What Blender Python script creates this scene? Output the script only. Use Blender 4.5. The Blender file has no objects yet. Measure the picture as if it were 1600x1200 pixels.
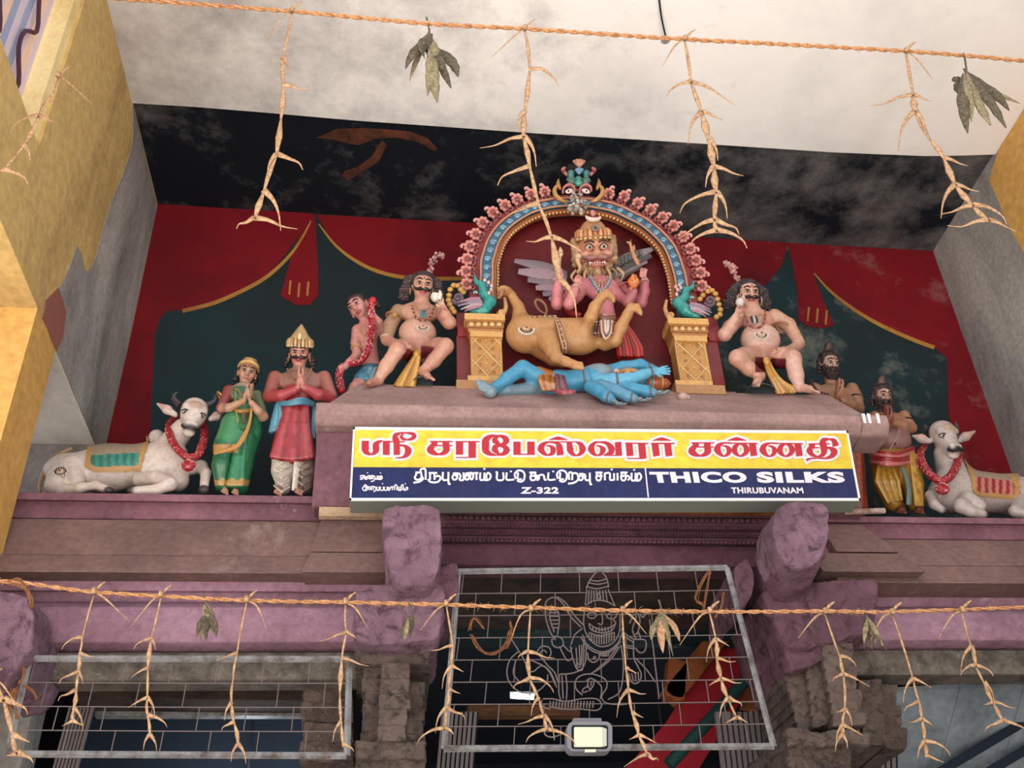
import bpy, bmesh, math, random
import numpy as np
from mathutils import Vector, Matrix, noise
random.seed(7); rng = np.random.default_rng(7)
scene = bpy.context.scene
COL = scene.collection

# ---------------------------------------------------------------- camera, light, exposure
FPX = 1655.77
def _rot(yaw, pitch, roll):
    yaw, pitch, roll = map(math.radians, (yaw, pitch, roll))
    cy, sy, cp, sp, cr, sr = math.cos(yaw), math.sin(yaw), math.cos(pitch), math.sin(pitch), math.cos(roll), math.sin(roll)
    f = np.array([sy*cp, cy*cp, sp]); r = np.array([cy, -sy, 0]); u = np.cross(r, f)
    return np.array([cr*r+sr*u, -sr*r+cr*u, f])
CM = _rot(7.1996, 34.8637, -2.7099)
EYE = np.array([0, 0, 1.6])
cam = bpy.data.objects.new('camera', bpy.data.cameras.new('camera')); COL.objects.link(cam)
cam.data.sensor_width = 36; cam.data.lens = FPX/1600*36; cam.data.clip_start = .05; cam.data.clip_end = 200
mw = Matrix.Identity(4)
for i in range(3):
    mw[i][0], mw[i][1], mw[i][2], mw[i][3] = CM[0][i], CM[1][i], -CM[2][i], EYE[i]
cam.matrix_world = mw
scene.camera = cam

world = bpy.data.worlds.new('sky'); scene.world = world; world.use_nodes = True
wn = world.node_tree; wn.nodes.clear()
wo = wn.nodes.new('ShaderNodeOutputWorld'); bg = wn.nodes.new('ShaderNodeBackground')
bg.inputs[0].default_value = (.86, .93, 1, 1); bg.inputs[1].default_value = .8
wn.links.new(bg.outputs[0], wo.inputs[0])
sun = bpy.data.objects.new('sun', bpy.data.lights.new('sun', 'SUN')); COL.objects.link(sun)
sun.data.energy = 9.0; sun.data.angle = math.radians(3); sun.data.color = (1, .97, .93)
sun.rotation_euler = (math.radians(-16), math.radians(14), 0)
scene.view_settings.view_transform = 'Standard'; scene.view_settings.look = 'None'
scene.view_settings.exposure = 0.8; scene.view_settings.gamma = 1
scene.view_settings.use_curve_mapping = False

# ---------------------------------------------------------------- photograph pixel -> world
def ray(px, py): return CM.T @ np.array([(px-800)/FPX, (600-py)/FPX, 1.])
def atY(px, py, Y): d = ray(px, py); return EYE + d*(Y/d[1])
def atZ(px, py, Z): d = ray(px, py); return EYE + d*((Z-1.6)/d[2])
def atX(px, py, X): d = ray(px, py); return EYE + d*(X/d[0])
def proj(P):
    v = (np.asarray(P, float)-EYE) @ CM.T
    return np.stack([800+FPX*v[..., 0]/v[..., 2], 600-FPX*v[..., 1]/v[..., 2]], -1)
def pscale(P): return float((CM[2] @ (np.asarray(P)-EYE))/FPX)     # metres per pixel there

def lin(c):
    if isinstance(c, str): c = tuple(int(c[i:i+2], 16)/255 for i in (0, 2, 4))
    return tuple(x/12.92 if x <= .04045 else ((x+.055)/1.055)**2.4 for x in c)

# ---------------------------------------------------------------- materials
MATS = {}
def nodes(name):
    m = bpy.data.materials.new(name); m.use_nodes = True
    n = m.node_tree; n.nodes.clear()
    o = n.nodes.new('ShaderNodeOutputMaterial'); b = n.nodes.new('ShaderNodeBsdfPrincipled')
    n.links.new(b.outputs[0], o.inputs[0]); MATS[name] = m; b.inputs['Specular IOR Level'].default_value = .25
    return m, n, b
def nz(n, scale, detail=5, rough=.6, vec=None, dist=0):
    t = n.nodes.new('ShaderNodeTexNoise'); t.inputs['Scale'].default_value = scale
    t.inputs['Detail'].default_value = detail; t.inputs['Roughness'].default_value = rough
    t.inputs['Distortion'].default_value = dist
    if vec is None:
        tc = n.nodes.new('ShaderNodeTexCoord'); vec = tc.outputs['Object']
    n.links.new(vec, t.inputs['Vector']); return t.outputs[0]
def ramp(n, fac, stops):
    r = n.nodes.new('ShaderNodeValToRGB'); e = r.color_ramp.elements
    while len(e) < len(stops): e.new(.5)
    for i, (p, c) in enumerate(stops):
        e[i].position = p; e[i].color = (*(c if len(c) == 3 else c[:3]), 1)
    n.links.new(fac, r.inputs[0]); return r.outputs[0]
def mix(n, fac, a, b, mode='MIX'):
    x = n.nodes.new('ShaderNodeMix'); x.data_type = 'RGBA'; x.blend_type = mode
    for s, v in ((0, fac), (6, a), (7, b)):
        if isinstance(v, (int, float)): x.inputs[s].default_value = v
        elif isinstance(v, tuple): x.inputs[s].default_value = (*v[:3], 1)
        else: n.links.new(v, x.inputs[s])
    return x.outputs[2]
def bump(n, b, h, strength=.3, dist=.01):
    k = n.nodes.new('ShaderNodeBump'); k.inputs['Strength'].default_value = strength; k.inputs['Distance'].default_value = dist
    n.links.new(h, k.inputs['Height']); n.links.new(k.outputs[0], b.inputs['Normal'])
W0, W1 = (0, 0, 0), (1, 1, 1)
def stained(name, base, stain, patch=None, scale=2.2, rough=.85, lo=.42, hi=.68, fine=40, bstr=.35, bdist=.008, plo=.62, phi=.66, pscale_=3.0, vec_scale=None):
    """a wall paint with soft stains, optional sharp-edged worn patches and a fine grain"""
    m, n, b = nodes(name)
    vec = None
    if vec_scale:
        tc = n.nodes.new('ShaderNodeTexCoord'); mp = n.nodes.new('ShaderNodeMapping')
        mp.inputs['Scale'].default_value = vec_scale; n.links.new(tc.outputs['Object'], mp.inputs[0]); vec = mp.outputs[0]
    c = mix(n, ramp(n, nz(n, scale, 7, .65, vec, .4), [(lo, W0), (hi, W1)]), lin(base), lin(stain))
    c = mix(n, .18, c, ramp(n, nz(n, fine, 4), [(.3, W0), (.7, W1)]), 'OVERLAY')
    if patch:
        c = mix(n, ramp(n, nz(n, pscale_, 8, .72, vec, .3), [(plo, W0), (phi, W1)]), c, lin(patch))
    n.links.new(c, b.inputs['Base Color']); b.inputs['Roughness'].default_value = rough
    bump(n, b, nz(n, fine*.6, 8, .7), bstr, bdist)
    return m
def paintmat(name, rough=.5, dust=.25, dustcol='8a8078', bstr=.15, coat=0.0, dscale=9):
    """painted statue colour from the mesh colour attribute, worn and dusty"""
    m, n, b = nodes(name)
    a = n.nodes.new('ShaderNodeAttribute'); a.attribute_name = 'Col'
    f = ramp(n, nz(n, dscale, 6, .65), [(.45, W0), (.75, (dust,)*3)])
    c = mix(n, f, a.outputs['Color'], lin(dustcol))
    c = mix(n, 1.0, c, (.86, .82, .80), 'MULTIPLY')
    c = mix(n, ramp(n, nz(n, 26, 8, .7), [(.52, W0), (.72, (.35,)*3)]), c, lin('4a3a34'))
    c = mix(n, .12, c, ramp(n, nz(n, 60, 3), [(.3, W0), (.7, W1)]), 'OVERLAY')
    n.links.new(c, b.inputs['Base Color']); b.inputs['Roughness'].default_value = rough
    b.inputs['Specular IOR Level'].default_value = .5
    if coat: b.inputs['Coat Weight'].default_value = coat
    bump(n, b, nz(n, 45, 5), bstr, .004)
    return m
def flat(name, c, rough=.6, metal=0, emit=0):
    m, n, b = nodes(name); b.inputs['Base Color'].default_value = (*lin(c), 1)
    b.inputs['Roughness'].default_value = rough; b.inputs['Metallic'].default_value = metal
    if emit: b.inputs['Emission Color'].default_value = (*lin(c), 1); b.inputs['Emission Strength'].default_value = emit
    return m

# ---------------------------------------------------------------- mesh builder
ORG = {}
def org(o): return ORG.get(o.name, np.zeros(3)) if o else np.zeros(3)
def meta(o, label=None, cat=None, group=None, kind=None):
    if label: o['label'] = label
    if cat: o['category'] = cat
    if group: o['group'] = group
    if kind: o['kind'] = kind
    return o
def thing(name, base, label, cat, group=None):
    o = bpy.data.objects.new(name, None); COL.objects.link(o); o.empty_display_size = .1
    o.location = tuple(base); ORG[o.name] = np.array(base, float)
    return meta(o, label, cat, group)
def frame(d, up=(0, 0, 1)):
    d = np.array(d, float); d /= np.linalg.norm(d)+1e-12
    s = np.cross(d, up)
    if np.linalg.norm(s) < 1e-4: s = np.cross(d, (1, 0, 0))
    s /= np.linalg.norm(s); return d, s, np.cross(s, d)
def smooth_path(P, n=4):
    P = np.array(P, float)
    if len(P) < 3: return P
    Q = np.vstack([2*P[0]-P[1], P, 2*P[-1]-P[-2]]); out = []
    for i in range(1, len(Q)-2):
        for k in range(n):
            t = k/n; a, b, c, d = Q[i-1:i+3]
            out.append(.5*((2*b)+(c-a)*t+(2*a-5*b+4*c-d)*t*t+(3*b-a-3*c+d)*t**3))
    out.append(P[-1]); return np.array(out)
NM_ONE = {'bangles': 'bangle', 'armlets': 'armlet', 'earrings': 'earring', 'heading_letters': 'heading_letter'}
class MB:
    def __init__(s): s.v = []; s.f = []; s.c = []; s.n = 0
    def add(s, V, F, col):
        V = np.asarray(V, float).reshape(-1, 3)
        s.v.append(V); s.f += [tuple(i+s.n for i in f) for f in F]
        col = np.asarray(col, float)
        s.c.append(np.tile(col, (len(V), 1)) if col.ndim == 1 else col); s.n += len(V)
    def box(s, lo, hi, col=(1, 1, 1), R=None, c=None):
        x0, y0, z0 = lo; x1, y1, z1 = hi
        V = np.array([(x0, y0, z0), (x1, y0, z0), (x1, y1, z0), (x0, y1, z0), (x0, y0, z1), (x1, y0, z1), (x1, y1, z1), (x0, y1, z1)], float)
        if R is not None: V = V @ np.array(R).T
        if c is not None: V = V+np.array(c)
        s.add(V, [(0, 3, 2, 1), (4, 5, 6, 7), (0, 1, 5, 4), (1, 2, 6, 5), (2, 3, 7, 6), (3, 0, 4, 7)], col); return s
    def tube(s, P, r, col=(1, 1, 1), seg=8, flatten=1, up=(0, 1, 0), n=0, caps=True, twist=0):
        """swept tube; r a number or a list, flatten squashes it along the local normal"""
        P = np.array(P, float); r = np.full(len(P), r, float) if np.isscalar(r) else np.array(r, float)
        if n and len(P) > 2:
            t = np.linspace(0, 1, len(P)); P2 = smooth_path(P, n); r = np.interp(np.linspace(0, 1, len(P2)), t, r); P = P2
        T = np.gradient(P, axis=0); V = []
        u = np.array(up, float)
        for i, (p, d) in enumerate(zip(P, T)):
            d = d/(np.linalg.norm(d)+1e-12); a = np.cross(d, u)
            if np.linalg.norm(a) < .05: a = np.cross(d, (1, .3, .2))
            a /= np.linalg.norm(a); b = np.cross(a, d)
            for k in range(seg):
                w = 2*math.pi*k/seg; ca, sa = math.cos(w)*r[i], math.sin(w)*r[i]*flatten
                tw = twist*i
                V.append(p+a*(ca*math.cos(tw)-sa*math.sin(tw))+b*(ca*math.sin(tw)+sa*math.cos(tw)))
        F = [(i*seg+k, i*seg+(k+1) % seg, (i+1)*seg+(k+1) % seg, (i+1)*seg+k) for i in range(len(P)-1) for k in range(seg)]
        if caps: F += [tuple(range(seg))[::-1], tuple((len(P)-1)*seg+k for k in range(seg))]
        if not np.isscalar(col) and np.ndim(col) == 2: col = np.repeat(np.asarray(col), seg, 0)
        s.add(V, F, col); return s
    def ball(s, c, r, col=(1, 1, 1), seg=10, rings=7, R=None):
        r = np.array([r]*3 if np.isscalar(r) else r, float); V = [(0, 0, 1)]
        for i in range(1, rings):
            a = math.pi*i/rings
            for k in range(seg): V.append((math.sin(a)*math.cos(2*math.pi*k/seg), math.sin(a)*math.sin(2*math.pi*k/seg), math.cos(a)))
        V.append((0, 0, -1)); V = np.array(V)*r
        if R is not None: V = V @ np.array(R).T
        F = [(0, 1+k, 1+(k+1) % seg) for k in range(seg)]
        for i in range(rings-2):
            o = 1+i*seg; F += [(o+k, o+seg+k, o+seg+(k+1) % seg, o+(k+1) % seg) for k in range(seg)]
        e = len(V)-1; o = 1+(rings-2)*seg; F += [(e, o+(k+1) % seg, o+k) for k in range(seg)]
        s.add(V+np.array(c, float), F, col); return s
    def prism(s, loop, d, col=(1, 1, 1)):
        """closed planar outline extruded by vector d (concave ok)"""
        L = np.array(loop, float); n = len(L); d = np.array(d, float)
        from mathutils.geometry import tessellate_polygon
        T = tessellate_polygon([[Vector(p) for p in L]])
        F = [tuple(t) for t in T]+[tuple(i+n for i in t[::-1]) for t in T]
        F += [(i, (i+1) % n, n+(i+1) % n, n+i) for i in range(n)]
        s.add(np.vstack([L, L+d]), F, col); return s
    def lathe(s, prof, c, col=(1, 1, 1), seg=16, axis=(0, 0, 1), squash=1):
        d, a, b = frame(axis, (0, 1, .01)); V = []
        for r, h in prof:
            for k in range(seg):
                w = 2*math.pi*k/seg; V.append(np.array(c)+d*h+a*r*math.cos(w)+b*r*squash*math.sin(w))
        F = [(i*seg+k, i*seg+(k+1) % seg, (i+1)*seg+(k+1) % seg, (i+1)*seg+k) for i in range(len(prof)-1) for k in range(seg)]
        F += [tuple(range(seg))[::-1], tuple((len(prof)-1)*seg+k for k in range(seg))]
        s.add(V, F, col); return s
    def build(s, name, mat, parent=None, smooth=True, kind=None, label=None, bevel=0, displace=None):
        if name in ('bangles', 'armlets', 'necklace', 'bead_necklace', 'earrings', 'heading_letters', 'horn') and len(s.v) > 1:
            # pieces that do not touch become parts of their own
            lo = [v.min(0)-.002 for v in s.v]; hi = [v.max(0)+.002 for v in s.v]; par = list(range(len(s.v)))
            def find(i):
                while par[i] != i: i = par[i]
                return i
            for i in range(len(s.v)):
                for j in range(i):
                    if (lo[i] <= hi[j]).all() and (lo[j] <= hi[i]).all(): par[find(i)] = find(j)
            groups = {}
            for i in range(len(s.v)): groups.setdefault(find(i), []).append(i)
            if len(groups) > 1:
                offs = np.concatenate([[0], np.cumsum([len(v) for v in s.v])]); owner = np.repeat(np.arange(len(s.v)), [len(v) for v in s.v])
                byc = {}
                for f in s.f: byc.setdefault(int(owner[f[0]]), []).append(f)
                for g_ in groups.values():
                    m_ = MB()
                    for i in g_: m_.add(s.v[i], [tuple(k-int(offs[i]) for k in f) for f in byc.get(i, [])], s.c[i])
                    o = m_.build(NM_ONE.get(name, name)+' ', mat, parent, smooth, kind, label, bevel); o.name = NM_ONE.get(name, name)
                    ORG[o.name] = org(parent)
                return o
        V = np.vstack(s.v)-org(parent)
        me = bpy.data.meshes.new(name); me.from_pydata(V.tolist(), [], s.f)
        bm = bmesh.new(); bm.from_mesh(me)
        bmesh.ops.recalc_face_normals(bm, faces=bm.faces); bm.to_mesh(me); bm.free()
        at = me.color_attributes.new('Col', 'FLOAT_COLOR', 'POINT')
        C4 = np.ones((len(V), 4)); C4[:, :3] = np.vstack(s.c); at.data.foreach_set('color', C4.ravel())
        return finish(me, name, mat, parent, smooth, kind, label, bevel)
def finish(me, name, mat, parent=None, smooth=True, kind=None, label=None, bevel=0):
    o = bpy.data.objects.new(name, me); COL.objects.link(o)
    me.materials.append(MATS[mat] if isinstance(mat, str) else mat)
    if smooth:
        me.polygons.foreach_set('use_smooth', [True]*len(me.polygons))
        if smooth != 'all':
            try: me.set_sharp_from_angle(angle=math.radians(38))
            except Exception: pass
    if parent: o.parent = parent
    ORG[o.name] = org(parent)
    if bevel:
        b = o.modifiers.new('bevel', 'BEVEL'); b.width = bevel; b.segments = 2; b.limit_method = 'ANGLE'
    return meta(o, label, None, None, kind)

# ---------------------------------------------------------------- one-surface sculpting: smooth union of tapered limbs
class SDF:
    def __init__(s, cell=.0058): s.p = []; s.cell = cell
    def cone(s, a, b, ra, rb=None, col=(1, 1, 1), k=.02, sub=False):
        rb = ra if rb is None else rb
        a, b = np.array(a, float), np.array(b, float); R = max(ra, rb)
        s.p.append(('c', np.minimum(a, b)-R, np.maximum(a, b)+R, (a, b, ra, rb), lin(col), k, sub)); return s
    def ell(s, c, r, col=(1, 1, 1), k=.02, R=None, sub=False):
        c = np.array(c, float); r = np.array([r]*3 if np.isscalar(r) else r, float); m = r.max()
        s.p.append(('e', c-m, c+m, (c, r, np.eye(3) if R is None else np.array(R)), lin(col), k, sub)); return s
    def limb(s, pts, rs, col, k=.02):
        for i in range(len(pts)-1): s.cone(pts[i], pts[i+1], rs[i], rs[i+1], col, k if i == 0 else min(k, .012))
        return s
    def mesh(s, grow=0):
        h = s.cell; lo = np.min([p[1] for p in s.p if not p[6]], 0)-3*h-grow; hi = np.max([p[2] for p in s.p if not p[6]], 0)+3*h+grow
        n = np.ceil((hi-lo)/h).astype(int)+1
        D = np.full(n, .08, np.float32); B = np.full(n, 1e3, np.float32); K = np.zeros(n, np.int16)
        ax = [lo[i]+h*np.arange(n[i]) for i in range(3)]
        for idx, (t, a, b, q, col, k, sub) in enumerate(s.p):
            m = k+3*h+grow
            i0 = np.clip(((a-m-lo)/h).astype(int), 0, n); i1 = np.clip(np.ceil((b+m-lo)/h).astype(int)+1, 0, n)
            sl = tuple(slice(i0[j], i1[j]) for j in range(3))
            X, Y, Z = np.meshgrid(*(ax[j][sl[j]] for j in range(3)), indexing='ij')
            if X.size == 0: continue
            if t == 'c':
                A, Bv, ra, rb = q; ba = Bv-A; L = max(ba @ ba, 1e-9)
                x, y, z = X-A[0], Y-A[1], Z-A[2]
                tt = np.clip((x*ba[0]+y*ba[1]+z*ba[2])/L, 0, 1)
                d = np.sqrt((x-tt*ba[0])**2+(y-tt*ba[1])**2+(z-tt*ba[2])**2)-(ra+(rb-ra)*tt)
            else:
                c, r, R = q; x, y, z = X-c[0], Y-c[1], Z-c[2]
                u = x*R[0][0]+y*R[1][0]+z*R[2][0]; v = x*R[0][1]+y*R[1][1]+z*R[2][1]; w = x*R[0][2]+y*R[1][2]+z*R[2][2]
                k0 = np.sqrt((u/r[0])**2+(v/r[1])**2+(w/r[2])**2); k1 = np.sqrt((u/r[0]**2)**2+(v/r[1]**2)**2+(w/r[2]**2)**2)
                d = np.where(k0 < 1e-6, -r.min(), k0*(k0-1)/np.maximum(k1, 1e-9))
            d = d-grow; old = D[sl]
            if sub:
                hh = np.maximum(k-np.abs(old+d), 0)/max(k, 1e-6); D[sl] = np.maximum(old, -d)+hh*hh*k/4
                near = np.abs(d) < 2*h
                K[sl][near & (D[sl] > -2*h)] = idx; continue
            hh = np.maximum(k-np.abs(old-d), 0)/max(k, 1e-6)
            D[sl] = np.minimum(old, d)-hh*hh*k/4
            better = d < B[sl]; B[sl] = np.where(better, d, B[sl]); K[sl] = np.where(better, idx, K[sl])
        S = D < 0; C = n-1
        acc = np.zeros((*C, 3), np.float32); cnt = np.zeros(C, np.int16)
        for axis in range(3):
            o = [i for i in range(3) if i != axis]
            s0 = [slice(None)]*3; s1 = [slice(None)]*3; s0[axis] = slice(0, -1); s1[axis] = slice(1, None)
            d0, d1 = D[tuple(s0)], D[tuple(s1)]; cr = (d0 < 0) != (d1 < 0)
            t = np.where(cr, d0/np.where(d0 == d1, 1, d0-d1), 0)
            for du in (0, 1):
                for dv in (0, 1):
                    sl = [slice(None)]*3; sl[o[0]] = slice(du, du+C[o[0]]); sl[o[1]] = slice(dv, dv+C[o[1]])
                    c = cr[tuple(sl)]; cnt += c
                    acc[..., axis] += np.where(c, t[tuple(sl)], 0)
                    acc[..., o[0]] += c*du; acc[..., o[1]] += c*dv
        act = cnt > 0; ids = np.full(C, -1, np.int64); ids[act] = np.arange(act.sum())
        I = np.argwhere(act); V = (I+acc[act]/cnt[act][:, None])*h+lo
        cols = np.array([p[4] for p in s.p]); VC = cols[K[tuple(np.clip(np.rint((V-lo)/h).astype(int), 0, n-1).T)]]
        F = []
        for axis in range(3):
            o = [(axis+1) % 3, (axis+2) % 3]
            s0 = [slice(1, -1)]*3; s1 = [slice(1, -1)]*3; s0[axis] = slice(0, -1); s1[axis] = slice(1, None)
            a, b = S[tuple(s0)], S[tuple(s1)]; E = np.argwhere(a != b)
            if not len(E): continue
            base = E.copy()
            for j in o: base[:, j] += 1
            flip = b[tuple(E.T)]
            q = []
            for du, dv in ((-1, -1), (0, -1), (0, 0), (-1, 0)):
                e = base.copy(); e[:, o[0]] += du; e[:, o[1]] += dv; q.append(ids[tuple(e.T)])
            q = np.stack(q, 1); q[flip] = q[flip][:, ::-1]; F.append(q)
        return V, np.vstack(F), VC
    def build(s, name, mat, parent=None, paint=None, keep=None, grow=0, rough=None, label=None, kind=None):
        V, F, C = s.mesh(grow)
        for _ in range(2):   # let neighbouring paint colours bleed slightly into each other
            acc2 = C.copy(); cn = np.ones(len(C))
            for a_, b_ in ((0, 1), (1, 2), (2, 3), (3, 0)):
                for c_ in range(3): acc2[:, c_] += np.bincount(F[:, a_], C[F[:, b_], c_], len(C))+np.bincount(F[:, b_], C[F[:, a_], c_], len(C))
                cn += np.bincount(F[:, a_], minlength=len(C))+np.bincount(F[:, b_], minlength=len(C))
            C = acc2/cn[:, None]
        if paint is not None: C = paint(V, C)
        if keep is not None:
            k = keep(V); F = F[k[F].all(1)]; used = np.unique(F); mp = np.full(len(V), -1); mp[used] = np.arange(len(used)); V, C, F = V[used], C[used], mp[F]
        if rough: V = V+rough(V)
        V = V-org(parent)
        me = bpy.data.meshes.new(name); me.vertices.add(len(V)); me.vertices.foreach_set('co', V.astype(np.float32).ravel())
        me.loops.add(F.size); me.loops.foreach_set('vertex_index', F.astype(np.int32).ravel())
        me.polygons.add(len(F)); me.polygons.foreach_set('loop_start', np.arange(0, F.size, 4, dtype=np.int32))
        me.update(calc_edges=True)
        at = me.color_attributes.new('Col', 'FLOAT_COLOR', 'POINT'); C4 = np.ones((len(V), 4)); C4[:, :3] = C; at.data.foreach_set('color', C4.ravel())
        return finish(me, name, mat, parent, 'all', kind, label)
def rot(yaw=0, pitch=0, roll=0):
    """columns side, forward, up.  forward starts at -Y (towards the viewer); pitch>0 looks down; yaw>0 turns to picture right; roll>0 leans to picture right"""
    return np.array(Matrix.Rotation(math.radians(yaw), 3, 'Z') @ Matrix.Rotation(math.radians(pitch), 3, 'X') @ Matrix.Rotation(math.radians(roll), 3, 'Y'))
def noise_push(amp, sc, seed=0):
    def f(V):
        out = np.empty_like(V)
        for i, v in enumerate(V): out[i] = noise.noise_vector(Vector(v*sc+seed))
        return out*amp
    return f
# ================================================================ SETTING
stained('yellow_wall', 'c6a468', 'a08052', None, 1.6, lo=.45, hi=.7, fine=20, bstr=.15, vec_scale=(1, 1, .35))
stained('yellow_column', 'cb9c58', 'bd8e4a', None, 1.2, lo=.4, hi=.8, fine=20, bstr=.12)
stained('bare_plaster', 'aba49e', '5d5652', '7b736d', 1.3, lo=.38, hi=.7, fine=28, bstr=.3, plo=.58, phi=.68, pscale_=1.1, vec_scale=(1, 1, .4))
stained('pale_plaster', 'f2ede4', 'a8a198', None, 1.4, lo=.42, hi=.72, fine=30, bstr=.3, vec_scale=(.5, .5, 2.2))
flat('brown_patch', '8d5a4e', .8)
stained('wood_scar', '6b3a28', '1a1614', None, 6, lo=.35, hi=.7, fine=60, bstr=.5)
stained('purple', '855a63', '604048', '9d7e84', 2.4, lo=.4, hi=.75, fine=30, bstr=.45, plo=.66, phi=.7, pscale_=2.2)
stained('purple_light', 'a27a89', '7d5965', 'b898a2', 2.2, lo=.4, hi=.75, fine=30, bstr=.9, bdist=.02, plo=.6, phi=.7, pscale_=3)
stained('purple_dark', '64404a', '42282f', '806066', 3, lo=.4, hi=.75, fine=26, bstr=.6, plo=.68, phi=.72)
stained('cornice', '84655f', '66504a', 'a39088', 1.5, lo=.4, hi=.7, fine=30, bstr=.35, plo=.6, phi=.74, pscale_=1.6, vec_scale=(1, 1, .5))
stained('cornice_pink', 'a3837d', '7c5f5c', 'b79f99', 2.2, lo=.4, hi=.75, fine=40, bstr=.3, plo=.62, phi=.72)
stained('stone', '8f745e', '54443a', 'ab957f', 6, lo=.4, hi=.7, fine=50, bstr=.8, bdist=.02, plo=.6, phi=.72, pscale_=5)
stained('stone_dark', '4c3c33', '2a2220', None, 5, fine=40, bstr=.8, bdist=.02)
stained('granite', '6e6359', '3f3832', '9a9084', 8, lo=.4, hi=.65, fine=70, bstr=.6, plo=.62, phi=.72, pscale_=20)
flat('interior', '23262e', .9); flat('interior_blue', '2b3542', .8)
stained('grey_boards', 'a4acb2', '787f86', None, 1.2, fine=20, bstr=.2)
stained('wood', '6f4a30', '402818', None, 3, fine=50, bstr=.5, vec_scale=(1, 1, 6))
stained('wood_orange', '96542c', '5e3218', None, 4, fine=50, bstr=.4)
stained('steel', '8d8a8a', '5a4c46', '6b3d2a', 14, fine=60, bstr=.2, rough=.55, plo=.64, phi=.7, pscale_=9)
flat('wire', '6e605e', .6, .2); flat('white_frame', 'f1e6e4', .4); flat('sign_back', '77796f', .6)
flat('red_cloth', 'a3202c', .7); flat('green_pipe', '27443f', .5)
flat('void', '06070a', 1)
# murals and the black ceiling band: peeling gets heavier towards the right
def peeling(name, base, stain, peel, lo, hi, xg, scale=2.6, stain_scale=1.3, slo=.45, shi=.7, rough=.8):
    m, n, b = nodes(name)
    tc = n.nodes.new('ShaderNodeTexCoord'); sx = n.nodes.new('ShaderNodeSeparateXYZ'); n.links.new(tc.outputs['Object'], sx.inputs[0])
    c = mix(n, ramp(n, nz(n, stain_scale, 6, .6), [(slo, W0), (shi, W1)]), lin(base), lin(stain))
    f = nz(n, scale, 12, .72, None, .12)
    a = n.nodes.new('ShaderNodeMath'); a.operation = 'MULTIPLY_ADD'; n.links.new(sx.outputs[0], a.inputs[0]); a.inputs[1].default_value = xg
    n.links.new(f, a.inputs[2])
    c = mix(n, ramp(n, a.outputs[0], [(lo, W0), (hi, W1)]), c, lin(peel))
    n.links.new(c, b.inputs['Base Color']); b.inputs['Roughness'].default_value = rough
    bump(n, b, f, .3, .01)
peeling('cream', 'f6efea', 'dfd8d4', 'aaa29e', .40, .80, -.085, 2.2, stain_scale=.9, rough=.85)  # cream ceiling: mottled grey overlay gets denser towards the left
peeling('mural_dark', '1e282a', '193339', '75756a', .64, .84, .030)
peeling('mural_red', '760c16', '560913', '85524c', .66, .80, .028, 2.2)
peeling('mural_gold', 'a97a38', '8a4a28', '6a4a30', .6, .8, .02, 5)
peeling('black_paint', '0a0e16', '0e141d', '77716f', .50, .80, .026, 1.7, slo=.3, shi=.7)

XL, XR, YB = -1.87, 4.22, 6.0
def zc(x): return 7.37-.028*(x+1.87)
def struct(o, label=None): o['kind'] = 'structure'; 
def S(mb, name, mat, label=None, **k):
    return mb.build(name, mat, None, kind='structure', label=label, **k)
def prof(mb, pts, x0, x1, d0=0, d1=0):
    """extrude a (Y, Z) outline along X"""
    P = np.array(pts, float); n = len(P)
    A = np.column_stack([np.full(n, x0), P]); B = np.column_stack([np.full(n, x1), P])
    if np.ndim(d0) or d0: A[:, 0] += d0
    if np.ndim(d1) or d1: B[:, 0] += d1
    from mathutils.geometry import tessellate_polygon
    T = tessellate_polygon([[Vector((0, *p)) for p in P]])
    F = [tuple(t) for t in T]+[tuple(i+n for i in t[::-1]) for t in T]+[(i, (i+1) % n, n+(i+1) % n, n+i) for i in range(n)]
    mb.add(np.vstack([A, B]), F, (1, 1, 1)); return mb
def zy(px, py, Y): return (Y, atY(px, py, Y)[2])

S(MB().box((-14, -14, -.2), (14, 12, 0)), 'floor', stained('paving', 'e2ded8', 'c8c4bc', None, .5), 'pale paved ground in front of the shrine')
# ceiling: cream slab towards the viewer, black painted band over the niche
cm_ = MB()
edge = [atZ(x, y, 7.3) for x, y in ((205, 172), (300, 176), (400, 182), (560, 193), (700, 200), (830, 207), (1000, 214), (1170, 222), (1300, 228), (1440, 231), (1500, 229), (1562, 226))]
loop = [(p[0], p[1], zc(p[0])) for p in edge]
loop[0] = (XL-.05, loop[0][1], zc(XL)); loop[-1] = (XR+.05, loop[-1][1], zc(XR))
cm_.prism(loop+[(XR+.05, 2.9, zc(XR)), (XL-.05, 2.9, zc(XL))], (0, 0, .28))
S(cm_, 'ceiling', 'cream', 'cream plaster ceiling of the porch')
bk = MB(); bk.prism([(XL-.05, 4.7, zc(XL)+.022), (XR+.05, 4.7, zc(XR)+.022), (XR+.05, 6.1, zc(XR)+.022), (XL-.05, 6.1, zc(XL)+.022)], (0, 0, .2))
band = S(bk, 'trim_1', 'black_paint', 'black painted ceiling band above the niche')
def on_ceiling(px, name, mat, parent, th=.006):
    L = [atZ(x, y, zc(1)+.02) for x, y in px]
    MB().prism([(p[0], p[1], zc(p[0])+.0225) for p in L], (0, 0, -th)).build(name, mat, parent)
on_ceiling([(495, 222), (525, 208), (570, 206), (600, 207), (640, 210), (668, 220), (684, 236), (678, 239), (655, 226), (620, 219), (585, 222), (560, 232), (540, 229), (520, 224)], 'bare_timber_streak', 'wood_scar', band)
on_ceiling([(597, 224), (604, 232), (592, 256), (570, 272), (545, 287), (534, 281), (537, 274), (560, 266), (580, 250)], 'bare_timber_streak', 'wood_scar', band)

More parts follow.
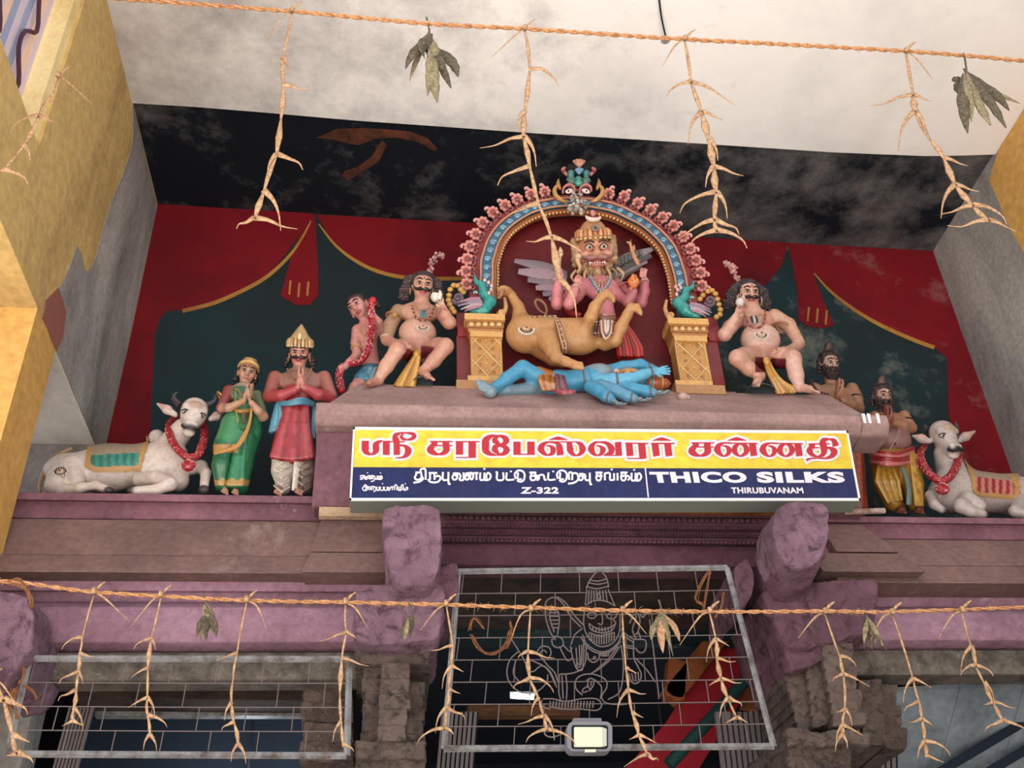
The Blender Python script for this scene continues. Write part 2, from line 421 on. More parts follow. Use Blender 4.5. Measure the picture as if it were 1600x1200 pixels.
# back wall with the painted curtains
wb = S(MB().box((XL-.3, YB, 4.0), (XR+.3, YB+.25, 7.6)), 'wall_back', 'mural_dark', 'niche back wall painted dark teal behind red curtains')
def on_back(px, name, mat, off):
    L = [atY(x, y, YB-off) for x, y in px]
    MB().prism(L, (0, off-.0005, 0)).build(name, mat, wb)
on_back([(240, 318), (360, 325), (487, 333), (470, 362), (450, 393), (430, 417), (410, 434), (385, 449), (335, 471), (285, 484), (262, 486), (250, 497), (242, 520), (238, 600), (233, 720), (130, 720)], 'painted_curtain', 'mural_red', .003)
on_back([(483, 335), (492, 335), (497, 420), (497, 462), (484, 476), (462, 476), (438, 462), (450, 420), (460, 385)], 'painted_tassel', 'mural_red', .004)
on_back([(494, 335), (700, 346), (860, 356), (1050, 368), (1232, 379), (1222, 412), (1200, 443), (1170, 460), (1130, 470), (1000, 480), (880, 462), (770, 440), (735, 434), (650, 434), (600, 426), (560, 408), (520, 380)], 'painted_curtain', 'mural_red', .003)
on_back([(1230, 379), (1262, 381), (1272, 430), (1285, 465), (1303, 508), (1285, 513), (1262, 510), (1248, 500), (1246, 455), (1240, 420)], 'painted_tassel', 'mural_red', .004)
on_back([(1258, 381), (1460, 392), (1500, 470), (1560, 600), (1640, 790), (1560, 790), (1505, 770), (1490, 700), (1482, 640), (1480, 560), (1458, 540), (1430, 530), (1380, 508), (1340, 485), (1300, 455), (1272, 425)], 'painted_curtain', 'mural_red', .003)
def stroke_poly(px, w):
    P = np.array(px, float); T = np.gradient(P, axis=0); N = np.column_stack([-T[:, 1], T[:, 0]]); N /= np.linalg.norm(N, axis=1)[:, None]
    w = np.interp(np.linspace(0, 1, len(P)), np.linspace(0, 1, len(w)), w) if np.ndim(w) else np.full(len(P), w)
    return P-N*w[:, None]/2, P+N*w[:, None]/2
def ribbon(px, w, name, mat, parent, place, lift):
    A, B = stroke_poly(smooth_path(px, 5), w); mb = MB(); n = len(A)
    V = [place(*p) for p in A]+[place(*p) for p in B]
    mb.add(V, [(i, i+1, n+i+1, n+i) for i in range(n-1)], (1, 1, 1))
    V2 = [np.array(v)+lift for v in V]; mb.add(V2, [(i, i+1, n+i+1, n+i) for i in range(n-1)], (1, 1, 1))
    return mb.build(name, mat, parent)
for px in ([(486, 345), (470, 375), (450, 402), (420, 430), (385, 451), (335, 473), (285, 486)], [(498, 350), (525, 384), (560, 410), (600, 427), (650, 435), (735, 435)],
           [(1130, 470), (1150, 467), (1172, 460)], [(1272, 427), (1300, 457), (1340, 487), (1380, 510), (1430, 532), (1460, 543)]):
    ribbon(px, (2, 5, 6, 6), 'painted_gold_trim', 'mural_gold', wb, lambda x, y: atY(x, y, YB-.005), np.array([0, .001, 0]))
for x, y in ((452, 448), (466, 452), (480, 450), (1262, 490), (1276, 492), (1290, 495)):
    ribbon([(x+2, y-10), (x, y+12)], 3, 'painted_gold_trim', 'mural_gold', wb, lambda x, y: atY(x, y, YB-.006), np.array([0, .001, 0]))

# left side: deep yellow beam and wall with a window, paint stopping short of the niche
wl = MB(); wl.box((XL-.62, 1.5, 5.12), (XL, YB-.02, 5.6)); wl.box((XL-.16, 1.5, 5.6), (XL, 3.94, 5.765)); wl.box((XL-.16, 3.94, 5.6), (XL, YB+.1, 7.6))
WL = S(wl, 'wall_left', 'yellow_wall', 'yellow side wall left of the niche')
def on_left(px, name, mat, off=.004):
    L = [atX(x, y, XL+off) for x, y in px]
    for p in L:
        p[1] = min(p[1], YB-.001); p[2] = min(max(p[2], 5.121), zc(XL)-.001)
    MB().prism(L, (-off+.0005, 0, 0)).build(name, mat, WL)
on_left([(209, 160), (208, 215), (205, 235), (192, 275), (178, 305), (165, 345), (152, 395), (143, 420), (134, 425), (128, 400), (121, 383), (112, 410), (98, 443), (90, 452), (103, 487), (99, 525), (86, 558), (120, 635), (160, 720), (260, 700), (246, 322)], 'bare_plaster_patch', 'bare_plaster')
on_left([(92, 450), (104, 487), (99, 525), (86, 560), (81, 530), (74, 510), (67, 496), (71, 480), (72, 470)], 'brown_undercoat_patch', 'brown_patch', .006)
S(MB().box((-2.75, 4.44, 0), (XL, 4.80, 5.12)), 'trim_2', 'yellow_column', 'yellow painted corner column at the left edge')
S(MB().box((-5, 5.76, 0), (XL-.02, 5.98, 5.2)), 'wall_left_rear', 'bare_plaster', 'grey stained plaster wall behind the left bull')
MB().box((XL-.62, 4.81, 5.112), (XL-.002, YB-.02, 5.1195)).build('whitewashed_soffit', 'pale_plaster', WL)
# window in the upper left with vertical shutter slats and scrolled bars
win = MB(); 
for a, b in (((XL-.14, 3.86, 5.765), (XL-.02, 3.94, 7.4)), ((XL-.14, 1.5, 5.765), (XL-.02, 3.94, 5.80))): win.box(a, b)
WN = S(win, 'window_1', stained('yellow_jamb', 'e8cf98', 'd8b878'), 'window opening in the upper left')
flat('slat_pink', 'd9c3cd', .6); flat('slat_blue', '9fa3bd', .6); flat('slat_peach', 'f0c8ae', .6); flat('iron', '4a2a38', .5)
for i in range(20):
    y = 3.80-i*.062
    MB().box((XL-.135, y-.024, 5.80), (XL-.105, y+.024, 7.4)).build('shutter_slat', ['slat_pink', 'slat_pink', 'slat_peach', 'slat_blue'][(i*7//3) % 4], WN)
for y0 in (3.62, 3.30):
    P = [(XL-.07, y0+.07*math.sin(t*1.9), 5.80+t*.14) for t in range(12)]
    MB().tube(P, .012, seg=6, n=3).build('scrolled_bar', 'iron', WN)
MB().tube([(XL-.07, 3.05, 5.82), (XL-.07, 3.05, 7.4)], .012, seg=6).build('iron_bar', 'iron', WN)

# right side wall
WR = S(MB().box((XR, 1.5, 0), (XR+.25, YB+.1, 7.6)), 'wall_right', 'bare_plaster', 'grey bare plaster side wall right of the niche')
L = [atX(x, y, XR-.004) for x, y in ((1561, 226), (1553, 255), (1545, 282), (1556, 305), (1568, 335), (1583, 366), (1600, 395), (1640, 470), (1720, 470), (1720, 60), (1620, 140))]
for p in L: p[2] = min(p[2], zc(XR)-.001)
MB().prism(L, (.0035, 0, 0)).build('yellow_paint_patch', 'yellow_column', WR)

# ---------------------------------------------------------------- stone entablature below the figures
def entab(x, ys, x0, x1, nm, dy=0):
    lip, lipb, kt, kj, kb, b1, b2, r2, c0, c1, l0, l1 = ys
    z = lambda y, Y: zy(x, y, Y+dy)
    out = []
    out.append((nm[0], 'purple', [z(lip, 4.93), z(lipb, 4.93), z(lipb+2, 4.98), z(kt, 4.98), (5.6, z(kt, 4.98)[1]), (6.0, z(kt, 4.98)[1]), (6.0, z(lip, 4.93)[1])], 'purple painted ledge the figures stand on'))
    out.append((nm[1], 'cornice', [z(kt+1, 4.94), z((kt+kj)/2, 4.85), z(kj, 4.80), z(kj+1.5, 4.805), (5.5, z(kj+1.5, 4.8)[1]), (5.5, z(kt+1, 4.94)[1])], 'brown stained sloping cornice course, upper'))
    out.append((nm[2], 'cornice', [z(kj+1, 4.79), z(kb, 4.70), z(kb+2, 4.74), (5.5, z(kb+2, 4.74)[1]), (5.5, z(kj+1, 4.79)[1])], 'brown stained sloping cornice course, lower'))
    out.append((nm[3], 'purple_light', [z(b1-6, 4.84), z(b1+6, 4.82), z(b2, 4.84), z(b2+1, 4.90), z(r2, 4.91), z(c0, 4.84), z(c0+6, 4.80), z((c0+c1)/2, 4.785), z(c1-12, 4.81), z(c1, 4.88), (5.1, z(c1, 4.88)[1]), (5.1, z(b1-6, 4.84)[1])], 'lilac painted moulded beam'))
    out.append((nm[4], 'granite', [z(l0, 4.86), z(l0+14, 4.85), z(l1, 4.87), (5.02, z(l1, 4.87)[1]), (5.02, z(l0, 4.86)[1])], 'bare granite lintel'))
    for n_, m_, P, lb in out: S(prof(MB(), P, x0, x1), n_, m_, lb+(' on the left' if x < 800 else ' on the right'), bevel=.006)
xa, xb = atY(600, 850, 4.8)[0], atY(1285, 850, 4.8)[0]
YSL = (772, 784, 812, 867, 895, 897, 924, 941, 943, 1016, 1019, 1063)
YSR = (808, 818, 843, 883, 911, 913, 921, 949, 951, 1012, 1015, 1054)
entab(300, YSL, -4.5, xa, ('trim_3', 'trim_4', 'trim_5', 'trim_6', 'trim_7'))
entab(1500, YSR, xb, XR, ('trim_8', 'trim_9', 'trim_10', 'trim_11', 'trim_12'))
# projecting cornice blocks beside the brackets
def cblock(x, y0, y1, x0, x1, Y0, Y1, sk0=0, sk1=0, mat='cornice', nm='cornice_block', lab=''):
    P = [zy(x, y0, Y0), zy(x, y1, Y1), zy(x, y1+2, Y1+.03), (5.2, zy(x, y1+2, Y1+.03)[1]), (5.2, zy(x, y0, Y0)[1])]
    X0, X1 = atY(x0, (y0+y1)/2, Y0)[0], atY(x1, (y0+y1)/2, Y0)[0]
    d0 = np.array([0, sk0, sk0, 0, 0]); d1 = np.array([0, sk1, sk1, 0, 0])
    o = prof(MB(), P, X0, X1, d0, d1).build(nm, mat, None, kind='structure', bevel=.006); o['label'] = lab
cblock(540, 812, 862, 500, 612, 4.90, 4.77, -.03, 0, lab='upper projecting cornice block left of the left bracket', nm='trim_13')
cblock(540, 863, 894, 484, 612, 4.76, 4.67, -.03, 0, lab='lower projecting cornice block left of the left bracket', nm='trim_14')
cblock(1340, 820, 862, 1285, 1352, 4.90, 4.76, 0, .10, lab='upper projecting cornice block right of the right bracket', nm='trim_15')
cblock(1340, 864, 893, 1270, 1410, 4.74, 4.64, 0, .06, lab='lower projecting cornice block right of the right bracket', nm='trim_16')

# central slab under the shrine: hipped top, lip and face
cz = atY(900, 608, 5.0)[2]; ez = atY(900, 638, 4.72)[2]
cl, cr = atY(560, 608, 5.0), atY(1293, 612, 5.0); el, er = atY(515, 633, 4.72), atY(1348, 643, 4.72)
mb = MB()
V = [(el[0], 4.72, ez), (er[0], 4.72, ez), (cr[0], 6, ez), (el[0], 6, ez), (cl[0], 5.0, cz), (cr[0], 5.0, cz), (cr[0], 6, cz), (cl[0], 6, cz)]
mb.add(V, [(0, 1, 5, 4), (4, 5, 6, 7), (0, 4, 7, 3), (1, 2, 6, 5), (0, 3, 2, 1)], (1, 1, 1))
S(mb, 'trim_17', 'cornice_pink', 'sloping stone top of the central slab the shrine stands on', smooth=False)
pl, pr = atY(493, 645, 4.72)[0], atY(1383, 650, 4.72)[0]
z1, z2, z3 = ez-.0, atY(900, 655, 4.70)[2], atY(900, 672, 4.74)[2]
lipm = prof(MB(), [(4.72, z1), (4.69, z1-.02), (4.69, z2), (4.74, z3), (6, z3), (6, z1)], pl, cr[0])
prof(lipm, [(4.72, z1), (4.69, z1-.02), (4.69, z2), (4.74, z3), (4.93, z3), (4.93, z1)], cr[0], pr)
S(lipm, 'trim_18', 'cornice_pink', 'stone lip of the central slab', bevel=.012)
bz = atY(900, 795, 4.85)[2]
m2 = prof(MB(), [(4.80, z3), (4.86, z3-.1), (4.86, bz), (6, bz), (6, z3)], atY(492, 700, 4.8)[0], atY(1330, 720, 4.86)[0])
S(m2, 'trim_19', 'purple', 'purple painted body of the central slab behind the sign', bevel=.012)
# small painted strokes on the slab's right end
for x in (1346, 1354, 1368):
    A = [atY(x, 646, 4.688), atY(x+5, 646, 4.688), atY(x+8, 661, 4.688), atY(x+4, 661, 4.688)]
    MB().prism(A, (0, .001, 0)).build('chalk_stroke', 'white_frame', bpy.data.objects['trim_18'])
on_slope = lambda x, y: atY(x, y, 5.0-(y-608)*.0093)-np.array([0, .002, 0])
MB().tube([on_slope(738, 613), on_slope(730, 625), on_slope(722, 637)], .0035, seg=5).build('joint_crack', 'void', bpy.data.objects['trim_17'])
# carved lintel over the central opening
z = lambda y, Y: zy(950, y, Y)
lx0, lx1 = atY(655, 840, 4.9)[0], atY(1230, 840, 4.9)[0]
LN = S(prof(MB(), [z(792, 4.86), z(806, 4.86), z(808, 4.90), z(826, 4.91), z(829, 4.95), z(838, 4.95), z(839, 4.90), z(848, 4.90), z(852, 4.97), z(884, 4.99), (5.15, z(884, 4.99)[1]), (5.15, z(792, 4.86)[1])], lx0, lx1), 'trim_20', 'purple_dark', 'carved dark purple lintel over the central opening', bevel=.005)
bd = MB()
for yy, st, r in ((812, 9, .016), (823, 5, .009), (833, 5, .009), (846, 7, .012)):
    for px in range(700, 1192, st):
        p = atY(px, yy, 4.895 if yy != 833 else 4.94); bd.ball((p[0], p[1], z(yy, p[1])[1]), r, seg=6, rings=4)
bd.build('carved_beading', 'purple_dark', LN, kind='stuff')
MB().box((lx0, 4.845, z(803, 4.86)[1]), (lx1, 4.86, z(798, 4.86)[1])).build('rust_stained_fillet', 'wood_orange', LN)

# ---------------------------------------------------------------- rough rounded stones
def chiselled(name, hi, lo, pale, s1=13):
    m, n, b = nodes(name); h = nz(n, s1, 9, .68, None, .6); g2 = nz(n, s1*.28, 4, .6)
    c = ramp(n, h, [(.34, lin(lo)), (.50, lin(hi)), (.66, lin(hi)), (.74, lin(pale))])
    c = mix(n, ramp(n, g2, [(.4, W0), (.7, (.6,)*3)]), c, lin(lo)); n.links.new(c, b.inputs['Base Color']); b.inputs['Roughness'].default_value = .7
    b.inputs['Specular IOR Level'].default_value = .4; bump(n, b, h, 1.0, .05)
chiselled('purple_rough', '96707e', '553643', 'b79aa2'); chiselled('purple_rough_dark', '7c5460', '452b34', '98767e'); chiselled('stone_rough', '7f6a60', '3e312b', 'a6948a', 22)
ROCKM = {'purple_light': 'purple_rough', 'purple': 'purple_rough_dark', 'purple_dark': 'purple_rough_dark', 'stone': 'stone_rough'}
def rock(name, px, Yf, Yb, mat, amp=.012, sc=6, parent=None, label=None, kind='structure', top=None, cat=None, nr=5):
    L = np.array([atY(x, y, Yf) for x, y in px]); L = smooth_path(np.vstack([L, L[:1]]), 4)[:-1]
    # resample evenly
    d = np.linalg.norm(np.diff(np.vstack([L, L[:1]]), axis=0), axis=1); s = np.concatenate([[0], np.cumsum(d)]); n = 110
    t = np.linspace(0, s[-1], n, endpoint=False); L = np.array([np.interp(t, s, np.append(L[:, i], L[0, i])) for i in range(3)]).T
    c = L.mean(0); rings = []
    for f in np.linspace(.05, .96, 20): rings.append((c+(L-c)*f, Yf))
    rings.append((c+(L-c)*.985, Yf+.012))
    nb = max(3, int((Yb-Yf)/(.018 if px[0][1] < 1000 else .04)))
    for i in range(nb+1): rings.append((L, Yf+.04+(Yb-Yf-.04)*i/nb))
    V = []
    for R_, y in rings: R_ = R_.copy(); R_[:, 1] = y; V.append(R_)
    V = np.vstack(V)
    Nn = np.array([noise.noise_vector(Vector(v*sc)) for v in V])*amp+np.array([noise.noise_vector(Vector(v*sc*4)) for v in V])*amp*.55+np.array([noise.noise_vector(Vector(v*sc*9)) for v in V])*amp*.3
    V = V+Nn; m = len(rings)
    F = [(i*n+k, i*n+(k+1) % n, (i+1)*n+(k+1) % n, (i+1)*n+k) for i in range(m-1) for k in range(n)]+[tuple(range(n)), tuple((m-1)*n+k for k in range(n))]
    mb = MB(); mb.add(V, F, (1, 1, 1)); o = mb.build(name, ROCKM.get(mat, mat), parent, 'all', kind=kind, label=label)
    return o
rock('trim_21', [(600, 805), (606, 790), (645, 786), (686, 790), (691, 820), (690, 850), (683, 895), (668, 914), (640, 918), (616, 914), (606, 880), (601, 840)], 4.36, 5.0, 'purple_light', .014, label='rough lilac bracket stone under the left end of the sign')
rock('trim_22', [(557, 925), (600, 915), (650, 912), (690, 915), (693, 950), (688, 985), (672, 1000), (620, 1004), (575, 1004), (553, 985)], 4.48, 5.1, 'purple_light', .018, 5, label='rough lilac capital block on the left pillar')
rock('trim_23', [(684, 884), (712, 880), (716, 900), (714, 925), (700, 938), (684, 935)], 4.55, 5.1, 'purple', .008, label='small purple corbel beside the left bracket')
rock('trim_24', [(1212, 800), (1222, 787), (1250, 783), (1284, 785), (1296, 800), (1296, 835), (1286, 868), (1262, 884), (1235, 884), (1218, 870), (1208, 838)], 4.34, 4.6, 'purple_light', .014, label='rough lilac bracket stone under the right end of the sign')
rock('trim_25', [(1205, 850), (1290, 850), (1284, 885), (1264, 916), (1232, 918), (1208, 890)], 4.46, 5.1, 'purple', .010, label='tapering foot of the right bracket stone')
rock('trim_26', [(1190, 925), (1215, 912), (1290, 905), (1366, 905), (1369, 945), (1366, 985), (1345, 995), (1250, 1010), (1222, 1000)], 4.62, 5.2, 'purple', .014, 5, label='purple capital block on the right pillar')
rock('trim_27', [(1222, 985), (1300, 985), (1338, 990), (1330, 1012), (1290, 1025), (1240, 1052), (1228, 1025)], 4.66, 5.2, 'purple_dark', .016, 6, label='ribbed purple neck of the right pillar')
rock('trim_28', [(1146, 885), (1168, 872), (1178, 900), (1176, 930), (1160, 950), (1150, 945)], 4.6, 5.1, 'purple', .01, label='purple corbel left of the right bracket')
rock('trim_29', [(-40, 925), (-10, 918), (35, 922), (50, 940), (52, 975), (45, 1015), (20, 1050), (-20, 1060), (-45, 1020)], 4.5, 5.0, 'purple_light', .02, 5, label='rough lilac stone at the left edge below the ledge')

# stone pillars with stepped carved capitals
def pillar(name, label, courses, shaft, Y0, Y1):
    t = thing(name, (shaft[0], (Y0+Y1)/2, 0), label, 'pillar')
    for c in courses:
        px, Yf, Yb, amp = c
        rock('capital_course', px, Yf, Yb, 'stone', amp, 9, t, kind=None)
    MB().box((shaft[1], Y0, 0), (shaft[2], Y1, shaft[3])).build('shaft', 'stone_dark', t, bevel=.02)
    return t
def R4(x0, y0, x1, y1, sk=0): return [(x0, y0+2), (x0+3, y0), ((x0+x1)/2, y0+sk/2), (x1-3, y0+sk), (x1, y0+3+sk), (x1, y1-3+sk), (x1-3, y1+sk), ((x0+x1)/2, y1+sk/2), (x0+3, y1), (x0, y1-3)]
cs = [(R4(556, 1003, 672, 1037), 4.62, 5.3, .004)]
for i, (x0, x1) in enumerate(((568, 602), (566, 600), (570, 602), (567, 600), (565, 600), (562, 600))): cs.append((R4(x0, 1037+i*21, x1, 1058+i*21), 4.66, 5.2, .007))
for i, (x0, x1) in enumerate(((596, 640), (594, 640), (592, 641), (591, 636), (590, 634))): cs.append((R4(x0, 1036+i*24, x1, 1060+i*24), 4.56, 5.2, .006))
for i in range(5): cs.append((R4(630, 1066+i*20, 664-(i % 2)*4, 1086+i*20), 4.68, 5.2, .007))
cs.append((R4(556, 1158, 664, 1185), 4.60, 5.2, .012)); cs.append((R4(556, 1186, 664, 1215), 4.64, 5.2, .012))
pillar('stone_pillar', 'brown stone pillar with stepped capital under the left bracket', cs, (atY(610, 1100, 4.9)[0], atY(568, 1200, 4.7)[0], atY(655, 1200, 4.7)[0], 2.75), 4.7, 5.2)
cs = []
for i in range(6): cs.append((R4(1226+i*4, 1046+i*16, 1262+i*3, 1064+i*16, -6), 4.74, 5.2, .006))
for i in range(6): cs.append((R4(1256+i*3, 1022+i*19, 1292+i*3, 1042+i*19, -7), 4.70, 5.2, .006))
for i in range(7): cs.append((R4(1284+i*3, 1008+i*18, 1334+i*3.5-(i % 2)*5, 1027+i*18, -4), 4.64, 5.2, .006))
for i in range(6): cs.append((R4(1340+i*2, 1062+i*17, 1378+i*2, 1079+i*17), 4.86, 5.3, .006))
for i in range(6): cs.append((R4(1374+i*2, 1068+i*17, 1402+i*4-(i % 2)*5, 1085+i*17), 4.90, 5.3, .006))
cs.append((R4(1228, 1140, 1360, 1164), 4.62, 5.2, .018)); cs.append((R4(1226, 1166, 1332, 1215), 4.68, 5.2, .018))
pillar('stone_pillar', 'grey brown stone pillar with stepped capital under the right bracket', cs, (atY(1290, 1100, 4.9)[0], atY(1235, 1200, 4.7)[0], atY(1335, 1200, 4.7)[0], 2.75), 4.76, 5.2)
t = thing('stone_pillar', (*atY(505, 1100, 5.0)[:2], 0), 'carved stone pilaster behind the left wire frame, beside the left pillar', 'pillar')
for i in range(4): rock('capital_course', R4(474-(i % 2)*5, 1066+i*31, 552, 1096+i*31), 5.0+.02*(i % 2), 5.35, 'stone', .010, 8, t, kind=None)
MB().box((atY(478, 1190, 5.02)[0], 5.04, 0), (atY(552, 1190, 5.02)[0], 5.35, 2.8)).build('shaft', 'stone_dark', t)

# ---------------------------------------------------------------- interior seen through the openings
S(MB().box((-4.5, 9.6, 0), (6, 9.8, 6.2)), 'wall_interior_back', 'interior')
S(MB().box((-4.5, 5.4, 4.22), (6, 9.8, 4.4)), 'ceiling_interior', 'interior')
S(MB().box((-4.7, 5.9, 0), (-4.5, 9.8, 4.4)), 'wall_interior_left', 'interior')
S(MB().box((6, 5.4, 0), (6.2, 9.8, 4.4)), 'wall_interior_right', 'interior')
# solid masonry between lintels and niche floor
S(MB().box((-4.5, 5.1, 4.02), (XR, 6.05, 4.2)), 'trim_30', 'stone_dark', 'dark masonry core above the openings')
S(MB().box((XR, 5.2, 0), (6.2, 6.05, 4.2)), 'wall_front_right', 'bare_plaster')
def beam(name, a, b, w, h, mat, label, cat='beam', kind=None):
    a, b = np.array(a, float), np.array(b, float); L = np.linalg.norm(b-a); d, s, u = frame(b-a)
    R_ = np.column_stack([d, s, u]); mb = MB().box((-L/2, -w/2, -h/2), (L/2, w/2, h/2), R=R_, c=(a+b)/2)
    o = mb.build(name, mat, None, bevel=.006, label=label); o['category'] = cat
    if kind: o['kind'] = kind
    return o
beam('stone_beam', atY(130, 1082, 5.9), atY(480, 1086, 5.9), .3, .16, 'stone_dark', 'dark stone beam inside the left opening')
beam('ceiling_pipe', atY(150, 1114, 6.0), atY(480, 1114, 6.0), .07, .05, 'steel', 'pale horizontal pipe inside the left opening', 'pipe')
beam('ceiling_pipe', atY(1404, 1111, 6.2), atY(1700, 1114, 6.2), .08, .06, 'steel', 'pale horizontal pipe inside the right opening', 'pipe')
def panel(name, px, Y, mat, label, cat='panel', th=.04):
    o = MB().prism([atY(x, y, Y) for x, y in px], (0, th, 0)).build(name, mat, None, label=label); o['category'] = cat; return o
panel('blue_board', [(120, 1090), (475, 1094), (480, 1230), (120, 1230)], 6.9, 'interior_blue', 'dusky blue boarding inside the left opening')
# grey ceiling boards in the right opening
t = thing('boarded_ceiling', (3.3, 6.5, 3.6), 'grey painted ceiling boards inside the right opening', 'ceiling boards')
for i, (a, b) in enumerate((((1395, 1082), (1500, 1076)), ((1500, 1076), (1600, 1072)), ((1600, 1072), (1700, 1070)))):
    A = [atY(a[0], a[1], 5.9), atY(b[0]-1, b[1], 5.9), atY(b[0]-1-60, 1300, 6.6), atY(a[0]-60, 1300, 6.6)]
    MB().prism(A, (0, 0, .03)).build('board', 'grey_boards', t)
beam('roof_beam', atY(1395, 1250, 6.1), atY(1600, 1128, 6.1), .06, .05, 'interior_blue', 'thin dark diagonal rafter inside the right opening, upper')
beam('roof_beam', atY(1470, 1250, 6.1), atY(1660, 1138, 6.1), .06, .05, 'interior_blue', 'thin dark diagonal rafter inside the right opening, lower')
beam('wooden_beam', atY(730, 1113, 6.0), atY(905, 1113, 6.0), .08, .06, 'wood', 'brown timber rail inside the central opening')
beam('wooden_beam', atY(800, 862, 5.6), atY(800, 862, 5.7), .05, .05, 'wood', 'x') if 0 else None
beam('wooden_beam', atY(1140, 975, 6.2), atY(1045, 1092, 6.2), .12, .12, 'wood_orange', 'orange brown sloping timber inside the central opening')
beam('wooden_beam', atY(1057, 1035, 6.2), atY(1052, 1095, 6.2), .12, .12, 'wood_orange', 'short upright timber at the foot of the sloping timber')
panel('timber_board', [(1080, 930), (1122, 925), (1120, 985), (1075, 1010)], 6.4, 'wood', 'brown timber board behind the top right of the central frame', 'board')
panel('fabric_banner', [(1160, 985), (1205, 1010), (1180, 1060), (1080, 1220), (960, 1220), (1040, 1130), (1085, 1060)], 6.3, 'red_cloth', 'crimson cloth banner slanting inside the central opening', 'banner', .03)
panel('orange_board', [(1196, 1015), (1240, 1060), (1200, 1112), (1158, 1106), (1165, 1070)], 6.1, 'wood_orange', 'orange red board inside the opening beside the right pillar', 'board')['kind'] = 'structure'
o = MB().tube([atY(1212, 1006, 5.9), atY(1150, 1080, 5.9), (atY(1045, 1195, 5.9))], .035, seg=10).build('drain_pipe', 'green_pipe', None, label='dark green pipe slanting across the red banner'); o['category'] = 'pipe'
panel('concrete_beam', [(732, 897), (850, 897), (850, 928), (732, 928)], 5.6, 'interior_blue', 'grey slab at the top left of the central opening', 'slab')
def slats(px0, px1, y0, y1, Y, n, label, lean=0):
    t = thing('slatted_panel', atY((px0+px1)/2, y1, Y), label, 'shutter')
    for i in range(n):
        a = px0+(px1-px0)*i/n; b = px0+(px1-px0)*(i+.66)/n
        MB().prism([atY(a, y0, Y), atY(b, y0, Y), atY(b+lean, y1, Y), atY(a+lean, y1, Y)], (0, .03, 0)).build('slat', 'slat_grey', t)
    MB().prism([atY(px0, y0, Y+.04), atY(px1, y0, Y+.04), atY(px1+lean, y1, Y+.04), atY(px0+lean, y1, Y+.04)], (0, .01, 0)).build('backing', 'interior', t)
flat('slat_grey', '7b6f6c', .6)
slats(108, 148, 1103, 1230, 5.7, 7, 'grey slatted panel inside the left wire frame', -34)
slats(690, 748, 1112, 1230, 5.7, 8, 'grey slatted panel at the lower left of the central opening', -10)
slats(1118, 1196, 1112, 1230, 5.6, 9, 'grey slatted panel at the lower right of the central opening', 14)
slats(1340, 1402, 1164, 1230, 5.6, 7, 'dark slatted panel beside the foot of the right pillar', 2)
flat('lamp_cool', 'cfeaff', .4, emit=6)
for lx, ly in ((385, 1235), (1045, 1235)):
    t = thing('ceiling_lamp', atY(lx, ly, 6.6), 'small lit lamp deep inside the '+('left' if lx < 800 else 'central')+' opening, at the bottom edge', 'lamp')
    mb = MB(); mb.ball(atY(lx, ly, 6.6), .05, seg=12, rings=8); mb.build('glowing_bulb', 'lamp_cool', t)
    MB().tube([atY(lx, ly, 6.6)+np.array([0, 0, .04]), tuple(atY(lx, ly, 6.6)[:2])+(4.23,)], .008, seg=6).build('stem', 'interior', t)
    pl_ = bpy.data.objects.new('bulb_light', bpy.data.lights.new('bulb_light', 'POINT')); COL.objects.link(pl_); pl_.location = tuple(atY(lx, ly, 6.6)-np.array([0, .12, .03])); pl_.data.energy = 5; pl_.data.color = (.85, .93, 1); pl_.data.shadow_soft_size = .06
t = thing('tube_light', atY(836, 1089, 6.6), 'small lit fluorescent tube deep inside the central opening', 'lamp')
MB().tube([atY(798, 1088, 6.6), atY(834, 1090, 6.6)], .014, seg=8).build('glowing_tube', 'lamp_cool', t)
MB().box(tuple(atY(797, 1086, 6.64)-np.array([0, 0, 0])), tuple(atY(835, 1084, 6.68))).build('housing', 'white_frame', t)
MB().tube([atY(815, 1085, 6.66), tuple(atY(815, 1085, 6.66)[:2])+(4.23,)], .004, seg=5).build('cable', 'interior', t)
# ================================================================ SIGN (flat print on a box)
YS = 4.55
stained('sign_yellow', 'dcbc3c', 'c8a632', None, 1.2, lo=.45, hi=.8, fine=20, bstr=.05, rough=.45)
stained('sign_blue', '1f2450', '28284c', None, 1.5, fine=20, bstr=.05, rough=.45)
flat('sign_red', 'b02a34', .45); flat('sign_white', 'dccfd4', .45)
def sp(x, y, off=0): return atY(x, y, YS-off)
c_tl, c_tr, c_br, c_bl = (552, 667), (1325, 673), (1345, 782), (546, 782)
base = sp(945, 782); SG = thing('sign_board', (base[0], YS+.06, base[2]), 'yellow and navy painted sign board lettered in red and white, under the slab', 'sign')
def lerpq(u, v):
    t = np.array(c_tl)*(1-u)+np.array(c_tr)*u; b = np.array(c_bl)*(1-u)+np.array(c_br)*u
    return t*(1-v)+b*v
MB().prism([sp(*c) for c in (c_tl, c_tr, c_br, c_bl)], (0, .13, 0)).build('box_body', 'sign_back', SG, bevel=.004)
def quad(u0, v0, u1, v1, off, name, mat): MB().prism([sp(*lerpq(*q), off) for q in ((u0, v0), (u1, v0), (u1, v1), (u0, v1))], (0, .0015, 0)).build(name, mat, SG)
quad(.004, .04, .996, .545, .002, 'yellow_panel', 'sign_yellow'); quad(.004, .548, .996, .962, .002, 'navy_panel', 'sign_blue')
for a, b, c, d in ((0, 0, 1, .035), (0, .966, 1, 1), (0, 0, .0035, 1), (.9965, 0, 1, 1)): 
    MB().prism([sp(*lerpq(*q), .008) for q in ((a, b), (c, b), (c, d), (a, d))], (0, .008, 0)).build('frame_strip', 'white_frame', SG)
MB().prism([sp(*p, .004) for p in ((1007, 729), (1009, 729), (1014, 777), (1012, 777))], (0, .001, 0)).build('dividing_line', 'sign_white', SG)
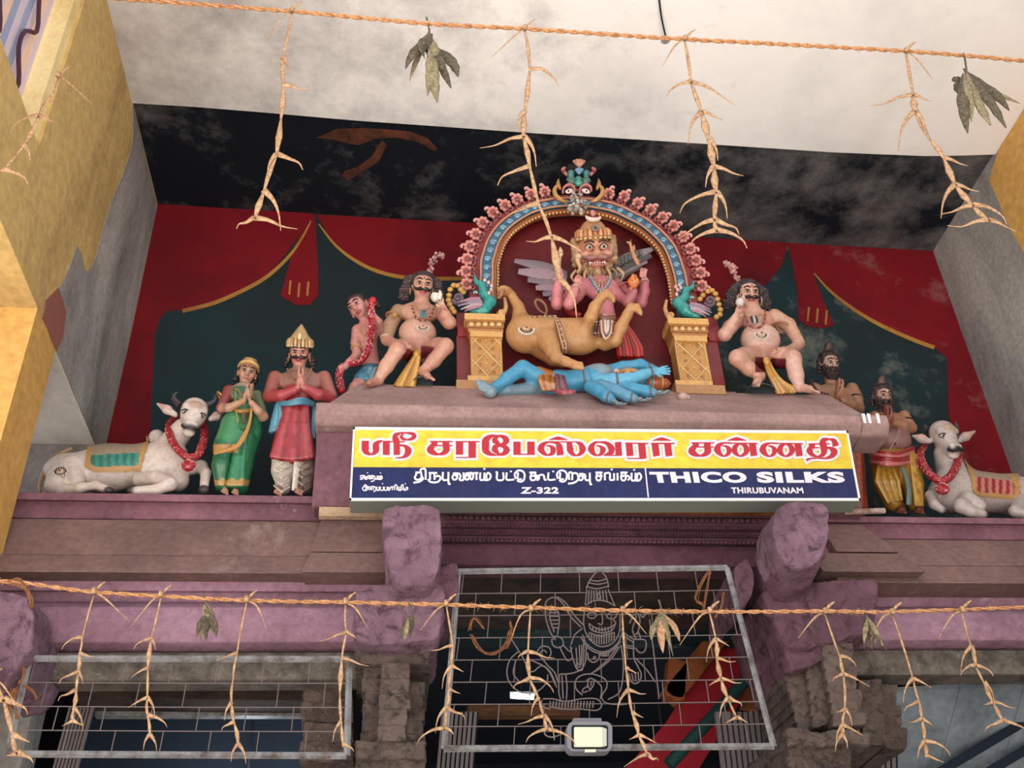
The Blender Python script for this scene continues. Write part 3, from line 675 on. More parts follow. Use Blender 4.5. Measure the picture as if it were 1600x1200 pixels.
for x_ in (640, 1240): MB().box((sp(x_, 720)[0]-.02, YS+.128, sp(x_, 700)[2]-.02), (sp(x_, 720)[0]+.02, 4.87, sp(x_, 700)[2]+.02)).build('mounting_bracket', 'steel', SG)
# traced brush strokes; each is (points in zoomed coordinates with a width per point)
def stroke(mb, pts, off, extra=0, rnd=False):
    P = np.array([p[:2] for p in pts], float); w = np.array([p[2] for p in pts], float)+extra
    if len(P) > 2:
        t = np.linspace(0, 1, len(P)); P2 = smooth_path(P, 4); w = np.interp(np.linspace(0, 1, len(P2)), t, w); P = P2
    if extra or rnd:   # extend the ends of the halo
        e = extra/2 if extra else w[0]/4
        a = P[0]-P[1]; b = P[-1]-P[-2]
        P = np.vstack([P[0]+a/np.linalg.norm(a)*e, P, P[-1]+b/np.linalg.norm(b)*e]); w = np.concatenate([[w[0]], w, [w[-1]]])
    T = np.gradient(P, axis=0); N = np.column_stack([-T[:, 1], T[:, 0]]); N /= np.linalg.norm(N, axis=1)[:, None]+1e-9
    A, B = P-N*w[:, None]/2, P+N*w[:, None]/2; n = len(P)
    V = [sp(*a, off+i*6e-6) for i, a in enumerate(A)]+[sp(*b, off+i*6e-6) for i, b in enumerate(B)]
    mb.add(V, [(i, i+1, n+i+1, n+i) for i in range(n-1)], (1, 1, 1))
def tr(ox, oy, s, strokes, dx=0, dy=0): return [[((x+dx)/s+ox, (y+dy)/s+oy, w/s) for x, y, w in st] for st in strokes]
CHA = [[(975, 198, 14), (1260, 198, 14)], [(1030, 195, 84), (1030, 250, 70)], [(1010, 250, 14), (1255, 250, 14)],
       [(1012, 246, 60), (978, 300, 88), (1020, 338, 62), (1082, 358, 20), (1145, 340, 55), (1178, 300, 86), (1176, 246, 80)], [(1172, 195, 84), (1176, 255, 84)]]
CAP = [(0, 0, 5), (60, -16, 26), (115, -22, 46), (175, -15, 26), (240, 0, 5)]
def cap(x, y): return [(x+a, y+b, w) for a, b, w in CAP]
NA = [[(110, 217, 14), (10, 217, 20), (-55, 250, 60), (-72, 300, 88), (-40, 350, 50), (10, 380, 16), (62, 350, 48), (74, 300, 68), (44, 262, 30), (-5, 250, 12)],
      [(210, 220, 16), (155, 260, 60), (143, 320, 72), (205, 379, 16), (272, 350, 50), (294, 300, 76), (265, 245, 50), (205, 220, 16)],
      [(364, 220, 82), (386, 378, 82)], [(60, 219, 14), (430, 222, 14)]]
H = []
H += tr(550, 665, 8, [[(167, 190, 90), (167, 300, 90), (192, 340, 55), (240, 359, 16), (282, 335, 55), (300, 300, 82), (300, 240, 82), (335, 203, 38), (380, 188, 14)],
     [(428, 190, 84), (428, 365, 84)], [(350, 190, 14), (430, 200, 14), (660, 200, 14)],
     [(560, 365, 78), (558, 205, 78), (542, 165, 76), (545, 122, 60), (600, 95, 26), (680, 90, 18), (760, 105, 46), (780, 137, 50), (740, 165, 38), (685, 177, 16), (635, 162, 40), (612, 138, 30), (640, 108, 20)],
     [(590, 243, 14), (660, 255, 34), (702, 305, 88), (685, 360, 66), (630, 396, 24), (540, 402, 10)]])
H += tr(550, 665, 8, CHA)
H += tr(550, 665, 8, [[(1344, 198, 90), (1344, 362, 90)], [(1295, 200, 14), (1595, 200, 14)], [(1502, 198, 92), (1502, 402, 92)], [(1300, 398, 12), (1500, 398, 12)]])
H += tr(740, 665, 8, [[(290, 123, 14), (215, 133, 44), (155, 180, 88), (150, 245, 92), (155, 310, 88), (210, 355, 44), (290, 367, 14)],
     [(290, 123, 14), (372, 140, 50), (408, 185, 84), (372, 230, 44), (305, 243, 14), (375, 258, 46), (412, 302, 86), (375, 350, 50), (290, 367, 14)],
     [(320, 130, 12), (280, 155, 50), (268, 190, 74), (330, 238, 16), (275, 262, 60), (268, 302, 80), (325, 362, 14)],
     [(543, 200, 90), (543, 364, 90)], [(716, 200, 92), (718, 364, 92)], [(500, 358, 14), (765, 358, 14)], cap(940, 180),
     [(1060, 205, 14), (930, 207, 20), (865, 240, 62), (842, 290, 86), (880, 345, 50), (930, 368, 16), (985, 340, 56), (992, 295, 74), (962, 258, 30), (910, 250, 12)],
     [(940, 207, 14), (1030, 215, 30), (1070, 260, 78), (1085, 368, 86)], [(1000, 203, 12), (1300, 203, 12)],
     [(1195, 205, 60), (1208, 300, 84), (1235, 350, 50), (1285, 372, 16), (1340, 345, 50), (1362, 290, 84), (1335, 230, 56), (1280, 204, 14)]])
H += tr(930, 665, 8, [[(70, 205, 14), (5, 210, 28), (-40, 255, 66), (-48, 300, 84), (-15, 352, 44), (32, 372, 14), (80, 345, 50), (94, 300, 78), (68, 262, 30), (15, 250, 12)],
     [(40, 205, 14), (140, 217, 40), (200, 280, 82), (190, 340, 66), (110, 372, 14)], [(286, 205, 80), (296, 376, 80)], [(110, 371, 12), (330, 371, 12)],
     [(422, 216, 84), (438, 378, 84)], [(376, 218, 14), (665, 222, 14)], [(580, 220, 88), (598, 414, 88)], [(400, 409, 12), (600, 411, 12)],
     [(746, 220, 84), (768, 380, 84)], [(700, 222, 16), (995, 222, 16)], [(904, 222, 84), (924, 380, 84)], cap(715, 190)])
H += tr(930, 665, 8, CHA, 228, 17)
H += tr(1130, 665, 8, NA+[cap(54, 188)])+tr(1130, 665, 8, NA, 568, 3)
H += tr(1130, 665, 8, [[(1112, 225, 80), (1105, 285, 70)], [(1070, 228, 14), (1330, 228, 14)], [(1085, 276, 14), (1200, 276, 14)],
     [(1095, 270, 50), (1082, 312, 84), (1112, 360, 48), (1180, 386, 18), (1245, 360, 56), (1262, 300, 84), (1245, 215, 84), (1262, 180, 60), (1330, 168, 16), (1385, 190, 60), (1408, 255, 82)],
     [(1270, 275, 12), (1335, 280, 34), (1388, 325, 90), (1360, 375, 60), (1290, 406, 24), (1180, 406, 12), (1090, 412, 20), (1040, 432, 34)]])
halo, red = MB(), MB()
for i, s in enumerate(H): stroke(halo, s, .0030+i*.00005, 7.5)
for i, s in enumerate(H): stroke(red, s, .0065+i*.00005)
halo.build('heading_outline', 'sign_white', SG, smooth=False); red.build('heading_letters', 'sign_red', SG, smooth=False)
def mono(w, *paths): return [[(x, y, w) for x, y in p] for p in paths]
T5 = mono(19, [(690, 127), (755, 127)], [(705, 127), (692, 160), (683, 185), (703, 205), (742, 198), (757, 165), (745, 100), (770, 86), (798, 98), (801, 205)], [(757, 172), (772, 196), (735, 226), (668, 238)],
  [(835, 132), (925, 132)], [(848, 132), (848, 205)], [(895, 132), (898, 205)], [(900, 172), (945, 165), (962, 195), (925, 232), (855, 230), (826, 200)],
  [(988, 122), (990, 205), (1050, 205)], [(1048, 122), (1050, 245), (1070, 247)],
  [(1135, 165), (1112, 152), (1092, 172), (1102, 202), (1132, 200), (1145, 168), (1128, 136), (1098, 140)], [(1128, 136), (1165, 140), (1180, 172), (1168, 205), (1212, 205), (1212, 128)],
  [(1262, 168), (1245, 152), (1228, 172), (1240, 202), (1264, 200), (1276, 165), (1258, 136), (1232, 142)], [(1258, 136), (1300, 132), (1318, 165), (1304, 202), (1284, 185), (1296, 140), (1372, 132)], [(1352, 132), (1354, 207)],
  [(1395, 128), (1395, 205), (1440, 205)], [(1440, 128), (1440, 205), (1490, 203), (1508, 165), (1486, 132), (1462, 150), (1462, 205)], [(1438, 80), (1440, 96)])
T6 = mono(18, [(30, 122), (45, 122), (45, 195), (108, 195), (108, 122)], [(145, 122), (145, 195), (222, 195)], [(188, 104), (190, 118)],
  [(262, 122), (262, 190), (300, 190)], [(240, 188), (228, 140), (262, 102), (312, 110), (332, 150), (320, 202), (285, 218), (252, 204)],
  [(382, 122), (452, 122)], [(412, 122), (392, 165), (402, 200), (440, 196), (446, 152), (430, 122)], [(395, 160), (468, 156), (482, 180), (466, 200), (458, 180), (490, 150), (528, 150), (540, 195), (560, 197)],
  [(580, 122), (580, 195), (652, 195)], [(628, 104), (630, 118)], [(702, 122), (702, 190), (740, 190)], [(680, 188), (668, 140), (702, 102), (752, 110), (772, 150), (760, 202), (725, 218), (692, 204)],
  [(795, 197), (792, 128), (826, 128), (826, 200)], [(826, 130), (878, 134), (888, 195), (845, 228), (785, 238)],
  [(930, 165), (912, 152), (896, 172), (905, 200), (930, 197), (942, 165), (925, 136), (900, 140)], [(925, 136), (960, 145), (968, 200), (1012, 200)], [(1010, 124), (1014, 238), (1032, 240)],
  [(1070, 122), (1142, 122)], [(1095, 122), (1078, 165), (1088, 202), (1118, 200), (1128, 160), (1116, 122)], [(1080, 160), (1142, 157)],
  [(1166, 128), (1168, 202)], [(1166, 130), (1218, 130), (1222, 197), (1262, 197)], [(1262, 130), (1264, 204)], [(1298, 128), (1300, 204)], [(1238, 84), (1240, 98)],
  [(1330, 122), (1402, 122)], [(1352, 122), (1337, 165), (1347, 202), (1377, 200), (1387, 160), (1375, 122)], [(1340, 160), (1408, 158), (1424, 182), (1406, 202)],
  [(1446, 126), (1448, 202), (1488, 202)], [(1488, 126), (1490, 202), (1530, 200), (1546, 162), (1526, 130), (1504, 148), (1504, 202)], [(1472, 88), (1474, 102)])
T5b = mono(11, [(108, 188), (92, 176), (100, 160), (120, 165), (114, 195), (86, 202)], [(118, 162), (136, 162), (136, 202)], [(160, 182), (148, 172), (146, 196), (162, 200), (168, 170), (184, 166), (190, 198), (178, 182)], [(184, 162), (205, 162)], [(200, 162), (200, 202)], [(168, 126), (169, 136)],
  [(214, 200), (214, 164), (228, 164), (228, 200)], [(228, 164), (246, 168), (248, 200), (226, 222), (205, 222)], [(248, 180), (262, 198), (274, 198), (274, 162)],
  [(284, 162), (284, 200), (302, 200)], [(302, 162), (302, 200), (322, 198), (328, 178), (316, 164), (308, 200)], [(310, 126), (311, 136)],
  [(170, 290), (130, 280), (115, 300), (130, 322), (160, 318), (170, 290), (150, 262), (130, 268)], [(150, 290), (150, 318)], [(190, 316), (176, 300), (182, 282), (200, 290), (196, 316)],
  [(212, 318), (212, 282), (232, 282), (232, 318)], [(232, 282), (256, 286), (258, 318), (236, 338)], [(272, 282), (272, 318), (294, 318), (294, 282)], [(332, 244), (334, 254)], [(310, 282), (310, 318), (340, 318), (340, 282)], [(352, 282), (352, 318), (380, 318), (380, 282)],
  [(408, 300), (394, 288), (392, 316), (410, 318), (418, 288), (434, 284), (440, 318)], [(440, 284), (462, 284), (462, 318)], [(462, 290), (470, 262), (488, 270), (488, 318)],
  [(502, 282), (502, 318), (536, 318), (536, 282)], [(520, 282), (520, 318)], [(536, 282), (542, 262), (556, 268), (556, 318)], [(572, 300), (566, 318), (586, 318), (590, 290), (604, 290), (604, 318)], [(578, 244), (580, 254)])
wt = MB()
for i, s in enumerate(tr(550, 720, 6.957, T5)+tr(770, 720, 6.667, T6)): stroke(wt, s, .0045+i*.00001, .35)
wt.build('white_lettering', 'sign_white', SG, smooth=False)
w2 = MB()
for i, s in enumerate(tr(550, 720, 6.957, T5b)): stroke(w2, s, .0045+i*.00001, .2)
w2.build('white_lettering', 'sign_white', SG, smooth=False)
def latin(txt, q, bold, name):
    """bold upright print stretched into the quadrilateral q (pixel corners tl, tr, br, bl)"""
    cu = bpy.data.curves.new('t', 'FONT'); cu.body = txt; cu.offset = bold; cu.resolution_u = 4; cu.space_character = 1.0+bold*2
    o = bpy.data.objects.new('t', cu); COL.objects.link(o); bpy.context.view_layer.update()
    me = bpy.data.meshes.new_from_object(o.evaluated_get(bpy.context.evaluated_depsgraph_get()))
    V = np.array([v.co for v in me.vertices]); F = [tuple(p.vertices) for p in me.polygons]
    bpy.data.objects.remove(o); bpy.data.curves.remove(cu); bpy.data.meshes.remove(me)
    lo, hi = V.min(0), V.max(0); U = (V[:, :2]-lo[:2])/(hi-lo)[:2]
    tl, tr_, br, bl = map(np.array, q)
    P = [sp(*((tl*(1-u)+tr_*u)*v+(bl*(1-u)+br*u)*(1-v)), .0045) for u, v in U]
    mb = MB(); mb.add(P, F, (1, 1, 1)); mb.build(name, 'sign_white', SG, smooth=False)
latin('THICO', ((1014, 737), (1165, 737), (1168, 754.5), (1018, 754.5)), .055, 'shop_lettering')
latin('SILKS', ((1181, 737), (1318, 737), (1321, 754.5), (1184, 754.5)), .055, 'shop_lettering')
latin('THIRUBUVANAM', ((1142, 761.5), (1254, 761.5), (1256, 771), (1143, 771)), .035, 'small_lettering')
latin('Z-322', ((814, 761), (873, 761), (873, 771.5), (813, 771.5)), .045, 'small_lettering')

# sticks on the ledges
def stick(name, a, b, r, mat, label, Y, cat):
    o = MB().tube([atY(*a, Y), atY(*b, Y)], r, seg=8).build(name, mat, None, label=label); o['category'] = cat
stained('pale_wood', 'c0a184', '8c6c52', None, 5, fine=50)
stained('flaking_white', 'b8a49a', '6a3a2c', None, 9, fine=50)
o = MB().box(tuple(atY(498, 806, 4.84)), tuple(atY(606, 799, 4.88))).build('timber_batten', 'pale_wood', None, label='pale timber batten under the left end of the sign'); o['category'] = 'batten'
stick('iron_pipe_stub', (1318, 800), (1382, 798), .016, 'flaking_white', 'rusty white pipe stub poking out right of the sign', 4.80, 'pipe')
# ================================================================ WIRE FRAMES
YF = 4.58
def wireframe(label, quad_, rows, seed, extra=None):
    tl, tr_, br, bl = [np.array(q, float) for q in quad_]
    base = atY(*((bl+br)/2), YF)
    t = thing('wire_panel', base, label, 'panel'); G = lambda u, v: atY(*((tl*(1-u)+tr_*u)*(1-v)+(bl*(1-u)+br*u)*v), YF)
    w = .014
    for a, b in (((0, 0), (1, 0)), ((0, 1), (1, 1)), ((0, 0), (0, 1)), ((1, 0), (1, 1))):
        MB().tube([G(*a), G(*b)], w, seg=4, up=(0, 1, .3)).build('frame_bar', 'steel', t)
    mb = MB(); r = random.Random(seed)
    wpx = np.linalg.norm(br-bl)
    for i in range(1, rows):
        mb.tube([G(0, i/rows), G(.5, i/rows+.004), G(1, i/rows)], .0028, seg=5)
    for i in range(rows):
        n = int(wpx/70); o = .35*(i % 3)/n
        for k in range(n+1):
            u = (k+.15)/n+o
            if u < 1: mb.tube([G(u, i/rows), G(u-.004, (i+1)/rows)], .0026, seg=5)
    mb.build('wire_mesh', 'wire', t); return t, G
wireframe('rectangular wire grille hanging in the left opening', ((46, 1029), (546, 1030), (542, 1181), (12, 1178)), 4, 1)
WP, G = wireframe('large wire grille with a wire deity figure in the central opening', ((716, 893), (1136, 887), (1209, 1166), (694, 1170)), 8, 2)
# a cap over the pillars' fixing
def art(name, paths, r=.0034, col='wire'):
    mb = MB()
    for P in paths: mb.tube([atY(780+x/5, 880+y/5, YF-.012) for x, y in P], r, seg=5, n=3)
    mb.build(name, col, WP)
art('wire_crown', [[(680, 200), (700, 150), (740, 90), (790, 60), (840, 120), (856, 190)], [(678, 180), (760, 200), (856, 180)], [(690, 150), (770, 165), (846, 150)], [(700, 130), (770, 140), (835, 125)],
    [(685, 205), (672, 330)], [(702, 210), (695, 320)], [(722, 210), (716, 315)], [(742, 212), (738, 290)], [(762, 212), (762, 285)], [(785, 212), (790, 285)], [(808, 212), (815, 290)], [(830, 210), (845, 300)], [(850, 205), (905, 335)],
    [(680, 330), (720, 300), (780, 290), (840, 300), (905, 335)], [(765, 270), (775, 235), (795, 265), (780, 280), (765, 270)]])
art('wire_face', [[(665, 380), (660, 480), (690, 570), (760, 640), (830, 650), (900, 610), (940, 530), (945, 400)], [(690, 400), (720, 385), (760, 400), (740, 430), (700, 425), (690, 400)],
    [(840, 410), (870, 385), (920, 390), (900, 430), (850, 430), (840, 410)], [(800, 385), (808, 440), (800, 480), (770, 470)], [(700, 470), (740, 500), (800, 520), (860, 505), (910, 470), (890, 440)], [(700, 470), (720, 520), (800, 545), (880, 525), (910, 470)],
    [(700, 540), (790, 570), (900, 540)]]+[[(700+i*20, 550+8*math.sin(i*.5)), (705+i*19, 590+45*math.sin(math.pi*(i+1)/12))] for i in range(11)]+[[(730+i*24, 500), (734+i*24, 535)] for i in range(7)])
art('wire_necklace', [[(650, 560), (690, 640), (780, 690), (860, 680), (930, 620), (960, 540)], [(640, 580), (690, 660), (780, 705), (870, 690), (950, 610)], [(790, 690), (795, 720), (850, 722), (858, 690)], [(810, 700), (830, 690), (840, 712), (815, 715), (810, 700)]])
art('wire_torso', [[(680, 640), (675, 760), (640, 830), (560, 862), (470, 868)], [(690, 700), (700, 755), (740, 775), (775, 750), (785, 700)], [(950, 640), (970, 780), (960, 940), (930, 1020), (850, 1065)], [(940, 650), (880, 740), (790, 820), (720, 860)], [(925, 650), (850, 750), (740, 850)],
    [(735, 740), (745, 728), (752, 742), (740, 748), (735, 740)]])
art('wire_arms', [[(640, 500), (560, 420), (500, 320), (440, 270), (390, 280), (360, 320), (365, 430), (400, 540), (440, 600)], [(655, 480), (580, 400), (520, 310), (450, 262)], [(400, 360), (395, 430), (430, 540)], [(460, 370), (470, 450), (455, 560)],
    [(400, 385), (462, 385)], [(395, 415), (468, 415)], [(400, 445), (466, 445)], [(408, 475), (460, 475)], [(416, 505), (458, 505)], [(410, 600), (440, 570), (490, 590), (500, 640), (460, 660), (420, 640), (410, 600)],
    [(470, 650), (530, 760), (570, 740)], [(500, 640), (550, 690), (570, 660)], [(560, 640), (590, 560), (650, 510)], [(555, 650), (580, 760), (610, 830), (650, 830), (655, 740), (660, 600)], [(600, 660), (610, 800)], [(625, 640), (632, 800)], [(645, 640), (640, 790)],
    [(600, 770), (620, 790), (600, 800), (625, 815), (640, 780)]])
art('wire_arms', [[(950, 520), (1040, 590), (1140, 600), (1140, 680), (1100, 700), (1060, 660)], [(960, 560), (1050, 620)], [(965, 640), (1050, 650)], [(965, 655), (1050, 668)], [(1050, 600), (1052, 740), (1080, 800), (1110, 870), (1090, 930), (1040, 935), (1010, 860)],
    [(1035, 860), (1050, 920)], [(1060, 850), (1070, 925)], [(1085, 850), (1090, 915)], [(1020, 470), (1050, 400), (1070, 430), (1040, 520), (1075, 600)], [(1060, 560), (1090, 540), (1105, 600)], [(1085, 400), (1100, 450), (1080, 560)], [(1100, 400), (1120, 425), (1130, 405)],
    [(1060, 740), (1150, 830), (1220, 930)], [(1175, 440), (1200, 640), (1250, 1060)]])
art('wire_lion_body', [[(290, 700), (330, 650), (390, 660), (405, 710), (370, 750), (330, 740), (320, 700), (350, 680), (370, 700)], [(100, 600), (180, 730), (250, 850), (330, 800), (400, 850), (450, 970)], [(150, 690), (80, 760), (60, 870), (100, 960), (180, 1010), (300, 1000), (370, 930), (380, 870)],
    [(130, 760), (110, 860), (160, 930)], [(230, 750), (370, 820), (440, 950)], [(180, 690), (280, 690), (380, 800), (430, 850), (460, 930)], [(470, 870), (465, 1000), (480, 1070)], [(520, 870), (530, 960), (525, 1070)], [(490, 880), (500, 1060)],
    [(340, 1060), (420, 1060), (520, 1080), (640, 1060), (760, 1060), (800, 1110), (760, 1150), (640, 1140), (500, 1140), (390, 1120)], [(330, 1070), (340, 1120), (400, 1140)]]+[[(400+i*24, 1078), (394+i*24, 1130)] for i in range(15)])
art('wire_tail', [[(650, 1030), (600, 980), (600, 910), (660, 870), (750, 870), (830, 910), (840, 970), (800, 1040), (830, 1090), (930, 1105), (1000, 1100)], [(700, 960), (660, 980), (650, 1010), (690, 1000)], [(680, 920), (720, 900), (790, 950), (800, 1000), (790, 1060)],
    [(700, 910), (690, 960), (720, 990)], [(720, 920), (715, 960)], [(740, 910), (735, 955), (700, 1000)]])
art('wire_foot', [[(400, 1250), (360, 1300), (360, 1340), (420, 1360), (530, 1330), (700, 1380), (750, 1400)], [(700, 1300), (740, 1340), (800, 1420)], [(760, 1350), (770, 1400)], [(720, 1270), (800, 1340)]], .004)
# floodlight
t = thing('floodlight', atY(924, 1168, YF-.04), 'grey floodlight with a pale square lens on the lower bar of the central grille', 'lamp')
def rrect(x0, y0, x1, y1, r, Y):
    P = []
    for cx, cy, a in ((x1-r, y0+r, -90), (x1-r, y1-r, 0), (x0+r, y1-r, 90), (x0+r, y0+r, 180)):
        for k in range(5): w = math.radians(a+k*22.5); P.append(atY(cx+r*math.cos(w), cy+r*math.sin(w), Y))
    return P
flat('lamp_grey', '807b80', .5); flat('lens', 'd8d8bc', .25); flat('reflector', 'c8c6b0', .3, .4); flat('black', '101014', .5)
MB().prism(rrect(886, 1127, 957, 1174, 11, YF-.10), (0, .07, 0)).build('housing', 'lamp_grey', t, bevel=.006)
MB().prism(rrect(893, 1133, 950, 1170, 4, YF-.104), (0, .01, 0)).build('bezel', 'black', t); bz_ = bpy.data.objects['bezel']
MB().prism(rrect(897, 1136, 941, 1167, 2, YF-.108), (0, .006, 0)).build('lens', 'lens', bz_)
MB().prism([atY(941, 1136, YF-.108), atY(948, 1139, YF-.107), atY(948, 1165, YF-.107), atY(941, 1167, YF-.108)], (0, .004, 0)).build('reflector', 'reflector', bz_)
MB().prism(rrect(895, 1122, 940, 1129, 2, YF-.05), (0, .03, 0)).build('bracket', 'lamp_grey', t)
MB().box(tuple(atY(914, 1175, YF-.112)), tuple(atY(930, 1172, YF-.10))).build('badge', 'lens', t)

# ================================================================ ROPES AND DRIED GARLANDS
def fibre(name, c1, c2):
    m, n, b = nodes(name); c = mix(n, ramp(n, nz(n, 60, 4), [(.35, W0), (.65, W1)]), lin(c1), lin(c2))
    n.links.new(c, b.inputs['Base Color']); b.inputs['Roughness'].default_value = .9
fibre('coir', 'd09a6c', 'a06c48'); fibre('dry_palm', 'c8a07a', '987052'); fibre('dry_mango', '6e6250', '483e32'); fibre('dry_mango_pale', '9c8c6c', '6e6048')
def rope(px, Y, r, label, seed, x_end=None):
    P = smooth_path([atY(x, y, Y) for x, y in px], 14); L = len(P)
    t = thing('coir_rope', P[L//2], label, 'rope'); rd = random.Random(seed)
    d = np.linalg.norm(np.diff(P, axis=0), axis=1); s = np.concatenate([[0], np.cumsum(d)]); n = int(s[-1]/.012)
    q = np.linspace(0, s[-1], n); C = np.array([np.interp(q, s, P[:, i]) for i in range(3)]).T
    for k in range(2):
        ph = k*math.pi; off = np.array([[0, math.cos(ph+i*.55)*r*.55, math.sin(ph+i*.55)*r*.55] for i in range(n)])
        w = [r*.62*(1+.25*noise.noise(Vector((i*.13, k*5, seed)))) for i in range(n)]
        MB().tube(C+off, w, seg=6, up=(0, 0, 1)).build('rope_strand', 'coir', t)
    mb = MB()
    for i in range(int(s[-1]*130)):
        j = rd.randrange(n-4); a = C[j]; v = np.array([rd.uniform(-1, 1)*.03, rd.uniform(-1, 1)*.015, rd.uniform(-1, 1)*.022])
        mb.tube([a, a+v*.6, a+v+np.array([.006, 0, -.004])], [.0011, .0009, .0004], seg=3, caps=False)
    mb.build('loose_fibres', 'coir', t, kind='stuff'); return t
YU, YL = 3.35, 4.24
rope([(-60, -22), (150, -5), (300, 6), (470, 19), (670, 37), (820, 45), (1045, 60), (1200, 68), (1415, 80), (1520, 88), (1600, 95), (1720, 104)], YU, .011, 'upper coir rope crossing in front of the cream ceiling', 1)
rope([(-60, 906), (30, 910), (150, 925), (385, 938), (540, 941), (700, 945), (850, 950), (980, 954), (1150, 956), (1290, 955), (1393, 956), (1600, 949), (1700, 947)], YL, .008, 'lower coir rope crossing in front of the wire grilles', 2)
def leaf(mb, P, w, fold=.35):
    """a long leaf: V-folded strip with thickness, tapering along its widths"""
    P = smooth_path(P, 4); n = len(P); w = np.interp(np.linspace(0, 1, n), np.linspace(0, 1, len(w)), w)
    mb.tube(P, w, seg=6, flatten=.28, up=(.25, 1, .1))
def strip(idx, knots, Y, w, label, group, rd, top=None, spikes=None):
    P0 = atY(*knots[0], Y); s = pscale(P0)
    t = thing('palm_leaf_streamer', P0, label, 'streamer', group)
    yj = [Y+rd.uniform(-.015, .015) for _ in knots]
    K = [atY(x, y, yy) for (x, y), yy in zip(knots, yj)]
    mb = MB()
    for i in range(len(K)-1):
        a, b = K[i], K[i+1]; m = (a+b)/2+np.array([rd.uniform(-1, 1)*1.5*s, 0, 0])
        leaf(mb, [a, m, b], [.5*w*s, w*s*(.8 if not i else rd.uniform(.8, 1.9)), .5*w*s])
    a = K[-1]; d = K[-1]-K[-2]; d /= np.linalg.norm(d)
    mb.build('midrib', 'dry_palm', t, smooth='all')
    # tie at the rope
    mb = MB(); mb.tube([K[0]+np.array([0, -.012, .012]), K[0]+np.array([0, -.014, -.012])], .010 if Y > 4 else .011, seg=6)
    L = rd.choice([-1, 1]); px = knots[0]
    leaf(mb, [K[0], atY(px[0]+L*16, px[1]+10, Y-.02), atY(px[0]+L*(30+rd.random()*24), px[1]+34+rd.random()*20, Y-.02)], [1.6*s, 1.6*s, .4*s])
    leaf(mb, [K[0], atY(px[0]+8, px[1]-10, Y-.01), atY(px[0]+16, px[1]-16, Y-.01)], [2*s, 2.4*s, 1*s])
    mb.build('knot', 'dry_palm', t, smooth='all')
    sp_ = 1.0 if Y < 4 else .62
    for i in range(1, len(K)):
        x, y = knots[i]; last = i == len(K)-1
        for side in (-1, 1):
            if rd.random() < .27 and not (last and side > 0): continue
            L = (24+rd.random()*50)*sp_; up = rd.random(); k1 = rd.uniform(.1, .5)
            if up < .38: path = [(x, y-3), (x+side*L*.45, y-2+8*rd.random()), (x+side*L*.85, y+L*.28), (x+side*L*1.0, y+L*.55)]
            elif up < .7: path = [(x, y-2), (x+side*L*.3, y+L*.12*k1), (x+side*L*.62, y+L*(.1+k1*.3)), (x+side*L*.95, y+L*k1)]
            else: path = [(x, y-3), (x+side*L*.22, y+L*.18), (x+side*L*.36, y+L*.5), (x+side*L*.42, y+L*.95)]
            m2 = MB(); leaf(m2, [atY(a_, b_, yj[i]-.004*k) for k, (a_, b_) in enumerate(path)], [1.9*w*s*.8, 1.15*w*s*.75, .6*w*s*.7, .15*w*s])
            m2.ball(K[i], (.85*w*s, .6*w*s, .9*w*s), seg=6, rings=5)
            m2.build('leaf_spike', 'dry_palm', t, smooth='all')
    return t
UP = [([(92, 120), (85, 142), (60, 183), (37, 228), (4, 266)], 'palm leaf streamer in front of the shutter window at the upper left'),
 ([(456, 18), (441, 92), (443, 134), (439, 186), (432, 243), (412, 300), (398, 342)], 'palm leaf streamer left of the hanging mango leaves, longest on the left'),
 ([(820, 46), (828, 110), (820, 176), (818, 215), (828, 262), (842, 320), (862, 372), (876, 440)], 'palm leaf streamer hanging in front of the left of the arch'),
 ([(1070, 62), (1080, 130), (1097, 176), (1108, 220), (1116, 262), (1119, 302), (1116, 345), (1120, 362)], 'palm leaf streamer hanging beside the right shoulder of the arch'),
 ([(1415, 81), (1427, 150), (1430, 176), (1452, 217), (1475, 248), (1493, 290), (1520, 322), (1545, 345)], 'palm leaf streamer swaying near the right grey wall')]
rd = random.Random(5)
for i, (k, l) in enumerate(UP): strip(i, k, YU, 3.3, l, 'dried streamers on the upper rope', rd)
LO = [([(148, 925), (128, 998), (124, 1022), (122, 1052), (119, 1080), (115, 1108), (114, 1128)], 'streamer farthest left on the lower rope'),
 ([(252, 930), (236, 1000), (231, 1045), (230, 1092), (231, 1120), (234, 1150)], 'second streamer from the left on the lower rope'),
 ([(386, 938), (370, 1022), (364, 1062), (362, 1100), (366, 1130), (372, 1165)], 'streamer hanging left of the left stone pillar on the lower rope'),
 ([(540, 941), (541, 990), (534, 1030), (531, 1085), (533, 1130), (536, 1165)], 'streamer directly left of the left pillar block'),
 ([(697, 944), (708, 1010), (706, 1042), (701, 1078), (697, 1108), (694, 1140)], 'streamer at the left post of the central grille'),
 ([(829, 952), (825, 1020), (828, 1062), (842, 1092), (850, 1120), (855, 1142)], 'streamer hanging before the left half of the wire deity'),
 ([(972, 954), (978, 1045), (982, 1080), (988, 1115), (998, 1150), (1012, 1180)], 'streamer hanging before the right half of the wire deity'),
 ([(1108, 955), (1119, 1000), (1120, 1030), (1127, 1062), (1138, 1092), (1152, 1122)], 'streamer hanging before the red banner'),
 ([(1288, 956), (1313, 1028), (1318, 1055), (1320, 1110), (1317, 1135), (1316, 1150)], 'streamer hanging in front of the right stone pillar'),
 ([(1393, 957), (1427, 1062), (1437, 1098), (1441, 1125), (1445, 1160), (1447, 1182)], 'streamer right of the right stone pillar'),
 ([(1502, 954), (1518, 1012), (1525, 1042), (1538, 1068), (1552, 1098), (1568, 1128)], 'streamer farthest right on the lower rope')]
for i, (k, l) in enumerate(LO): strip(i, k, YL, 2.3, 'dried palm leaf '+l, 'dried streamers on the lower rope', rd)
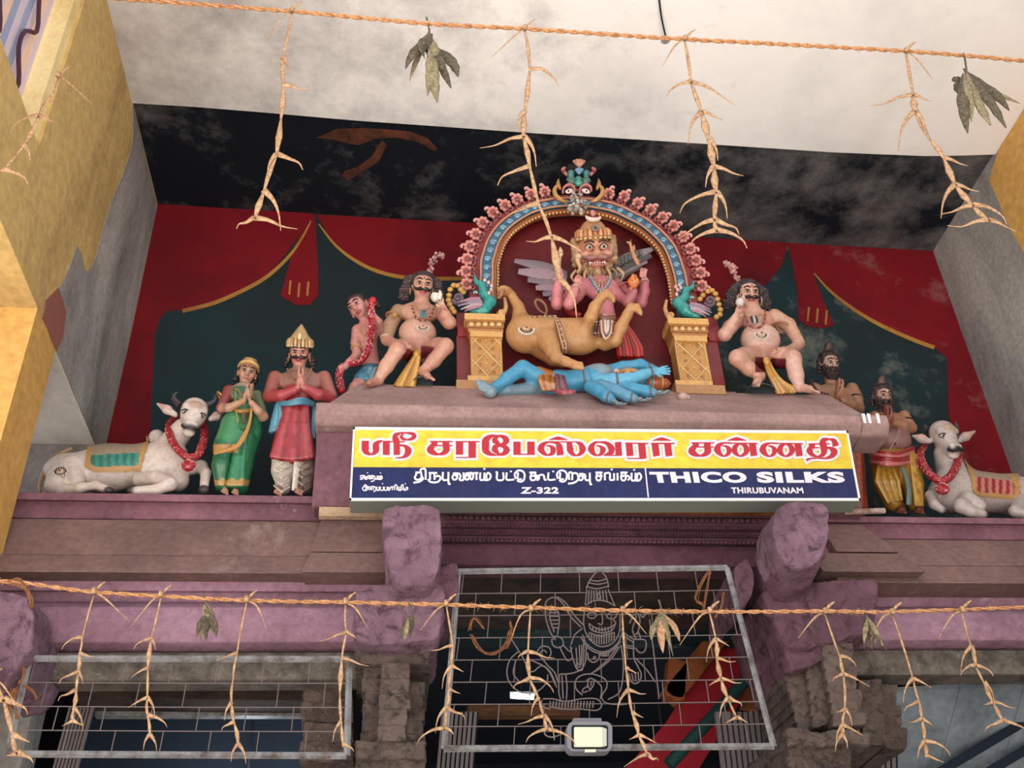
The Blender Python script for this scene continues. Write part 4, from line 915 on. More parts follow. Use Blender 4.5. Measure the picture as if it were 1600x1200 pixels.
strip(99, [(-12, 1060), (6, 1095), (20, 1150), (26, 1178)], YL, 4, 'short palm leaf tied at the bottom left corner', 'dried streamers on the lower rope', rd)
def bunch(top, ends, Y, w, label, mats=('dry_mango', 'dry_mango_pale'), seed=0, group='mango leaf bunches'):
    P = atY(*top, Y); s = pscale(P); t = thing('mango_leaf_bunch', P, label, 'leaves', group); r = random.Random(seed)
    MB().tube([atY(top[0]-3, top[1]-9, Y-.01), P, atY(top[0]+3, top[1]+24*w/9, Y)], 1.6*s, seg=5).build('stalk', 'dry_mango', t)
    for i, (x, y, bend, ww) in enumerate(ends):
        yy = Y+r.uniform(-.05, .05); mb = MB()
        st = (top[0]+r.uniform(-4, 8)*w/9, top[1]+(6+r.uniform(0, 42))*w/9)
        mid = ((st[0]+x)/2+bend, (st[1]+y)/2)
        pts = [atY(*st, Y), atY(*((np.array(st)+mid)/2), yy), atY(*mid, yy-.01), atY(*((np.array(mid)+(x, y))/2+(bend*.2, 0)), yy), atY(x, y, yy)]
        Pn = smooth_path(pts, 4); wd = np.interp(np.linspace(0, 1, len(Pn)), [0, .15, .4, .75, 1], [.15*ww, .7*ww, 1.1*ww, .75*ww, .12*ww])*s*(1+.07*np.sin(np.arange(len(Pn))*1.9+i))
        mb.tube(Pn, wd, seg=7, flatten=.32, up=(math.sin(i*1.7)*.8, 1, math.cos(i)*.4), twist=.06*(i % 3-1))
        mb.build('dry_leaf', mats[i % 2], t, smooth='all')
bunch((669, 36), [(634, 108, -6, 9), (640, 127, -2, 7), (664, 92, -10, 9), (680, 95, 0, 9), (716, 120, 10, 9), (683, 160, -2, 10), (705, 138, 0, 7), (668, 150, 0, 7), (690, 110, 8, 9)], YU, 9, 'dried mango leaf bunch on the upper rope, left of centre', seed=3)
bunch((1508, 92), [(1512, 208, -4, 9), (1518, 190, 2, 7), (1490, 120, -6, 7), (1548, 196, -4, 10), (1572, 200, 4, 8), (1594, 162, 4, 9), (1577, 173, 8, 8), (1530, 160, 0, 10), (1500, 150, -4, 9)], YU, 9, 'dried mango leaf bunch on the upper rope, at its right end', seed=4)
bunch((320, 936), [(308, 996, -3, 6), (314, 1000, -3, 6), (322, 1002, 0, 6), (331, 990, 3, 6), (338, 995, 5, 6), (326, 985, 2, 6)], YL, 5, 'green brown mango leaf bunch on the lower rope, before the lilac beam', seed=5)
bunch((640, 946), [(625, 998, -2, 5), (632, 1001, 0, 5), (640, 998, 1, 5), (647, 976, 4, 4)], YL, 5, 'small mango leaf bunch on the lower rope, before the lilac pillar block', seed=6)
bunch((1032, 946), [(1018, 1000, -4, 6), (1036, 1020, -2, 7), (1052, 1026, 0, 6), (1062, 1002, 6, 6), (1026, 990, -3, 6), (1045, 1005, 2, 6)], YL, 6, 'pale mango leaf bunch on the lower rope, before the dark grille', ('dry_mango_pale', 'dry_palm'), seed=7)
bunch((1352, 958), [(1350, 1006, -1, 4), (1358, 1012, 0, 4), (1364, 1018, 0, 4), (1372, 1014, 0, 4), (1380, 1010, 1, 4), (1386, 1016, 2, 4), (1368, 1005, 1, 4)], YL, 5, 'small drooping mango leaf bunch on the lower rope, right of the right pillar', ('dry_mango_pale', 'dry_mango'), seed=8)
o = MB().tube([atZ(1026, -40, 7.27), atZ(1030, 0, 7.27), atZ(1034, 30, 7.26), atZ(1040, 57, 7.25)], .006, seg=5, n=3).build('hanging_wire', 'interior', None, label='thin dark wire running down the cream ceiling'); o['category'] = 'wire'
o = MB().lathe([(.030, 0), (.030, .012), (.018, .012), (.018, .002)], atZ(1040, 63, 7.27), seg=14).build('ceiling_hook', 'steel', None, label='small round steel fixing in the cream ceiling'); o['category'] = 'hook'

def tuft(pts_list, Y, label, r=.004):
    base = atY(*pts_list[0][0], Y); t = thing('coir_knot', base, label, 'knot'); rr = random.Random(5)
    for P in pts_list:
        mb = MB()
        for k in range(7): mb.tube([atY(x+rr.uniform(-3, 3), y+rr.uniform(-2, 2), Y+rr.uniform(-.012, .012)) for x, y in P], r*.5, seg=5, n=3)
        mb.build('fibre_strand', 'coir_brown', t)
fibre('coir_brown', '9a6442', '6a3e26')
tuft([[(20, 1076), (14, 1100), (12, 1128)], [(26, 1074), (24, 1098), (27, 1122)], [(36, 1070), (50, 1078), (58, 1092)], [(8, 1080), (-6, 1088), (-14, 1100)], [(30, 1068), (38, 1052), (36, 1040)]], 4.5, 'brown coir knot tied to the left post of the left grille')
tuft([[(1108, 893), (1098, 905), (1088, 935), (1100, 945)], [(1110, 893), (1104, 920), (1098, 960)], [(1130, 925), (1126, 950), (1118, 965)]], 4.53, 'brown coir knot dangling from the top bar of the central grille', .003)
tuft([[(737, 992), (748, 1012), (768, 1022), (788, 1010), (797, 985)], [(797, 972), (800, 990), (792, 1012)], [(733, 985), (742, 965), (755, 982)]], 4.53, 'rusty coir swag caught on the left of the central grille', .003)
tuft([[(18, 912), (38, 918), (48, 935), (49, 948)], [(14, 908), (30, 905), (44, 924)]], 4.24, 'orange coir knot where the lower rope passes the left lilac stone', .005)
# ================================================================ ARCHED SHRINE SURROUND
paintmat('painted', .42, .13, '7a706a'); paintmat('painted_gloss', .30, .08, '7a706a', coat=.25); paintmat('gold_paint', .38, .2, '7a5a40', coat=.15)
BL = '3f7d9c'; GOLD = 'c8924e'; GOLDL = 'dba860'; RED = '8c2226'; PINK = 'd08a80'; TEAL = '2f9a94'; MAR = '5a1218'
YA = 5.05
AR = thing('shrine_arch', (*atY(905, 607, YA)[:2], cz), 'ornate painted arch with pink rosettes, blue band and gold pilasters', 'arch')
CB = [(760, 470), (759, 450), (760, 433), (760, 415), (763, 403), (771, 380), (783, 362), (797, 349), (819, 335), (836, 328), (856, 323), (878, 320.5), (903, 320), (929, 323), (950, 327), (968, 333), (986, 342), (1002, 350), (1017, 361), (1031, 374), (1043, 388), (1051, 404), (1057, 422), (1061, 436), (1064, 455), (1067, 476)]
CW = smooth_path([atY(x, y, YA) for x, y in CB], 5)
T_ = np.gradient(CW, axis=0); NW = np.column_stack([-T_[:, 2], np.zeros(len(CW)), T_[:, 0]]); NW /= np.linalg.norm(NW, axis=1)[:, None]
for _ in range(3): NW[1:-1] = (NW[:-2]+NW[1:-1]+NW[2:])/3
NW /= np.linalg.norm(NW, axis=1)[:, None]
def off(o, y=YA): P = CW+NW*o; P[:, 1] = y; return P
def aband(mb, o0, o1, y0, y1, col):
    A, B = off(o0, y0), off(o1, y0); n = len(A); V = np.vstack([A, B, off(o1, y1), off(o0, y1)])
    F = []
    for i in range(n-1):
        for k in range(4):
            a, b = k*n, ((k+1) % 4)*n; F.append((a+i, a+i+1, b+i+1, b+i))
    F += [(0, n, 2*n, 3*n), (n-1, 4*n-1, 3*n-1, 2*n-1)]; mb.add(V, F, lin(col)); return mb
ua = pscale(CW[40])
aband(MB(), -7*ua, 7*ua, YA-.02, YA+.05, '2d5f7c').build('blue_band', 'painted_gloss', AR)
for o in (-8.6, 8.6): MB().tube(off(o*ua, YA-.03), 1.7*ua, lin('c89070'), seg=6).build('gold_rim', 'gold_paint', AR)
aband(MB(), -15*ua, -9*ua, YA-.005, YA+.04, 'a05a30').build('inner_copper_band', 'gold_paint', AR)
aband(MB(), 9*ua, 24*ua, YA+.01, YA+.08, '93383a').build('red_outer_band', 'painted', AR)
mb = MB(); P = off(-16*ua, YA-.008); Q = off(-19.5*ua, YA-.008); d = np.linalg.norm(np.diff(P, axis=0), axis=1); s_ = np.concatenate([[0], np.cumsum(d)])
for q in np.arange(.02, s_[-1], 6.2*ua):
    a = np.array([np.interp(q, s_, P[:, i]) for i in range(3)]); b = np.array([np.interp(q, s_, Q[:, i]) for i in range(3)])
    mb.tube([a, (a+b)/2, b], [2.1*ua, 2.3*ua, .6*ua], lin('d8ac74'), seg=6)
mb.build('tooth_beading', 'gold_paint', AR, kind='stuff')
P = off(0, YA-.024); s_ = np.concatenate([[0], np.cumsum(np.linalg.norm(np.diff(P, axis=0), axis=1))])
for j, q in enumerate(np.arange(.03, s_[-1]-.02, 17.5*ua)):
    c = np.array([np.interp(q, s_, P[:, i]) for i in range(3)]); r_ = 5.2*ua; mb = MB()
    ring = [c+np.array([math.cos(w)*rr, 0, math.sin(w)*rr]) for w, rr in [(a*.5, r_*(1-a*.045)) for a in range(20)]]
    mb.tube(ring, .9*ua, lin('8fb8cc'), seg=5); mb.ball(c, (2.2*ua, 1.4*ua, 2.2*ua), lin('7fb0c8'), seg=7, rings=5)
    mb.build('scroll_relief', 'painted_gloss', AR)
# rosettes, one shared mesh
RB = MB(); uu = ua
for k in range(7):
    w = math.pi/2+(k-3)*.78
    RB.ball((math.cos(w)*6.2*uu, -.012, math.sin(w)*6.2*uu), (3.1*uu, 2.2*uu, 3.1*uu), lin(PINK), seg=8, rings=6)
    RB.tube([(math.cos(w)*2*uu, -.012, math.sin(w)*2*uu), (math.cos(w)*5*uu, -.014, math.sin(w)*5*uu)], [1.2*uu, 2*uu], lin('b85e58'), seg=6)
RB.ball((0, -.012, 0), (3.4*uu, 2.6*uu, 3.4*uu), lin('9a4440'), seg=8, rings=6); RB.ball((0, -.022, 0), (1.7*uu, 1.4*uu, 1.7*uu), lin('2b3a36'), seg=7, rings=5)
RB.ball((.6*uu, -.030, -.2*uu), .8*uu, lin('d8d0c0'), seg=5, rings=4)
for s in (-1, 1): RB.tube([(s*4*uu, 0, -6*uu), (s*6.5*uu, 0, -9*uu), (s*3*uu, 0, -12*uu), (s*1*uu, 0, -9*uu)], [2*uu, 2.2*uu, 2*uu, 1.2*uu], lin('8c3436'), seg=6, n=2)
RB.tube([(0, 0, 7*uu), (1.5*uu, -.005, 11*uu), (4.5*uu, -.01, 11.5*uu), (5*uu, -.01, 9*uu)], [2.4*uu, 2.2*uu, 1.7*uu, 1*uu], lin('dba39a'), seg=6, n=2)
RB.ball((0, .012, -2*uu), (7*uu, 3*uu, 9*uu), lin('8a3034'))
ros0 = None
RL = [(851, 300), (829, 304), (808, 312), (789, 321), (770, 332), (754, 348), (743, 366), (734, 385), (730, 405), (728, 424), (729, 444),
      (951, 303), (975, 307), (996, 318), (1016, 328), (1035, 340), (1052, 353), (1067, 370), (1078, 389), (1087, 407), (1094, 426), (1096, 447)]
ctr = atY(905, 430, YA)
for i, (x, y) in enumerate(RL):
    p = atY(x, y, YA-.02)
    if ros0 is None: o = ros0 = RB.build('rosette', 'painted', AR)
    else: o = ros0.copy(); COL.objects.link(o)
    j = int(np.argmin(np.linalg.norm(CW[:, [0, 2]]-p[[0, 2]], axis=1))); n_ = NW[j]
    ang = math.atan2(n_[0], n_[2]); m = Matrix.Rotation(math.radians(38), 4, 'X') @ Matrix.Rotation(ang, 4, 'Y') @ Matrix.Scale(1.08, 4)
    if x < 905: m = m @ Matrix.Scale(-1, 4, (1, 0, 0))
    m.translation = Vector(p-ORG[AR.name])
    o.matrix_basis = m
# RB was built relative to the arch base: undo that offset in the shared mesh
b_ = ORG[AR.name]
for v in ros0.data.vertices: v.co += Vector(b_)
# dark red panel behind, inside the arch
inn = [tuple(p) for p in off(-6*ua, YA+.09)]
L = [(inn[0][0], YA+.09, cz+.01)]+inn+[(inn[-1][0]+.06, YA+.09, cz+.01)]
stained('niche_red', '5e1518', '3a0b10', None, 2.2, lo=.4, hi=.7, fine=30, bstr=.1, rough=.5)
MB().prism(L, (0, .04, 0)).build('red_back_panel', 'niche_red', AR, smooth=False)
# pilasters
def pbox(mb, x0, y0, x1, y1, Y0, Y1, col, sk=0):
    A = [atY(x0, y0, Y0), atY(x1, y0, Y0), atY(x1+sk, y1, Y0), atY(x0+sk, y1, Y0)]
    xs0, xs1 = (A[0][0]+A[3][0])/2, (A[1][0]+A[2][0])/2
    mb.box((xs0, Y0, min(A[2][2], A[3][2])), (xs1, Y1, max(A[0][2], A[1][2])), lin(col)); return xs0, xs1
def pilaster(side, px, y0, sk):
    """px = shaft left/right at the cap, y0 = top of the capital"""
    a, b = px; Y = YA-.06
    c_ = thing_part = None
    mb = MB(); pbox(mb, a-9, y0, b+5, y0+7, Y-.04, Y+.12, GOLDL, sk*.1); pbox(mb, a-7, y0+7, b+4, y0+11, Y-.03, Y+.12, 'a8703c', sk*.1)
    pbox(mb, a-6, y0+11, b+3, y0+20, Y-.02, Y+.12, 'a06a38', sk*.2); pbox(mb, a-4, y0+20, b+2, y0+27, Y-.012, Y+.12, 'b87c44', sk*.3); pbox(mb, a-1, y0+27, b+1, y0+34, Y-.022, Y+.12, GOLDL, sk*.3)
    for k in range(5):
        x = a-4+(b-a+5)*(k+.5)/5; mb.ball(atY(x+sk*.15, y0+15.5, Y-.022), (4*ua, 2*ua, 4*ua), lin('e0b878'), seg=8, rings=6)
    mb.build('capital', 'gold_paint', AR, smooth=False)
    mb = MB(); xs = pbox(mb, a, y0+34, b, y0+98, Y, Y+.11, 'c08a46', sk*.7); shaft_ = mb.build('shaft', 'gold_paint', AR, smooth=False)
    zt, zb = atY(a, y0+36, Y)[2], atY(a, y0+96, Y)[2]; mb = MB(); w_ = xs[1]-xs[0]
    for k in range(-2, 5):
        for s in (0, 1):
            P = []
            za, zb_ = zt-(k)*w_*.9, zt-(k+1)*w_*.9
            p0 = np.array([xs[0]+.008 if s == 0 else xs[1]-.008, Y-.004, za]); p1 = np.array([xs[1]-.008 if s == 0 else xs[0]+.008, Y-.004, zb_-w_*.25])
            for t0 in (p0, p1): pass
            # clip to the shaft
            def cl(p, q):
                if p[2] > zt: t = (p[2]-zt)/(p[2]-q[2]); p = p+(q-p)*min(t, 1)
                return p
            p0c = cl(p0, p1)
            if p0c[2] <= zb or p1[2] >= zt: continue
            if p1[2] < zb: t = (p0c[2]-zb)/(p0c[2]-p1[2]); p1 = p0c+(p1-p0c)*t
            mb.tube([p0c, p1], 1.2*ua, lin('e2bb80'), seg=4)
    for x_ in (xs[0]+.006, xs[1]-.006): mb.tube([(x_, Y-.003, zt), (x_, Y-.003, zb)], 1.5*ua, lin('ddb070'), seg=4)
    for k in range(5):
        for s in (-1, 1): mb.ball(((xs[0]+xs[1])/2+s*w_*.22, Y-.002, zt-(k+.5)*(zt-zb)/5), (2.4*ua, 1.2*ua, 3*ua), lin('a87238'), seg=6, rings=4)
        mb.ball(((xs[0]+xs[1])/2, Y-.002, zt-(k+.0)*(zt-zb)/5-.02), (2.2*ua, 1.2*ua, 2.2*ua), lin('d8a860'), seg=6, rings=4)
    mb.build('lattice_carving', 'gold_paint', shaft_)
    mb = MB(); r0, r1 = ((a-22, a-1) if side < 0 else (b+1, b+20))
    pbox(mb, r0, y0-2, r1, y0+20, YA, YA+.12, '7c1c20', sk*.1); pbox(mb, r0+2, y0+20, r1, y0+34, YA-.01, YA+.12, '8e2428', sk*.4); pbox(mb, r0, y0+34, r1, y0+104, YA, YA+.12, '7c2424', sk*.7)
    mb.build('red_side_pier', 'painted', AR, smooth=False)
    mb = MB(); pbox(mb, a-5, y0+97, b+4, y0+104, Y-.02, Y+.14, GOLDL, sk); pbox(mb, (a-23 if side < 0 else a-4), y0+104, (b+4 if side < 0 else b+24), y0+116, Y-.03, Y+.16, 'b08050', sk)
    mb.build('base_step', 'gold_paint', AR, smooth=False)
    return xs
pilaster(-1, (735, 784), 491, 2); pilaster(1, (1052, 1101), 498, 17)
mb = MB(); mb.box((atY(712, 600, YA)[0], YA-.02, cz-.005), (atY(1145, 600, YA)[0], YA+.13, cz+.03), lin('8a5a40')); mb.build('plinth', 'painted', AR, smooth=False)
# makara birds sitting on the capitals
def bird(side, Zx, pts, wing, eye, balls, spiral, volute, teeth):
    W = lambda x, y, dy=0: atY(Zx[0]+x/Zx[2], Zx[1]+y/Zx[2], YA-.05+dy)
    F = SDF(.006); u = ua
    F.limb([W(*p) for p in pts], [7*u, 9*u, 8*u, 6.5*u, 5.5*u, 3*u, 1.5*u][:len(pts)], TEAL, .02)
    o = F.build('makara_body', 'painted_gloss', AR, rough=noise_push(.004, 60))
    mb = MB()
    for k, (a, b) in enumerate(wing): mb.tube([W(*a, -.05), W((a[0]+b[0])/2, (a[1]+b[1])/2-12, -.06), W(*b, -.04)], [3*u, 3*u, 1*u], lin(('a8788a', '8a7f92', 'b89aa0')[k % 3]), seg=6, flatten=.5, n=2)
    mb.build('makara_wing', 'painted', AR)
    mb = MB(); mb.ball(W(*eye, -.05), (3*u, 2*u, 2.2*u), lin('e8dcc8')); mb.ball(W(eye[0], eye[1]+3, -.06), 1.3*u, lin('181818')); mb.tube([W(eye[0]-30, eye[1]+5, -.05), W(eye[0], eye[1]-22, -.055), W(eye[0]+32, eye[1]+4, -.05)], 1.2*u, lin('1f6f6c'), seg=5, n=3)
    mb.build('makara_eye', 'painted_gloss', AR)
    mb = MB()
    for x, y in balls: mb.ball(W(x, y, 0), (4.6*u, 4*u, 4.2*u), lin('c9964a'), seg=8, rings=6)
    mb.build('gold_tail_curls', 'gold_paint', AR)
    mb = MB(); c = spiral
    mb.tube([W(c[0]+math.cos(t*.7)*(8+t*4.2), c[1]+math.sin(t*.7)*(8+t*4.2), .0) for t in range(14)], 3*u, lin('6a5560'), seg=6); mb.build('tail_spiral', 'painted', AR)
    mb = MB()
    for x, y in teeth: mb.ball(W(x, y, -.03), (2.6*u, 2*u, 3.4*u), lin('e3b7ae'), seg=7, rings=5)
    mb.build('pink_teeth', 'painted', AR)
    c = volute; s = side; mb = MB()
    mb.tube([W(c[0]+s*(-40)+0, c[1]-150, -.01), W(c[0]-s*55, c[1]-60, -.02), W(c[0]-s*30, c[1]+10, -.03)]+[W(c[0]+math.cos(a)*34*(1-k*.13), c[1]+math.sin(a)*26*(1-k*.13), -.035) for k, a in enumerate([2.4, 1.2, 0, -1.2, -2.4, -3.6])], [2*u, 3.2*u, 3.6*u, 3.4*u, 3*u, 2.8*u, 2.4*u, 2*u, 1.6*u], lin('d3a468'), seg=7, n=2)
    mb.build('volute', 'gold_paint', AR)
bird(-1, (690, 400, 6.667), [(340, 575), (440, 565), (510, 480), (440, 400), (420, 300), (360, 270), (345, 205)], [((400, 440), (190, 480)), ((420, 470), (170, 520)), ((420, 500), (200, 555)), ((400, 520), (240, 575))], (352, 382),
     [(125, 305), (90, 350), (78, 410), (72, 460), (85, 505), (108, 548), (130, 580), (165, 310), (200, 350), (225, 380)], (170, 440), (615, 585), [(450, 250), (490, 275), (520, 310), (515, 350), (495, 385)])
bird(1, (920, 400, 6.667), [(1120, 620), (1010, 570), (930, 490), (1000, 440), (1010, 360), (1075, 330), (1095, 265)], [((1060, 490), (1270, 560)), ((1050, 510), (1280, 590)), ((1060, 540), (1260, 615)), ((1080, 560), (1220, 630))], (1075, 435),
     [(1240, 370), (1285, 360), (1320, 395), (1340, 450), (1355, 505), (1370, 560), (1365, 610), (1330, 635), (1190, 410), (1160, 450)], (1260, 470), (850, 612), [(905, 320), (945, 300), (925, 350), (915, 400), (960, 330)])
# mask at the crown of the arch
KZ = lambda x, y, dy=0: atY(860+x/10.91, 230+y/10.91, YA-.05+dy)
km = MB(); u = ua
for k in range(5): w = (k-2)*.42; c = (490+math.sin(w)*95, 300-math.cos(w)*70); km.tube([KZ(490, 340), KZ(*c), KZ(490+math.sin(w)*125, 310-math.cos(w)*110, -.01)], [1.5*u, 2.6*u, 2.3*u], lin('d09a7c'), seg=7)
km.build('shell_finial', 'painted', AR)
km = MB()
for k in range(5): w = (k-2)*.4; km.tube([KZ(490, 460, -.03), KZ(490+math.sin(w)*80, 420-math.cos(w)*60, -.04)], [1.5*u, 2.6*u], lin('6a93b4'), seg=7)
km.build('blue_shell', 'painted', AR)
F = SDF(.006); 
F.ell(KZ(480, 560, -.03), (6*u, 6*u, 7*u), '2f8a7e').ell(KZ(480, 620, -.05), (7*u, 5*u, 5*u), '3f9a8a').ell(KZ(350, 450, -.02), 6*u, '2f7a78').ell(KZ(610, 450, -.02), 6*u, '2f7a78').ell(KZ(350, 560, 0), (8*u, 5*u, 6*u), '3a6a58').ell(KZ(610, 570, 0), (8*u, 5*u, 6*u), '3a6a58').ell(KZ(480, 700, .02), (18*u, 7*u, 12*u), '5a2626')
F.build('mask_brow', 'painted_gloss', AR, rough=noise_push(.003, 70))
for s, cx in ((-1, 320), (1, 605)):
    km = MB(); km.ball(KZ(cx, 750, -.05), (7*u, 3.5*u, 4.4*u), lin('e8d8d0'), R=rot(0, 0, s*25)); km.ball(KZ(cx+s*10, 745, -.075), 1.6*u, lin('3a1a1a'))
    km.build('bulging_eye', 'painted_gloss', AR)
    km = MB(); km.tube([KZ(cx-110, 790, -.04), KZ(cx-90, 690, -.05), KZ(cx, 635, -.06), KZ(cx+80, 680, -.05), KZ(cx+90, 760, -.04)], [1.6*u, 2.2*u, 2.6*u, 2.2*u, 1.6*u], lin('b86a62'), seg=7, n=3); km.build('eyelid', 'painted', AR)
    x0 = 480+s*345; km = MB()
    km.tube([KZ(480+s*200, 930, 0), KZ(480+s*300, 900, -.02), KZ(480+s*400, 800, -.02), KZ(480+s*400, 700, -.01), KZ(480+s*340, 660, -.01), KZ(480+s*310, 720, -.02)], [2*u, 3.4*u, 3.8*u, 3.4*u, 2.6*u, 1.6*u], lin('c39454'), seg=7, n=3)
    km.tube([KZ(480+s*320, 700, 0), KZ(480+s*350, 620, 0), KZ(480+s*340, 540, 0)], [3*u, 3.4*u, .8*u], lin('b08848'), seg=7, n=2); km.build('gold_leaf_scroll', 'gold_paint', AR)
    km = MB(); km.tube([KZ(480+s*190, 480), KZ(480+s*240, 430, -.01), KZ(480+s*270, 380, -.01), KZ(480+s*230, 350, -.01)], [2.4*u, 2.8*u, 3*u, 2*u], lin('c87a74'), seg=7, n=2); km.ball(KZ(480+s*255, 400, -.03), 2.6*u, lin('a83038')); km.build('pink_curl', 'painted', AR)
km = MB(); rr = random.Random(2)
for k in range(46):
    v = rr.random(); x = 460+rr.uniform(-1, 1)*(60+130*(1-abs(v-.55)*1.7)); y = 780+v*370; km.ball(KZ(x, y, -.04-.01*rr.random()), rr.uniform(2, 3.6)*u, lin(rr.choice(['9a8f88', 'b5aaa0', 'c8beb4', '857a74'])), seg=7, rings=5)
km.build('mask_beard', 'painted', AR)
# ================================================================ FIGURE HELPERS
class Fig:
    def __init__(s, name, label, cat, zoom, Y0, base, up=None, cell=.0058):
        s.z = zoom; s.Y0 = Y0; b = atY(*base, Y0) if len(base) == 2 else base
        s.t = thing(name, b, label, cat); s.u = pscale(b); s.F = SDF(cell); s.n = 0
    def W(s, x, y, dy=0): return atY(s.z[0]+x/s.z[2], s.z[1]+y/s.z[2], s.Y0+dy)
    def limb(s, pts, rs, col, k=.02, F=None): (F or s.F).limb([s.W(*p) for p in pts], [r*s.u for r in rs], col, k); return s
    def ell(s, p, r, col, k=.02, R=None, F=None): (F or s.F).ell(s.W(*p), np.array(r if not np.isscalar(r) else [r]*3, float)*s.u, col, k, R); return s
    def tube(s, pts, r, col, name='trim', mat='painted', seg=7, n=3, flatten=1, build=True, mb=None, up=(0, 1, 0)):
        m = mb or MB(); m.tube([s.W(*p) for p in pts], np.array(r)*s.u if not np.isscalar(r) else r*s.u, lin(col), seg=seg, n=n, flatten=flatten, up=up)
        if build and mb is None: return m.build(name, mat, s.t)
        return m
    def body(s, name='body', mat='painted', paint=None): return s.F.build(name, mat, s.t, paint=paint)
    def px(s, V):
        q = proj(V); return (q[:, 0]-s.z[0])*s.z[2], (q[:, 1]-s.z[1])*s.z[2]
def ring(mb, c, axis, R, r, col, seg=20):
    d, a, b = frame(axis, (0, .2, 1)); P = [np.array(c)+a*math.cos(w)*R+b*math.sin(w)*R for w in np.linspace(0, 2*math.pi, seg+1)]
    mb.tube(P, r, lin(col) if isinstance(col, str) else col, seg=5, caps=False, up=axis)
def beads(mb, P, r, cols, step=2.1):
    P = smooth_path(P, 6); s = np.concatenate([[0], np.cumsum(np.linalg.norm(np.diff(P, axis=0), axis=1))])
    for i, q in enumerate(np.arange(0, s[-1], r*step)):
        mb.ball([np.interp(q, s, P[:, k]) for k in range(3)], r, lin(cols[i % len(cols)]), seg=6, rings=5)
def head(fg, p, r, R, skin, lip='a84a48', moustache=None, brow='241812', ears=True, eye='e8e0d4', bindi=None, fierce=False, F=None, lids=None):
    """head as part of the body surface; eyes, brows and moustache are its painted parts.  r in photo pixels, p zoomed position"""
    F = F or fg.F; c = fg.W(*p); r = r*fg.u*1.10; R = R @ rot(0, 14, 0); L = lambda x, y, z: c+R @ (np.array([x, y, z])*r)
    E = lambda q, rad, col=skin, k=.012: F.ell(L(*q), np.array(rad)*r, col, k, R)
    E((0, .05, .12), (.72, .84, .86)); E((0, -.22, -.35), (.58, .58, .6)); E((0, -.55, -.72), (.24, .22, .2))
    for s in (-1, 1):
        E((s*.33, -.52, -.22), (.26, .22, .26), k=.01)
        if ears: E((s*.74, .1, -.02), (.09, .2, .28), k=.006); E((s*.76, .05, -.36), (.08, .1, .14), k=.006)
    E((0, -.70, .34), (.46, .14, .12), k=.01)
    F.cone(L(0, -.78, .22), L(0, -1.0, -.16), .07*r, .13*r, skin, .01)
    for s in (-1, 1): E((s*.12, -.86, -.2), (.1, .1, .08), k=.005)
    E((0, -.80, -.42), (.24, .1, .065), lip, .004); E((0, -.78, -.53), (.19, .1, .07), lip, .004)
    mb = MB()
    for s in (-1, 1):
        mb.ball(L(s*.30, -.74, .12), np.array((.18, .10, .10))*r, lin(eye), R=R, seg=10, rings=8)
        mb.ball(L(s*.30, -.835, .12), np.array((.085, .05, .085))*r, lin('140e0c'), R=R, seg=8, rings=6)
        mb.tube([L(s*.12, -.82, .13), L(s*.30, -.88, .225), L(s*.48, -.76, .13)], .028*r, lin(lids or '2a1a16'), seg=5, n=3)
        mb.tube([L(s*.14, -.82, .04), L(s*.30, -.83, .015), L(s*.46, -.74, .08)], .018*r, lin(lids or '4a2a22'), seg=5, n=3)
    mb.build('eyes', 'painted_gloss', fg.t)
    mb = MB()
    for s in (-1, 1): mb.tube([L(s*.10, -.86, .36), L(s*.30, -.86, .46), L(s*.56, -.66, .36)], [.035*r, .06*r, .02*r], lin(brow), seg=6, n=3)
    mb.build('eyebrows', 'painted', fg.t)
    if moustache:
        mb = MB()
        for s in (-1, 1): mb.tube([L(0, -.93, -.27), L(s*.2, -.93, -.29), L(s*.42, -.84, -.33), L(s*.60, -.70, -.24), L(s*.66, -.62, -.10)], [.08*r, .15*r, .12*r, .065*r, .02*r], lin(moustache), seg=7, n=3)
        mb.build('moustache', 'painted', fg.t)
    if bindi:
        mb = MB(); mb.ball(L(0, -.86, .5), np.array((.07, .03, .09))*r, lin(bindi), R=R, seg=7, rings=5); mb.build('forehead_mark', 'painted', fg.t)
    fg.hR = R
    return L, r
paintmat('hair_paint', .55, .06, '6a6460')
def lighten(c, k): return tuple(min(1, x*k+.004*(k-1)) for x in lin(c))
def locks(mb, L, r, P, rs, col, rd_, wave=.06, step=.5):
    """a curly lock: a chain of offset coils, alternately light and dark"""
    P = smooth_path([L(*p) for p in P], 6); s = np.concatenate([[0], np.cumsum(np.linalg.norm(np.diff(P, axis=0), axis=1))]); q = 0; i = 0; ph = rd_.uniform(0, 6)
    while q < s[-1]:
        w = float(np.interp(q/s[-1], np.linspace(0, 1, len(rs)), rs))*r
        c = np.array([np.interp(q, s, P[:, k]) for k in range(3)])+np.array([math.sin(i*1.3+ph), math.cos(i*1.3+ph)*.6, 0])*wave*r
        mb.ball(c, (w*1.1, w, w*.8), lighten(col, (1.0, 1.7, .75)[i % 3]), seg=7, rings=5); q += w*step*2; i += 1
